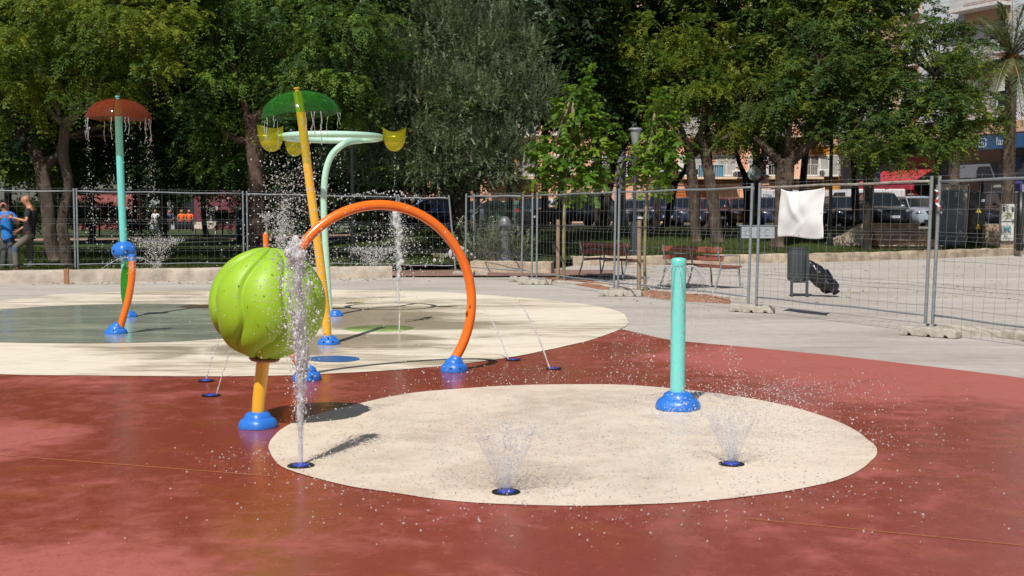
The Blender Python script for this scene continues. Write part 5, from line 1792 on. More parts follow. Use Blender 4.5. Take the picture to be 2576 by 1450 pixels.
mb = MB(); mb.box((s2(2275), .98, 1.3), (s2(2330) - s2(2228), .3, 2.2)); gl_ = mb.build('shop_window', m_pane, t)
mb = MB(); mb.lathe([(.55, 0), (.55, .02), (.42, .02), (.42, .03), (.001, .03)], 28, Matrix.Translation((s2(2264), .81, 1.65)) @ Matrix.Rotation(R(90), 4, 'X')); mb.build('round_sticker', simple('sticker_red', (.35, .04, .04), .6), gl_)
mb = MB(); mb.lathe([(.3, .03), (.3, .035), (.001, .035)], 24, Matrix.Translation((s2(2264), .81, 1.65)) @ Matrix.Rotation(R(90), 4, 'X')); mb.build('sticker_centre', simple('sticker_pale', (.5, .5, .45), .6), gl_)
mb = MB(); mb.box((13, 6.6, 18.3), (26.6, 13.8, .4)); mb.build('roof', m_gf, t)

# far buildings behind the dark park on the left
def farb(x0, x1, Y, h, mat, label, shut=.3):
    a, b = at(x0, Y), at(x1, Y)
    t = thing('far_building', label, 'building', (a[0], Y, -.2))
    w = b[0] - a[0]
    mb = MB(); mb.box((w / 2, 5, h / 2), (w, 10, h)); mb.build('wall', mat, t)
    n_ = max(1, int(w / 3.2))
    for k in range(n_):
        for fl_ in range(max(1, int(h / 3.1))):
            win(t, (k + .5) * w / n_, 1.7 + fl_ * 3.0, 1.3, 1.5, shut)
    mb = MB(); mb.box((w / 2, 5, h + .15), (w + .5, 10.5, .3)); mb.build('roof', simple('far_roof', (.05, .045, .04), .9), t)
farb(200, 348, 128, 4.2, simple('far_rose_wall', (.34, .10, .09), .9), 'far rose coloured building glimpsed between the left trunks')
farb(362, 440, 130, 3.6, simple('far_pale_wall', (.40, .42, .43), .9), 'far pale building glimpsed behind the red umbrella pole')
farb(490, 660, 126, 4.6, simple('far_maroon_wall', (.16, .045, .06), .9), 'far maroon and white building glimpsed left of the big trunk', .6)
farb(770, 960, 132, 5, simple('far_grey_wall', (.20, .22, .22), .9), 'far dim grey building glimpsed behind the umbrella poles')

# ---------------------------------------------------------------- trees
def mesh_np(name, verts, faces4, mat, rnd=None, parent=None, smooth=False):
    me = bpy.data.meshes.new(name)
    nv, nf = len(verts), len(faces4)
    me.vertices.add(nv); me.vertices.foreach_set('co', verts.astype(np.float32).ravel())
    k = faces4.shape[1]
    me.loops.add(nf * k); me.loops.foreach_set('vertex_index', faces4.astype(np.int32).ravel())
    me.polygons.add(nf); me.polygons.foreach_set('loop_start', (np.arange(nf) * k).astype(np.int32))
    me.polygons.foreach_set('loop_total', np.full(nf, k, np.int32))
    if smooth: me.polygons.foreach_set('use_smooth', np.ones(nf, bool))
    if rnd is not None:
        at_ = me.attributes.new('rnd', 'FLOAT', 'FACE'); at_.data.foreach_set('value', rnd.astype(np.float32))
    me.materials.append(mat); me.update(); me.validate()
    o = bpy.data.objects.new(name, me); COL.objects.link(o)
    if parent: o.parent = parent
    return o
def nrm(a): return a / np.maximum(np.linalg.norm(a, axis=-1, keepdims=True), 1e-9)
STY = dict(
    feather=dict(n=9, L=.50, ll=.105, lw=.034, droop=.75, fr=26, rc=.46, side=.85, fwd=.55, down=.30, dens=1.25, upb=.42, flat=.45, outw=.6),
    olive=dict(n=8, L=.36, ll=.062, lw=.023, droop=-.12, fr=24, rc=.42, side=.55, fwd=.9, down=.0, dens=2.7, upb=.35, flat=.8, outw=.9),
    broad=dict(n=4, L=.24, ll=.105, lw=.075, droop=.35, fr=5, rc=.18, side=.9, fwd=.5, down=.5, dens=10, upb=.1),
    dark=dict(n=5, L=.60, ll=.20, lw=.10, droop=.4, fr=18, rc=.75, side=.8, fwd=.5, down=.3, dens=.8, upb=.3, flat=.6, outw=.7),
    green=dict(n=7, L=.50, ll=.135, lw=.052, droop=.6, fr=24, rc=.50, side=.85, fwd=.5, down=.25, dens=1.02, upb=.4, flat=.5, outw=.6))
def crown_np(blobs, sty, seed, dens=1.0, scale=1.0):
    rg = np.random.default_rng(seed)
    S = STY[sty]
    O_, D_, RN = [], [], []
    for (c, rx, ry, rz) in blobs:
        c = np.array(c)
        rr = np.array((rx, ry, rz))
        area = 4 * PI * ((rx * ry) ** 1.6 / 3 + (rx * rz) ** 1.6 / 3 + (ry * rz) ** 1.6 / 3) ** (1 / 1.6)
        nc = max(6, int(area * S['dens'] * dens / scale ** 2))
        u = nrm(rg.normal(size=(nc, 3)))
        f = np.where(rg.random(nc) < .22, rg.uniform(.25, .7, nc), rg.uniform(.74, 1.06, nc))
        cc = c + u * rr * f[:, None]
        crnd = rg.random(nc)
        crc = S['rc'] * scale * rg.uniform(.6, 1.25, nc)
        m = S['fr']
        o = np.repeat(cc, m, 0) + rg.normal(size=(nc * m, 3)) * np.repeat(crc, m)[:, None] * np.array((.5, .5, .5 * S.get('flat', 1)))
        d = np.repeat(u, m, 0) * S.get('outw', .75) + rg.normal(size=(nc * m, 3)) * .62 + np.array((0, 0, S['upb']))
        O_.append(o); D_.append(nrm(d)); RN.append(np.repeat(crnd, m) * .7 + rg.random(nc * m) * .3)
    o = np.concatenate(O_); d = np.concatenate(D_); rn = np.concatenate(RN)
    Nf = len(o)
    L = S['L'] * scale * rg.uniform(.65, 1.25, Nf)
    n = S['n']
    tt = (np.arange(n) + .6) / n
    pos = o[:, None, :] + d[:, None, :] * (L[:, None] * tt)[:, :, None]
    pos[:, :, 2] -= S['droop'] * L[:, None] * tt ** 2
    tan = np.repeat(d[:, None, :], n, 1).copy(); tan[:, :, 2] -= 2 * S['droop'] * tt
    tan = nrm(tan)
    side = nrm(np.cross(tan, np.array((0.02, .01, 1.0))))
    out = []; rnd = []
    for sg in (-1, 1):
        ld = nrm(side * sg * S['side'] + tan * S['fwd'] + np.array((0, 0, -S['down'])) + rg.normal(size=pos.shape) * .22)
        ln = S['ll'] * scale * rg.uniform(.7, 1.2, pos.shape[:2])[:, :, None] * (1 - .35 * np.abs(tt - .45))[None, :, None]
        wv = nrm(np.cross(ld, nrm(np.cross(side * sg, tan) + rg.normal(size=pos.shape) * .35))) * (S['lw'] * scale * .5)
        b = pos
        mid = pos + ld * ln * .45
        tip = pos + ld * ln
        q = np.stack([b, mid + wv, tip, mid - wv], 2)
        out.append(q.reshape(-1, 3)); rnd.append(np.repeat(rn, n))
    V_ = np.concatenate(out); rnd = np.concatenate(rnd)
    F_ = np.arange(len(V_)).reshape(-1, 4)
    rnd = np.clip(rnd + rg.normal(size=len(rnd)) * .06, 0, 1)
    return V_, F_, rnd
LM = dict(
    olivegreen=leafmat('leaves_yellowish', (.048, .10, .014), (.125, .18, .020), (.28, .30, .03), .38, .5, .18),
    bright=leafmat('leaves_bright', (.030, .080, .022), (.080, .155, .032), (.19, .31, .04), .34, .5, .2),
    grey=leafmat('leaves_grey_green', (.065, .105, .055), (.16, .215, .125), (.30, .34, .21), .15, .5, .25),
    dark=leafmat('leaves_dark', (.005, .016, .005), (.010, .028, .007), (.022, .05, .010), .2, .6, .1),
    mid=leafmat('leaves_mid', (.032, .078, .022), (.080, .14, .03), (.20, .23, .03), .34, .5, .18),
    young=leafmat('leaves_young', (.05, .13, .012), (.10, .21, .018), (.21, .31, .03), .42, .5, .2),
    silver=leafmat('leaves_silver', (.10, .13, .075), (.19, .22, .13), (.32, .34, .22), .2))
BK = dict(grey=barkmat('bark_grey', (.095, .068, .048), (.15, .115, .085)), dark=barkmat('bark_dark', (.035, .027, .022), (.05, .04, .03)), brown=barkmat('bark_brown', (.10, .06, .042), (.14, .095, .065)),
          pale=barkmat('bark_pale', (.30, .27, .14), (.38, .34, .20)))
def Bl(x, y, Y, rx, ry, rd=None):
    s = Y / FPX
    c = P(x, y, Y)
    return (c, rx * s, (rd if rd else max(rx, ry) * s * .9), ry * s)
def Up(x, Y, z, rx, ry, rz):
    q = at(x, Y)
    return (Vector((q[0], q[1], z)), rx, ry, rz)
def tree(name, label, Y, trunk, blobs, sty, leaf, bark, seed, limbs=(), dens=1.0, scale=1.0, cat='tree', group=None, upper=(), nlimb=10):
    """trunk: [(px, py, radius_px, dY)]; limbs: more such chains; blobs: crown volumes"""
    random.seed(seed)
    s = Y / FPX
    bx, by = trunk[0][0], trunk[0][1]
    q = at(bx, Y); z0 = zat(q)
    base = Vector((q[0], q[1], z0))
    t = thing(name, label, cat, base, 0, group)
    pts = []
    for i, c in enumerate(trunk):
        p = P(c[0], c[1], Y + (c[3] if len(c) > 3 else 0))
        pts.append(p - base)
    pts[0] = Vector((0, 0, -.05))
    sp = smooth_path(pts, 7)
    rads = np.interp(np.linspace(0, 1, len(sp)), np.linspace(0, 1, len(trunk)), [c[2] * s for c in trunk])
    mb = MB()
    for i, p in enumerate(sp):
        pass
    def bark_tube(sp, rads, seg):
        o0 = len(mb.v)
        mb.tube(sp, [float(r) for r in rads], seg)
        for i in range(len(sp)):
            for k in range(seg):
                v = Vector(mb.v[o0 + i * seg + k]); dlt = v - sp[i]
                f = 1 + .16 * noise.noise(Vector((v.x * 5, v.y * 5, v.z * 1.3))) + .07 * math.cos(k * 2 * PI / seg * 5 + i * .25)
                mb.v[o0 + i * seg + k] = tuple(sp[i] + dlt * f)
    rads[0] *= 1.35; rads[1] *= 1.15
    bark_tube(sp, rads, 20)
    forkp = pts[-1]
    for ch in limbs:
        lp_ = [P(c[0], c[1], Y + (c[3] if len(c) > 3 else 0)) - base for c in ch]
        l2 = smooth_path(lp_, 5)
        bark_tube(l2, np.interp(np.linspace(0, 1, len(l2)), np.linspace(0, 1, len(ch)), [c[2] * s for c in ch]), 10)
    mb.build('trunk', bark, t, smooth=True)
    # thin branches from the forks out to the crown volumes
    starts = [forkp] + [P(ch[-1][0], ch[-1][1], Y + (ch[-1][3] if len(ch[-1]) > 3 else 0)) - base for ch in limbs]
    mb = MB()
    for (c, rx, ry, rz) in blobs:
        cl = Vector(c) - base
        st = min(starts, key=lambda p: (p - cl).length)
        nb_ = 3 if len(blobs) > 4 else nlimb
        for k in range(nb_):
            e = cl + Vector((random.uniform(-.75, .75) * rx, random.uniform(-.75, .75) * ry, random.uniform(-.4, .8) * rz))
            m_ = st.lerp(e, .5) + Vector((random.uniform(-.15, .15), random.uniform(-.15, .15), random.uniform(-.05, .25))) * (e - st).length * .5
            r0 = (e - st).length * .013 + .008
            mb.tube(smooth_path([st, m_, e], 5), [r0 * (1 - .75 * j / 10) for j in range(11)], 6)
    mb.build('branches', bark, t, smooth=True)
    bl = [((np.array(c) - np.array(base)), rx, ry, rz) for (c, rx, ry, rz) in blobs]
    v, f, r = crown_np(bl, sty, seed, dens, scale)
    if upper:  # unseen crown parts above the view, added to shade lawn and trees behind
        v2, f2, r2 = crown_np([((np.array(c) - np.array(base)), rx, ry, rz) for (c, rx, ry, rz) in upper], 'dark', seed + 500, 1.0, 1.15)
        f = np.concatenate([f, f2 + len(v)]); v = np.concatenate([v, v2]); r = np.concatenate([r, r2])
    mesh_np('crown', v, f, LM[leaf], r, t)
    return t, len(f)
tot = 0
def T(*a, **k):
    global tot
    o, n_ = tree(*a, **k); tot += n_
    return o
T('park_tree', 'olive green feathery tree in front of the fence gap left, slim grey trunk', 27.3, [(167, 690, 15), (165, 620, 14), (158, 560, 12.5), (172, 470, 12), (160, 400, 12), (163, 330, 13), (175, 295, 11)],
  [Bl(80, 110, 27, 150, 100), Bl(300, 110, 27, 130, 90), Bl(-40, 170, 27, 90, 100), Bl(210, 30, 27.5, 170, 70), Bl(380, 190, 27, 80, 60), Bl(230, 220, 26.8, 100, 55), Bl(60, 240, 27, 110, 50), Bl(20, 300, 27.2, 70, 35), Bl(410, 60, 27.5, 80, 60)],
  'feather', 'olivegreen', BK['grey'], 1, limbs=[[(165, 320, 9), (120, 275, 8), (60, 225, 5), (20, 210, 3)], [(175, 305, 8), (215, 270, 7), (260, 215, 5), (320, 150, 3)], [(150, 290, 6), (130, 240, 5), (90, 160, 3)], [(215, 275, 5), (300, 235, 4), (395, 205, 2)]], dens=1.1,
  upper=[Up(-60, 30.5, 8.3, 2.2, 1.8, 1.6), Up(150, 30.5, 8.6, 2.4, 1.9, 1.8), Up(380, 30.5, 8.4, 2.0, 1.8, 1.6)])
T('park_tree', 'dark tree with thick leaning trunk behind the slim left tree', 31.5, [(140, 680, 17), (128, 600, 16), (118, 500, 17), (105, 430, 18), (85, 380, 14), (50, 345, 12)],
  [Bl(40, 330, 32, 110, 50), Bl(250, 350, 33, 110, 60), Bl(150, 270, 33.5, 150, 60), Bl(380, 330, 33.5, 90, 70)],
  'green', 'dark', BK['grey'], 2, limbs=[[(110, 430, 14), (150, 385, 10), (170, 345, 8)]], dens=1.0,
  upper=[Up(0, 35, 7.5, 3.2, 2.4, 2.0), Up(300, 35, 7.8, 3.2, 2.4, 2.2)])
T('park_tree', 'bright green drooping tree with thick ribbed trunk behind the green umbrella', 31, [(655, 655, 24), (650, 600, 21), (648, 530, 20), (645, 450, 20), (640, 390, 22), (634, 330, 17), (625, 290, 12)],
  [Bl(560, 70, 31, 110, 70), Bl(700, 50, 31, 120, 70), Bl(850, 80, 31, 110, 80), Bl(520, 190, 30.5, 75, 60), Bl(650, 150, 31.5, 90, 70), Bl(790, 180, 31, 100, 70), Bl(920, 180, 31.5, 80, 70), Bl(500, 290, 31, 60, 60), Bl(560, 320, 31.5, 60, 50), Bl(710, 240, 31, 60, 40), Bl(880, 270, 31.5, 60, 50), Bl(960, 90, 32, 60, 60), Bl(560, 400, 32, 50, 40)],
  'feather', 'bright', BK['brown'], 3, limbs=[[(630, 320, 11), (615, 260, 8), (605, 190, 5)], [(635, 310, 10), (680, 255, 7), (720, 180, 4)], [(640, 360, 11), (590, 350, 9), (560, 330, 5)], [(650, 300, 7), (780, 260, 5), (860, 200, 3)]], dens=1.15,
  upper=[Up(560, 34, 9.0, 2.4, 2.0, 1.7), Up(760, 34, 9.4, 2.4, 2.2, 1.9), Up(930, 34.5, 8.6, 1.8, 2.0, 1.6)])
T('olive_tree', 'large grey green bushy tree in the middle of the park edge', 33, [(1166, 660, 22), (1165, 600, 20), (1163, 540, 19), (1168, 470, 17)],
  [Bl(1090, 100, 33, 120, 90), Bl(1250, 110, 33, 110, 80), Bl(1060, 250, 32.6, 110, 100), Bl(1210, 240, 32.4, 120, 100), Bl(1340, 260, 33, 85, 80), Bl(1090, 400, 32.7, 120, 75), Bl(1230, 390, 32.6, 110, 75), Bl(960, 390, 33, 75, 80), Bl(980, 180, 33.5, 70, 90), Bl(1320, 150, 33.5, 60, 60), Bl(860, 430, 34, 70, 45), Bl(1290, 440, 33.3, 60, 40), Bl(1160, 20, 33.5, 120, 60)],
  'olive', 'grey', BK['dark'], 4, limbs=[[(1165, 520, 12), (1080, 440, 8), (1000, 350, 5)], [(1170, 480, 12), (1250, 400, 8), (1330, 300, 4)]], dens=1.55,
  upper=[Up(1080, 35.5, 8.6, 2.2, 1.9, 1.8), Up(1260, 35.5, 8.6, 2.2, 1.9, 1.8)])
T('park_tree', 'light green feathery tree above the parked cars, grey trunk behind the second bench', 43, [(1752, 612, 14), (1748, 560, 12), (1745, 480, 13), (1738, 420, 13), (1735, 370, 10)],
  [Bl(1640, 120, 43, 100, 75), Bl(1760, 90, 43, 100, 70), Bl(1550, 170, 43, 55, 40), Bl(1840, 180, 43, 80, 70), Bl(1700, 220, 42.6, 110, 65), Bl(1820, 280, 43, 80, 55), Bl(1640, 300, 43, 60, 45)],
  'feather', 'olivegreen', BK['grey'], 5, limbs=[[(1738, 400, 9), (1705, 310, 6), (1610, 220, 3)], [(1740, 380, 9), (1770, 310, 7), (1775, 220, 4)], [(1745, 390, 8), (1790, 350, 7), (1830, 330, 3)]], dens=1.15, scale=1.2,
  upper=[Up(1640, 46, 11.2, 2.6, 2.2, 1.8), Up(1780, 46, 11.5, 2.6, 2.2, 1.8)])
T('park_tree', 'tree with the right one of the two grey trunks behind the second bench', 42.5, [(1806, 612, 16), (1797, 540, 15), (1786, 460, 14), (1772, 380, 12), (1760, 340, 10)],
  [Bl(1870, 330, 42, 65, 45), Bl(1900, 240, 43, 60, 60)], 'green', 'mid', BK['grey'], 6, limbs=[[(1775, 390, 7), (1820, 350, 5), (1870, 320, 3)]], dens=.9)
T('park_tree', 'dark forked trunk tree in shade left of the two grey trunks', 53, [(1672, 590, 9), (1686, 520, 9), (1695, 465, 10), (1693, 450, 9)],
  [Bl(1680, 345, 53, 70, 50), Bl(1620, 370, 54, 60, 45)], 'green', 'dark', BK['dark'], 7, limbs=[[(1693, 462, 7), (1675, 430, 5), (1672, 390, 4)], [(1696, 462, 8), (1722, 430, 6), (1730, 390, 4)]], dens=.9, scale=1.3)
T('park_tree', 'dark forked trunk tree left of the round sign', 50, [(1880, 598, 11), (1880, 520, 10), (1880, 450, 12), (1878, 440, 10)],
  [Bl(1870, 300, 50, 70, 60), Bl(1915, 355, 50, 48, 38), Bl(1830, 330, 51, 50, 50)], 'green', 'dark', BK['dark'], 8, limbs=[[(1878, 450, 8), (1860, 410, 6), (1848, 360, 4)], [(1882, 450, 8), (1902, 410, 7), (1910, 350, 4)]], dens=1.0, scale=1.3)
T('park_tree', 'dark leaning trunk tree beside the walker at the street', 50, [(1516, 585, 9), (1524, 530, 9), (1534, 470, 9), (1545, 410, 9)],
  [Bl(1540, 330, 50, 75, 70), Bl(1470, 280, 51, 70, 70), Bl(1600, 290, 51, 60, 70)], 'green', 'dark', BK['dark'], 9, dens=.9, scale=1.3)
T('park_tree', 'big tree with thick twisted trunk behind the white canvas', 41, [(1955, 642, 19), (1962, 580, 17), (1970, 500, 19), (1974, 440, 23), (1976, 400, 26)],
  [Bl(1970, 230, 41, 90, 70), Bl(2060, 180, 41, 100, 80), Bl(2000, 320, 41.5, 80, 45), Bl(2120, 250, 41, 85, 75), Bl(2090, 335, 40.6, 70, 34), Bl(2100, 90, 42, 110, 70), Bl(1960, 80, 43, 100, 70), Bl(2140, 330, 41, 60, 50)],
  'green', 'mid', BK['grey'], 10, limbs=[[(1970, 420, 14), (1930, 375, 10), (1895, 345, 7)], [(1985, 410, 15), (2040, 360, 11), (2085, 320, 8), (2100, 250, 5)], [(1978, 390, 9), (1990, 300, 6), (2010, 200, 4)], [(2040, 350, 7), (2050, 250, 5), (2060, 150, 3)]], dens=1.2,
  upper=[Up(2040, 44, 10.8, 2.8, 2.4, 1.8), Up(2140, 43, 9.8, 2.0, 2.0, 1.6)])
T('park_tree', 'spreading green tree with slim dark trunk right of the lamp post', 40, [(2181, 648, 11), (2180, 580, 10), (2183, 500, 10), (2183, 440, 12), (2180, 425, 11)],
  [Bl(2230, 300, 40, 75, 60), Bl(2330, 290, 40, 90, 55), Bl(2400, 200, 40, 80, 65), Bl(2460, 290, 40, 75, 70), Bl(2300, 190, 40, 75, 60), Bl(2250, 390, 39.3, 60, 32), Bl(2330, 375, 39.3, 45, 30), Bl(2270, 110, 40.5, 60, 50), Bl(2340, 60, 41, 50, 40), Bl(2230, 30, 42, 60, 40), Bl(2180, 210, 41, 70, 70), Bl(2420, 350, 39.8, 50, 35), Bl(2400, 110, 41, 60, 40), Bl(2380, 260, 39.6, 70, 50), Bl(2290, 330, 39.5, 60, 40), Bl(2200, 370, 39.5, 45, 40)],
  'green', 'mid', BK['dark'], 11, limbs=[[(2183, 450, 9), (2220, 405, 7), (2290, 360, 5), (2350, 330, 3)], [(2181, 440, 8), (2165, 400, 7), (2150, 340, 4)], [(2215, 410, 7), (2260, 330, 5), (2360, 200, 3)]], dens=1.3)
# young trees with stakes
for (x, yb, Yd, ytop, blobs, lb, seed) in (
    (1418, 708, 25.0, 200, [Bl(1440, 300, 25, 70, 60), Bl(1400, 390, 25, 65, 50), Bl(1490, 400, 25, 65, 50), Bl(1450, 450, 25, 75, 35), Bl(1480, 240, 25, 32, 55), Bl(1360, 440, 25, 35, 30), Bl(1520, 330, 25, 36, 40), Bl(1450, 230, 25, 28, 40)], 'young bright green tree tied to a stake in the farther soil bed', 21),
    (1622, 733, 21.8, 245, [Bl(1668, 315, 21.8, 42, 50), Bl(1645, 385, 21.8, 48, 45), Bl(1700, 370, 21.8, 36, 50), Bl(1650, 440, 21.8, 52, 32), Bl(1650, 270, 21.8, 22, 30), Bl(1604, 432, 21.8, 26, 24)], 'young bright green tree tied to a stake in the nearer soil bed', 22)):
    blobs = [(c, a_ * .88, b_2 * .88, d_ * .92) for (c, a_, b_2, d_) in blobs]
    T('young_tree', lb, Yd, [(x + 2, yb, 3.8), (x, yb - 80, 3.6), (x + 2, yb - 180, 3.3), (x + 8, yb - 280, 2.8), (x + 18, yb - 380, 2.4), (x + 25, ytop + 40, 1.4)], blobs, 'broad', 'young', BK['pale'], seed, dens=1.0, nlimb=4)
    q = at(x - 14, Yd)
    mb = MB(); mb.tube([(0, 0, 0), (.0, 0, 1.35)], [.043, .041], 10)
    o = mb.build('tree_stake', M['wood'], None, smooth=True, auto=50, loc=(q[0], q[1], 0))
    tag(o, 'round wooden stake in the soil beside the ' + ('farther' if seed == 21 else 'nearer') + ' young tree', 'stake')
    mb = MB(); mb.tube([(.0 + .055 * math.cos(a) * 1.6 + .05, .055 * math.sin(a), 1.22) for a in [2 * PI * k / 14 for k in range(15)]], .009, 6, cap=False)
    mb.build('tie_band', M['black'], o, smooth=True)
# background trees close the view; each its own tree
bgt = [(30, 50, 150, 210), (230, 56, 150, 190), (420, 48, 140, 230), (600, 54, 150, 230), (790, 46, 150, 220), (960, 54, 150, 240), (1130, 44, 140, 230), (1290, 50, 140, 210),
       (1420, 42, 105, 210), (1510, 50, 120, 190), (1640, 49, 120, 170), (1780, 50, 120, 170), (1900, 47.5, 110, 170), (2030, 48, 120, 160), (2160, 47, 95, 150),
       (120, 76, 150, 190), (330, 80, 140, 190), (520, 74, 140, 190), (710, 80, 140, 190), (880, 76, 140, 190), (1050, 72, 140, 180), (1210, 50.5, 120, 150), (1370, 51, 120, 150)]
words_bg = ['far left corner', 'between the two left trunks', 'behind the red umbrella', 'left of the green umbrella', 'right behind the green umbrella', 'behind the bucket ring', 'behind the grey green tree', 'right behind the grey green tree',
            'between grey green tree and first young tree', 'above the walker', 'above the street lamp', 'behind the light feathery right tree', 'above the round sign', 'above the white canvas', 'above the black lamp post',
            'farthest row at the left edge', 'farthest row behind the red umbrella', 'farthest row left of the ribbed trunk', 'farthest row behind the ribbed trunk', 'farthest row behind the yellow pole', 'farthest row under the bucket frame', 'behind the hoop', 'behind the iron column']
for i, (x, Y, rx, ry) in enumerate(bgt):
    random.seed(100 + i)
    low = 1150 >= x
    yb_ = 541 + (CAM_H - zat(at(x, Y))) / Y * FPX
    cy = 165 if low or Y > 70 else 120
    if Y > 70: cy = 300
    bl = [Bl(x, cy, Y, rx * .8, ry * .8), Bl(x - rx * .5, cy + ry * .35, Y - .5, rx * .6, ry * .45), Bl(x + rx * .5, cy + ry * .3, Y, rx * .6, ry * .5), Bl(x, cy - ry * .7, Y + .5, rx * .8, ry * .5), Bl(x + rx * .2, cy + ry * .65, Y, rx * .55, ry * .35)]
    if low and Y < 70:
        bl.append(Bl(x - rx * .2, cy + ry * .95, Y - 1, rx * .8, ry * .38))
        bl.append(Bl(x + rx * .5, cy + ry * 1.0, Y - .5, rx * .5, ry * .33))
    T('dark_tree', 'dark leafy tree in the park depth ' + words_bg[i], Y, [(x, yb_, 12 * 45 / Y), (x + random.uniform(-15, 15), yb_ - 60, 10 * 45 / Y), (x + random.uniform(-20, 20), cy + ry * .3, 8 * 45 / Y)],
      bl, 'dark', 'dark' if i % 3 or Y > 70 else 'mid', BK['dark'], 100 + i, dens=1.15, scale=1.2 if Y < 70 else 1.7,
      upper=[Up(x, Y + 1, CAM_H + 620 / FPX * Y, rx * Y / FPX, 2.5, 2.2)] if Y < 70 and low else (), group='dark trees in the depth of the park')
for i, (x, Y, rx, ry, yc) in enumerate(((40, 66, 60, 20, 545), (250, 82, 70, 18, 540), (330, 60, 26, 16, 556), (560, 88, 40, 14, 545), (650, 64, 45, 26, 540), (780, 70, 80, 28, 535), (930, 68, 60, 26, 535), (1040, 60, 55, 26, 545), (700, 96, 60, 18, 530), (140, 95, 90, 24, 525), (420, 100, 40, 20, 528))):
    q = at(x, Y); b0 = np.array((q[0], q[1], zat(q)))
    t = thing('dark_shrub', 'dark low shrub far in the park, ' + ['at the left edge', 'left of the aqua pole', 'before the orange shirts', 'behind the white bench', 'beside the teal container', 'behind the leaning yellow pole', 'behind the mint pole', 'behind the hoop top', 'beyond the ribbed trunk', 'beyond the two men', 'beyond the aqua pole'][i], 'shrub', tuple(b0), 0, 'dark shrubs in the park depth')
    c, a_, b_2, d_ = Bl(x, yc, Y, rx, ry)
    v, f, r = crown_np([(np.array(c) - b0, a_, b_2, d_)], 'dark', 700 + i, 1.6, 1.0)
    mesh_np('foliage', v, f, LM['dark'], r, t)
    mb = MB(); mb.tube([(0, 0, -.05), (.05, 0, .5), (.02, .05, max(.6, c[2] - b0[2]))], [.06, .05, .03], 6); mb.build('stem', BK['dark'], t)
print('leaf faces', tot)

# palms
def palm(x, Y, ytop, ybase, rpx, label, seed, nf=46, L=2.6):
    random.seed(seed); rg = np.random.default_rng(seed)
    q = at(x, Y); z0 = zat(q)
    s = Y / FPX
    t = thing('palm_tree', label, 'palm', (q[0], q[1], z0))
    h = P(x, ytop, Y).z - z0
    mb = MB()
    n = 90
    mb.tube([(0, 0, h * k / n) for k in range(n + 1)], [rpx * s * (1.1 - .2 * k / n) * (1.1 if k % 2 else .94) for k in range(n + 1)], 16)
    mb.build('trunk', BK['grey'], t, smooth=True)
    mb = MB(); mb.ball((0, 0, h), rpx * s * 1.7, 14, 10, (1, 1, 1.3)); mb.build('crown_heart', simple('palm_heart', (.28, .13, .05), .9, var=.4), t, smooth=True)
    vs, fs, rn = [], [], []
    for k in range(nf):
        az = rg.uniform(0, 2 * PI); el = rg.uniform(-.35, 1.5)
        d = np.array((math.cos(az) * math.cos(el), math.sin(az) * math.cos(el), math.sin(el)))
        m = 46
        tt = (np.arange(m) + 1) / m
        Lf = L * rg.uniform(.8, 1.1)
        pos = np.array((0, 0, h + .3)) + d * (Lf * tt)[:, None]
        pos[:, 2] -= .42 * Lf * tt ** 2
        tan = np.tile(d, (m, 1)); tan[:, 2] -= .84 * tt; tan = nrm(tan)
        side = nrm(np.cross(tan, (0.01, 0.02, 1.)))
        for sg in (-1, 1):
            ld = nrm(side * sg * .8 + tan * .7 + np.array((0, 0, -.25)) + rg.normal(size=pos.shape) * .1)
            ln = (.50 * np.sin(PI * np.clip(tt * .9 + .08, 0, 1)) + .08)[:, None]
            w = nrm(np.cross(ld, np.array((0, 0, 1.)) + tan * .3)) * .017
            q4 = np.stack([pos - w * .5, pos + ld * ln * .5 + w, pos + ld * ln, pos + ld * ln * .5 - w], 1)
            vs.append(q4.reshape(-1, 3)); rn.append(np.full(m, rg.random() if el > -.5 else .95))
        a = pos; w = side * .014
        q4 = np.stack([a[:-1] - w[:-1], a[1:] - w[1:], a[1:] + w[1:], a[:-1] + w[:-1]], 1)
        vs.append(q4.reshape(-1, 3)); rn.append(np.full(m - 1, .9))
    V_ = np.concatenate(vs); F_ = np.arange(len(V_)).reshape(-1, 4)
    mesh_np('fronds', V_, F_, leafmat('palm_leaves', (.07, .12, .055), (.12, .18, .075), (.26, .24, .12), .2), np.concatenate(rn), t)
palm(2532, 46, 165, 560, 15, 'tall palm with rough grey trunk at the right picture edge', 3, 85, 3.5)
palm(2395, 55, 215, 560, 13, 'second palm mostly hidden behind the spreading green tree', 4, 44, 2.9)

# pale shrub round the iron column
t = thing('shrub', 'pale silvery shrub round the foot of the iron column', 'shrub', (*at(1235, 30.2), .2))
bb = [Bl(1225, 625, 30.6, 34, 30), Bl(1265, 640, 31.2, 34, 22), Bl(1195, 645, 30.4, 22, 18), Bl(1300, 645, 31, 18, 16)]
b0 = np.array((*at(1235, 30.2), .2))
v, f, r = crown_np([(np.array(c) - b0, a, b, d) for (c, a, b, d) in bb], 'olive', 55, 1.2, 1.3)
mesh_np('foliage', v, f, LM['silver'], r, t)
mb = MB()
for k in range(7): mb.tube([(0, 0, 0), (random.uniform(-.2, .2), .1, .2), (random.uniform(-.35, .35), .1, .42)], .008, 5)
mb.build('stem', M['wood'], t)

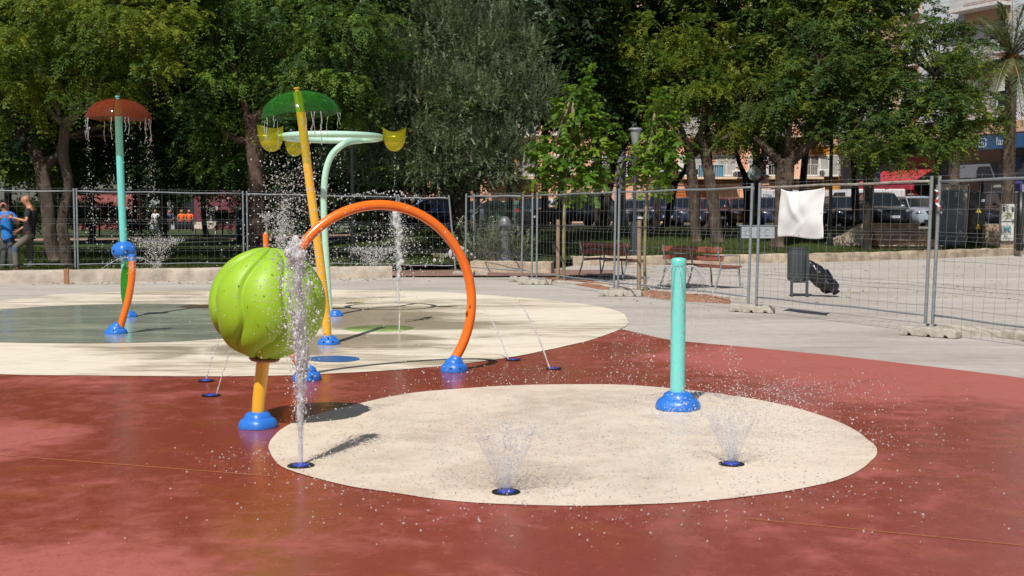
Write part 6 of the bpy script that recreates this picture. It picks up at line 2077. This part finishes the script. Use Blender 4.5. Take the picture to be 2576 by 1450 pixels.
# grass blades on the lawn
rg = np.random.default_rng(77)
nb_ = 60000
u = rg.uniform(-.46, .46, nb_); tq = rg.random(nb_) ** 1.4
yy = np.array([yfront(a) for a in u]) + .3 + tq * 19
xx = u * yy
zz = np.array([parkz(a, b) for a, b in zip(xx, yy)])
hb = rg.uniform(.05, .13, nb_); an = rg.uniform(0, PI, nb_); wd = .012 * (1 + tq)
b0 = np.stack([xx - np.cos(an) * wd, yy - np.sin(an) * wd, zz - .01], 1); b1 = np.stack([xx + np.cos(an) * wd, yy + np.sin(an) * wd, zz - .01], 1)
tp = np.stack([xx + rg.normal(size=nb_) * .03, yy + rg.normal(size=nb_) * .03, zz + hb], 1)
V_ = np.stack([b0, b1, tp], 1).reshape(-1, 3)
keep = (np.abs(xx) > 3.3) | (yy > 30.5)
keep = np.repeat(keep, 3)
V_ = V_[keep]
g_o = mesh_np('grass', V_, np.arange(len(V_)).reshape(-1, 3), leafmat('grass_blades', (.028, .055, .010), (.05, .085, .012), (.12, .12, .03), .2, .6, .12), rg.random(len(V_) // 3))
tag(g_o, 'short grass of the shaded park lawn behind the fence', 'grass', None, 'stuff')

# dry leaves blown over the plaza and along the kerb
rg = np.random.default_rng(88)
pl = []
for k in range(420):
    if k % 3 == 0:
        x = rg.uniform(-10, -3); y = 24.6 + (x + 10.5) * .27 - abs(rg.normal()) * .5
    else:
        uu = rg.uniform(.08, .44); y = rg.uniform(19, 37); x = uu * y
        if y > yfront(uu) - 1.2: continue
    a = rg.uniform(0, 2 * PI); l_ = rg.uniform(.025, .06); w_ = l_ * .4
    c = np.array((x, y, .012)); d_ = np.array((math.cos(a), math.sin(a), rg.uniform(-.1, .3))); e_ = np.array((-math.sin(a), math.cos(a), rg.uniform(-.2, .2)))
    pl += [c - d_ * l_, c + e_ * w_ + (0, 0, .008), c + d_ * l_, c - e_ * w_]
V_ = np.array(pl); V_[:, 2] = np.maximum(V_[:, 2], .004)
tag(mesh_np('fallen_leaves', V_, np.arange(len(V_)).reshape(-1, 4), leafmat('dry_leaves', (.16, .10, .03), (.30, .20, .04), (.45, .36, .06), .1), rg.random(len(V_) // 4)), 'dry yellow brown leaves scattered over the grey plaza', 'leaves', None, 'stuff')

# ---------------------------------------------------------------- water
def ico():
    import bmesh
    bm = bmesh.new(); bmesh.ops.create_icosphere(bm, subdivisions=1, radius=1)
    v = np.array([x.co[:] for x in bm.verts]); f = np.array([[y.index for y in x.verts] for x in bm.faces]); bm.free()
    return v, f
ICO = ico()
def drops(name, c, r, mat, label, stretch=None, seed=0, parent=None):
    """many small blobs of water as one mesh"""
    rg = np.random.default_rng(seed)
    c = np.asarray(c); n = len(c); r = np.asarray(r)
    sc = r[:, None] * rg.uniform(.75, 1.3, (n, 3))
    if stretch is not None: sc[:, 2] *= stretch
    v = ICO[0][None] * sc[:, None, :] * rg.uniform(.85, 1.15, (n, 12, 1)) + c[:, None, :]
    f = ICO[1][None] + (np.arange(n) * len(ICO[0]))[:, None, None]
    o = mesh_np(name, v.reshape(-1, 3), f.reshape(-1, 3), mat, None, parent, True)
    return o
def dsize(rg, n, lo=.0016, hi=.007, p=3.2): return lo + (hi - lo) * rg.random(n) ** p
def jet_mesh(path, rads, seed, seg=14, wob=.5, fz=14):
    """broken water column"""
    mb = MB()
    sp = smooth_path(path, 10)
    rr = np.interp(np.linspace(0, 1, len(sp)), np.linspace(0, 1, len(rads)), rads)
    n = len(sp)
    for i, p in enumerate(sp):
        tg = (sp[min(i + 1, n - 1)] - sp[max(0, i - 1)]).normalized()
        u_ = tg.cross(Vector((0, 1, .1))).normalized(); w_ = tg.cross(u_)
        off = Vector((noise.noise(Vector((seed, 3.1, i * .21))), noise.noise(Vector((seed + 5, 1.1, i * .21))), 0)) * rr[i] * 1.4 * wob * min(1, i / (n * .3))
        for k in range(seg):
            a = 2 * PI * k / seg
            f = 1 + wob * 1.5 * noise.noise(Vector((math.cos(a) * 1.4 + seed, math.sin(a) * 1.4, i * .33)))
            f = max(.12, f)
            mb.v.append(tuple(p + off + (u_ * math.cos(a) + w_ * math.sin(a)) * rr[i] * f))
    for i in range(n - 1):
        for k in range(seg):
            k2 = (k + 1) % seg
            mb.f.append((i * seg + k, i * seg + k2, (i + 1) * seg + k2, (i + 1) * seg + k))
    return mb
def water(name, label):
    o = thing(name, label, 'water jet')
    o['kind'] = 'stuff'
    return o
def blobs_along(rg, path, n, spread, tpow=1.0):
    path = np.array([list(p) for p in path]); m = len(path) - 1
    t_ = rg.random(n) ** tpow * m
    i = np.minimum(t_.astype(int), m - 1); f = (t_ - i)[:, None]
    base = path[i] * (1 - f) + path[i + 1] * f
    sp = np.interp(t_ / m, np.linspace(0, 1, len(spread)), spread)[:, None]
    g = rg.normal(size=(n, 3)); g = np.where(rg.random((n, 1)) < .75, g, rg.standard_cauchy((n, 3)).clip(-4, 4) * .7)
    return base + g * sp * np.array((1, .8, 1))

# thick white jet in front of the ball
rg = np.random.default_rng(1)
J = G(757, 1172); YJ = J.y
w = water('water_jet', 'tall thick white water jet passing in front of the lime ball')
pth = [P(x, y, YJ) for x, y in ((757, 1172), (756, 1100), (755, 1040), (756, 980), (755, 930), (760, 900))]
jet_mesh(pth, [.009, .010, .012, .014, .016, .014], 1, wob=.6).build('column', M['jet'], w, smooth=True)
pth2 = [(756, 960), (760, 910), (755, 860), (749, 810), (753, 760), (747, 710), (748, 670), (738, 640)]
for s_, (dx, rr, y1) in enumerate(((0, .012, 8), (-9, .005, 6), (11, .006, 7), (4, .008, 8), (-4, .007, 5))):
    pp = [P(x + dx * (1 + i * .25) + 3 * math.sin(i * 1.9 + s_ * 2), y + s_ * 7, YJ + .015 * s_) for i, (x, y) in enumerate(pth2[:y1])]
    jet_mesh(pp, [rr * q_ for q_ in (.7, 1.1, .3, 1.0, .15, 1.2, .3, .9)][:y1], 4 + s_, wob=1.0).build('ligament', M['jet'], w, smooth=True)
jet_mesh([P(757, 1165, YJ), P(756, 1060, YJ), P(755, 960, YJ), P(757, 860, YJ), P(750, 760, YJ), P(745, 680, YJ), P(742, 640, YJ)], [.010, .015, .022, .028, .034, .038, .025], 17, seg=20, wob=.8).build('veil', M['film'], w, smooth=True)
mid = blobs_along(rg, [P(757, 1020, YJ), P(757, 900, YJ), P(752, 800, YJ), P(742, 640, YJ)], 420, [.010, .020, .038, .045], .8)
drops('ragged_drops', mid, (.0025 + .0065 * rg.random(420) ** 2.4), M['jet'], '', stretch=rg.uniform(.8, 2.6, 420), seed=3, parent=w)
c1 = blobs_along(rg, [P(757, 1100, YJ), P(755, 950, YJ), P(752, 800, YJ), P(748, 640, YJ)], 3800, [.012, .026, .060, .075], .7)
c2 = blobs_along(rg, [P(745, 660, YJ), P(722, 610, YJ)], 650, [.05, .05])
c3 = blobs_along(rg, [P(705, 612, YJ + .9), P(716, 560, YJ + .9), P(722, 490, YJ + .9), P(745, 425, YJ + .9)], 1500, [.02, .035, .10, .07])
c3b = blobs_along(rg, [P(705, 612, YJ + .9), P(712, 560, YJ + .9), P(716, 500, YJ + .9)], 600, [.012, .015, .02])
c4 = rg.normal(size=(1000, 3)) * np.array((.28, .25, .30)) + np.array(P(760, 640, YJ + .5))
cc = np.concatenate([c1, c2, c3, c3b, c4])
cc = cc[cc[:, 2] > .01]
drops('droplets', cc, np.concatenate([dsize(rg, len(cc), .0011, .0058, 2.8)]), M['drop'], '', seed=1, parent=w)
for (x, y, a, b_) in ((745, 618, .030, .05), (735, 640, .035, .05), (752, 650, .03, .06), (728, 622, .02, .04)):
    mb = MB(); mb.ball(P(x, y, YJ), a, 20, 14, (1, .8, b_ / a))
    mb.v = [tuple(Vector(v) + Vector((noise.noise(Vector(v) * 40), noise.noise(Vector(v) * 40 + Vector((9, 0, 0))), noise.noise(Vector(v) * 40 + Vector((0, 9, 0))))) * .018) for v in mb.v]
    mb.build('foam_clump', M['jet'], w, smooth=True)

# two cone sprays
def cone_spray(c, rtop, h, label, seed, n, wide):
    rg = np.random.default_rng(seed)
    w = water('water_cone', label)
    mb = MB(); seg = 64; rings = 22
    for j in range(rings + 1):
        f = j / rings
        for k in range(seg):
            a = 2 * PI * k / seg
            r = .020 + (rtop - .02) * f ** .92 * (1 + .10 * f * math.sin(5 * a + seed) + .12 * f * f * noise.noise(Vector((math.cos(a) * 2, math.sin(a) * 2, f * 4 + seed))))
            z = h * f * (1 + .16 * f * noise.noise(Vector((math.cos(a) * 3, math.sin(a) * 3, seed * 1.7))))
            mb.v.append((c.x + r * math.cos(a), c.y + r * math.sin(a), .02 + z))
    for j in range(rings):
        for k in range(seg):
            k2 = (k + 1) % seg
            if j > rings * .62 and noise.noise(Vector((k * .35, j * .5, seed))) < (-.35 + 1.1 * (j / rings - .62)): continue
            mb.f.append((j * seg + k, j * seg + k2, (j + 1) * seg + k2, (j + 1) * seg + k))
    mb.build('film', M['film'], w, smooth=True)
    core = jet_mesh([c + Vector((0, 0, .02)), c + Vector((0, 0, .12)), c + Vector((0, 0, .2))], [.022, .020, .010], seed, wob=.4)
    core.build('core', M['film'], w, smooth=True)
    # ballistic droplets thrown from the rim
    th = rg.uniform(0, 2 * PI, n); tt = rg.random(n) ** .8 * wide
    r0 = rtop * rg.uniform(.75, 1.15, n); vr = rg.uniform(.3, 1.25, n); vz = rg.uniform(.35, 1.5, n)
    x = c.x + (r0 + vr * tt) * np.cos(th); y = c.y + (r0 + vr * tt) * np.sin(th); z = h * rg.uniform(.7, 1.1, n) + vz * tt - 4.9 * tt ** 2
    k_ = z > .006
    cc = np.stack([x, y, z], 1)[k_]
    cone = np.stack([c.x + rtop * .9 * (qf := rg.random(500) ** .6) * np.cos(ta := rg.uniform(0, 2 * PI, 500)), c.y + rtop * .9 * qf * np.sin(ta), .02 + h * qf * rg.uniform(.9, 1.15, 500)], 1)
    top_ = np.array(c) + rg.normal(size=(160, 3)) * np.array((.02, .02, .07)) + np.array((0, 0, h * .95))
    cc = np.concatenate([cc, cone, top_])
    drops('droplets', cc, dsize(rg, len(cc), .0012, .0052, 2.6), M['drop'], '', seed=seed, parent=w)
cone_spray(G(1273, 1240), .165, .32, 'larger clear water cone rising from the nearest floor nozzle', 11, 1900, .46)
cone_spray(G(1840, 1170), .15, .28, 'smaller clear water cone on the right of the cream circle', 12, 1700, .46)

# bollard spray: arcs that fall all round the aqua post
w = water('water_umbrella', 'thin umbrella of water arcs falling from the top of the aqua bollard')
rg = np.random.default_rng(21)
tb, top = BOLL
cc, rr_ = [], []
mbf = MB()
for k, a in enumerate(np.linspace(0, 2 * PI, 15)[:-1] + .15):
    v0 = .95 + .12 * math.sin(k * 2.3); vz0 = .42
    arc = []
    for tt in np.linspace(0, .50, 40):
        arc.append(Vector((tb.x + (.056 + v0 * tt) * math.cos(a), tb.y + (.056 + v0 * tt) * math.sin(a), top + .01 + vz0 * tt - 4.9 * tt * tt)))
    brk = 16 + int(4 * math.sin(k * 1.7))
    mbf.tube(arc[:brk], [.0026 * (1 - .5 * i / brk) for i in range(brk)], 6)
    for i in range(8, 40):
        m_ = 5
        p = np.array(arc[i])
        cc.append(p + rg.normal(size=(m_, 3)) * (.003 + .030 * (i / 40) ** 1.6)); rr_.append(dsize(rg, m_, .0012, .0052, 2.2))
mbf.build('streams', M['drop'], w, smooth=True)
# sheet of clear water on the right side and clinging film on the post
mb = MB(); na, nt_ = 26, 22
for i in range(na + 1):
    a = R(-35 + 95 * i / na)
    for j in range(nt_ + 1):
        tt = .30 * j / nt_
        v0 = .80 + .05 * math.sin(i * .9)
        rr2 = .056 + v0 * tt * (1 - .3 * j / nt_) + .004 * noise.noise(Vector((i * .5, j * .5, 1)))
        mb.v.append((tb.x + rr2 * math.cos(a), tb.y + rr2 * math.sin(a), top + .01 + .35 * tt - 4.9 * tt * tt))
for i in range(na):
    for j in range(nt_):
        if j > nt_ * .75 and noise.noise(Vector((i * .6, j * .5, 7))) < .1 + (j / nt_ - .8): continue
        q_ = i * (nt_ + 1) + j
        mb.f.append((q_, q_ + 1, q_ + nt_ + 2, q_ + nt_ + 1))
mb.build('film', M['filmthin'], w, smooth=True)
mb = MB(); na, nt_ = 26, 30
for i in range(na + 1):
    for j in range(nt_ + 1):
        f = j / nt_
        a = R(-165 + 55 * i / na * (1 - .75 * f))
        rr2 = .0565 + .004 * (1 + noise.noise(Vector((i * .45, j * .5, 3)))) * math.sin(PI * i / na)
        mb.v.append((tb.x + rr2 * math.cos(a), tb.y + rr2 * math.sin(a), top - .5 * f))
for i in range(na):
    for j in range(nt_):
        q_ = i * (nt_ + 1) + j
        mb.f.append((q_, q_ + nt_ + 1, q_ + nt_ + 2, q_ + 1))
mb.build('cling_film', M['filmthin'], w, smooth=True)
cc = np.concatenate(cc); rr_ = np.concatenate(rr_)
k_ = cc[:, 2] > .01
drops('droplets', cc[k_], rr_[k_], M['drop'], '', seed=22, parent=w)
# splash on the ground where it all lands
w = water('splash', 'splashing droplets over the cream circle and its far right rim')
rg = np.random.default_rng(31)
sets = []
for (x, y, sx, sy, sz_, n_) in ((1960, 1000, .45, .55, .07, 1500), (1704, 1020, .30, .25, .05, 700), (1450, 1120, .8, .6, .05, 900), (1800, 1230, .6, .3, .02, 500), (1100, 1215, .6, .35, .02, 500), (760, 1160, .35, .3, .02, 350), (1300, 955, .6, .4, .04, 350), (2100, 1100, .4, .3, .03, 350), (1600, 900, .5, .6, .12, 250), (1270, 1080, .75, .7, .22, 1500), (1860, 1090, .7, .6, .18, 1300), (1500, 1180, 1.3, .8, .10, 1500), (1400, 1320, 1.1, .25, .012, 260)):
    c = G(x, y)
    p = rg.normal(size=(n_, 3)) * np.array((sx, sy, sz_)) * .8 + np.array(c); p[:, 2] = np.abs(p[:, 2]) + .014
    sets.append(p)
cc = np.concatenate(sets)
drops('droplets', cc, dsize(rg, len(cc), .0012, .0062, 2.8), M['drop'], '', seed=32, parent=w)

# thin slanting floor jets
def thin_jet(a, b, label, seed, Ya=None, r=.004, bend=0):
    rg = np.random.default_rng(seed)
    A = G(*a); Y_ = A.y
    w = water('thin_jet', label)
    A = P(a[0], a[1], Y_)
    B = P(b[0], b[1], Y_ + .15)
    mid = A.lerp(B, .5) + Vector((bend, 0, .03))
    sp = smooth_path([A, mid, B], 10)
    cut = int(len(sp) * .75)
    mb = MB(); mb.tube(sp[:cut], [r * (1 + .35 * math.sin(i * 2.1 + seed)) for i in range(cut)], 7)
    mb.build('stream', M['jet'], w, smooth=True)
    c = blobs_along(rg, sp, 130, [.002, .004, .012])
    drops('droplets', c, dsize(rg, len(c), .0015, .006, 2), M['drop'], '', seed=seed, parent=w)
thin_jet((543, 996), (590, 860), 'thin slanting jet from the nearer nozzle in the left red floor', 41, r=.0028)
thin_jet((517, 960), (552, 850), 'thin slanting jet from the farther nozzle in the left red floor', 42, r=.0028)
thin_jet((1280, 908), (1205, 760), 'slanting jet between the hoop foot and the cream border', 43, r=.006, bend=.02)
thin_jet((1385, 932), (1285, 730), 'longest slanting jet on the right of the hoop', 44, r=.007, bend=.03)
thin_jet((1004, 838), (1006, 760), 'thin upright jet in the cream floor inside the hoop', 45, r=.006)

# jet falling inside the hoop
w = water('falling_jet', 'broken white jet that falls from under the hoop top')
rg = np.random.default_rng(51)
YF = 15.5
pp = [P(x, y, YF) for x, y in ((996, 532), (997, 560), (1003, 585), (1006, 605), (1000, 625), (1008, 650), (1004, 680), (1002, 720), (1003, 760))]
jet_mesh(pp[:5], [.022, .036, .034, .022, .012], 7, wob=1.3).build('column', M['jet'], w, smooth=True)
jet_mesh(pp[4:], [.014, .028, .02, .010, .009], 9, wob=1.1).build('column', M['jet'], w, smooth=True)
c = np.concatenate([blobs_along(rg, pp[:6], 900, [.03, .06, .07, .05]), blobs_along(rg, pp, 700, [.06, .16, .18, .14, .10, .05])])
c2 = rg.normal(size=(900, 3)) * np.array((.32, .2, .22)) + np.array(P(960, 650, YF))
cc = np.concatenate([c, c2])
drops('droplets', cc, dsize(rg, len(cc), .0025, .010, 3), M['drop'], '', seed=51, parent=w)
# large slow drops crossing the hoop
w = water('drops_in_flight', 'row of larger drops flying along the top and right side of the hoop')
c = []; r = []
for (x, y, q_) in ((1160, 622, 9), (1165, 625, 7), (1133, 640, 12), (1140, 650, 8), (1175, 632, 6), (1093, 655, 11), (1070, 670, 7), (1107, 657, 6), (1186, 640, 7), (1195, 648, 6), (1062, 635, 6), (1225, 685, 7), (1080, 705, 6), (930, 610, 7), (1045, 720, 6), (1150, 600, 5), (1120, 585, 5), (1040, 700, 6)):
    c.append(P(x, y, 9.6)); r.append(q_ / 2 / FPX * 9.6 * .8)
rg = np.random.default_rng(52)
for k in range(46):
    x = 850 + k * 4.6; y = 500 - 14 * math.sin(PI * min(1, k / 45)) + rg.uniform(-9, 9)
    c.append(P(x, y, 11.5)); r.append(.005 + .005 * rg.random())
drops('drops', np.array([list(v) for v in c]), np.array(r), M['drop'], '', stretch=rg.uniform(.9, 2.0, len(c)), seed=53, parent=w)

# drip curtains of the umbrellas
def curtain(um, label, seed, zmin, n_st, per):
    t_, cc_, rad, ax, xx_, yy_, hgt = um
    rg = np.random.default_rng(seed)
    w = water('drip_curtain', label)
    C, Rr2 = [], []
    mb = MB()
    for k in range(n_st):
        a = rg.uniform(0, 2 * PI)
        st = cc_ + xx_ * (rad * .97 * math.cos(a)) + yy_ * (rad * .97 * math.sin(a))
        ln = rg.uniform(.12, .34)
        path = [st + Vector((.007 * math.sin(j * 1.3 + k), 0, -ln * j / 6)) for j in range(7)]
        mb.tube(path, [.003 * (1 + .5 * math.sin(j * 2.3 + k)) for j in range(7)], 6)
        m_ = per
        zz = st.z - rg.random(m_) ** .8 * (st.z - zmin)
        dr = (st.z - zz)
        C.append(np.stack([st.x + .03 * dr + rg.normal(size=m_) * (.012 + .03 * dr), st.y + rg.normal(size=m_) * (.012 + .03 * dr), zz], 1))
        Rr2.append(dsize(rg, m_, .002, .0085, 2.4))
    mb.build('streams', M['drop'], w, smooth=True)
    c = np.concatenate(C)
    drops('droplets', c, np.concatenate(Rr2), M['drop'], '', stretch=1.3, seed=seed, parent=w)
curtain(red_u, 'curtain of drips and drops under the red umbrella', 61, .9, 13, 55)
curtain(green_u, 'curtain of drips under the green umbrella', 62, 1.2, 13, 34)
# splash of water on the umbrella crowns
# small sprays farther back
def plume(x, y0, Y, n, sx, sz_, label, seed, hi=.009):
    rg = np.random.default_rng(seed)
    w = water('water_plume', label)
    b = np.array(P(x, y0, Y))
    th = rg.uniform(0, 2 * PI, n); f = rg.random(n) ** .7
    ar = rg.integers(0, 7, n)
    sxx = (ar - 3) / 3 * sx
    c = np.stack([b[0] + sxx * f + rg.normal(size=n) * sx * .16 * (f + .15), b[1] + rg.normal(size=n) * sx * .3, b[2] + sz_ * (f * (1.55 - .75 * f)) + rg.normal(size=n) * .04 * sz_], 1)
    c = c[c[:, 2] > .02]
    drops('droplets', c, dsize(rg, len(c), .003, hi, 2.6), M['drop'], '', seed=seed, parent=w)
plume(395, 690, 20, 1500, .42, .75, 'fan of droplets right of the blue ball before the fence', 71)
plume(938, 690, 20, 1300, .40, .55, 'fan of droplets left of the falling jet inside the hoop', 72)
plume(671, 582, 19.6, 330, .13, .36, 'four fine jets on top of the small orange post', 73, .010)
plume(1110, 665, 18, 220, .15, .2, 'small splash of droplets right inside the hoop', 74, .009)
for k in range(5):
    pass
# jets of the curved sprayer cap
w = water('cap_jets', 'three jets leaving the blue cap of the curved orange sprayer')
rg = np.random.default_rng(81)
O3 = P(331, 648, YO)
mb = MB(); C = []
for (dx, dy, dz) in ((-1.5, -.2, .1), (1.35, -.1, .15), (.35, -.9, .1)):
    arc = [O3 + Vector((dx * t_, dy * t_, dz * t_ - 3.0 * t_ * t_)) for t_ in np.linspace(.02, .25, 20)]
    mb.tube(arc, [.0035 * (1 + .5 * math.sin(i * 1.9)) for i in range(20)], 6)
    C.append(blobs_along(rg, arc, 130, [.006, .02, .05]))
mb.build('streams', M['drop'], w, smooth=True)
c = np.concatenate(C)
drops('droplets', c, dsize(rg, len(c), .002, .007, 2.4), M['drop'], '', seed=82, parent=w)
# drip from the right bucket
w = water('bucket_drip', 'single line of drops under the right yellow bucket')
rg = np.random.default_rng(91)
c = np.stack([np.full(60, BK1.x) + rg.normal(size=60) * .006, np.full(60, mbz.y), BK1.z - .2 - rg.random(60) * 1.6], 1)
drops('droplets', c, dsize(rg, 60, .003, .008, 2), M['drop'], '', seed=92, parent=w)
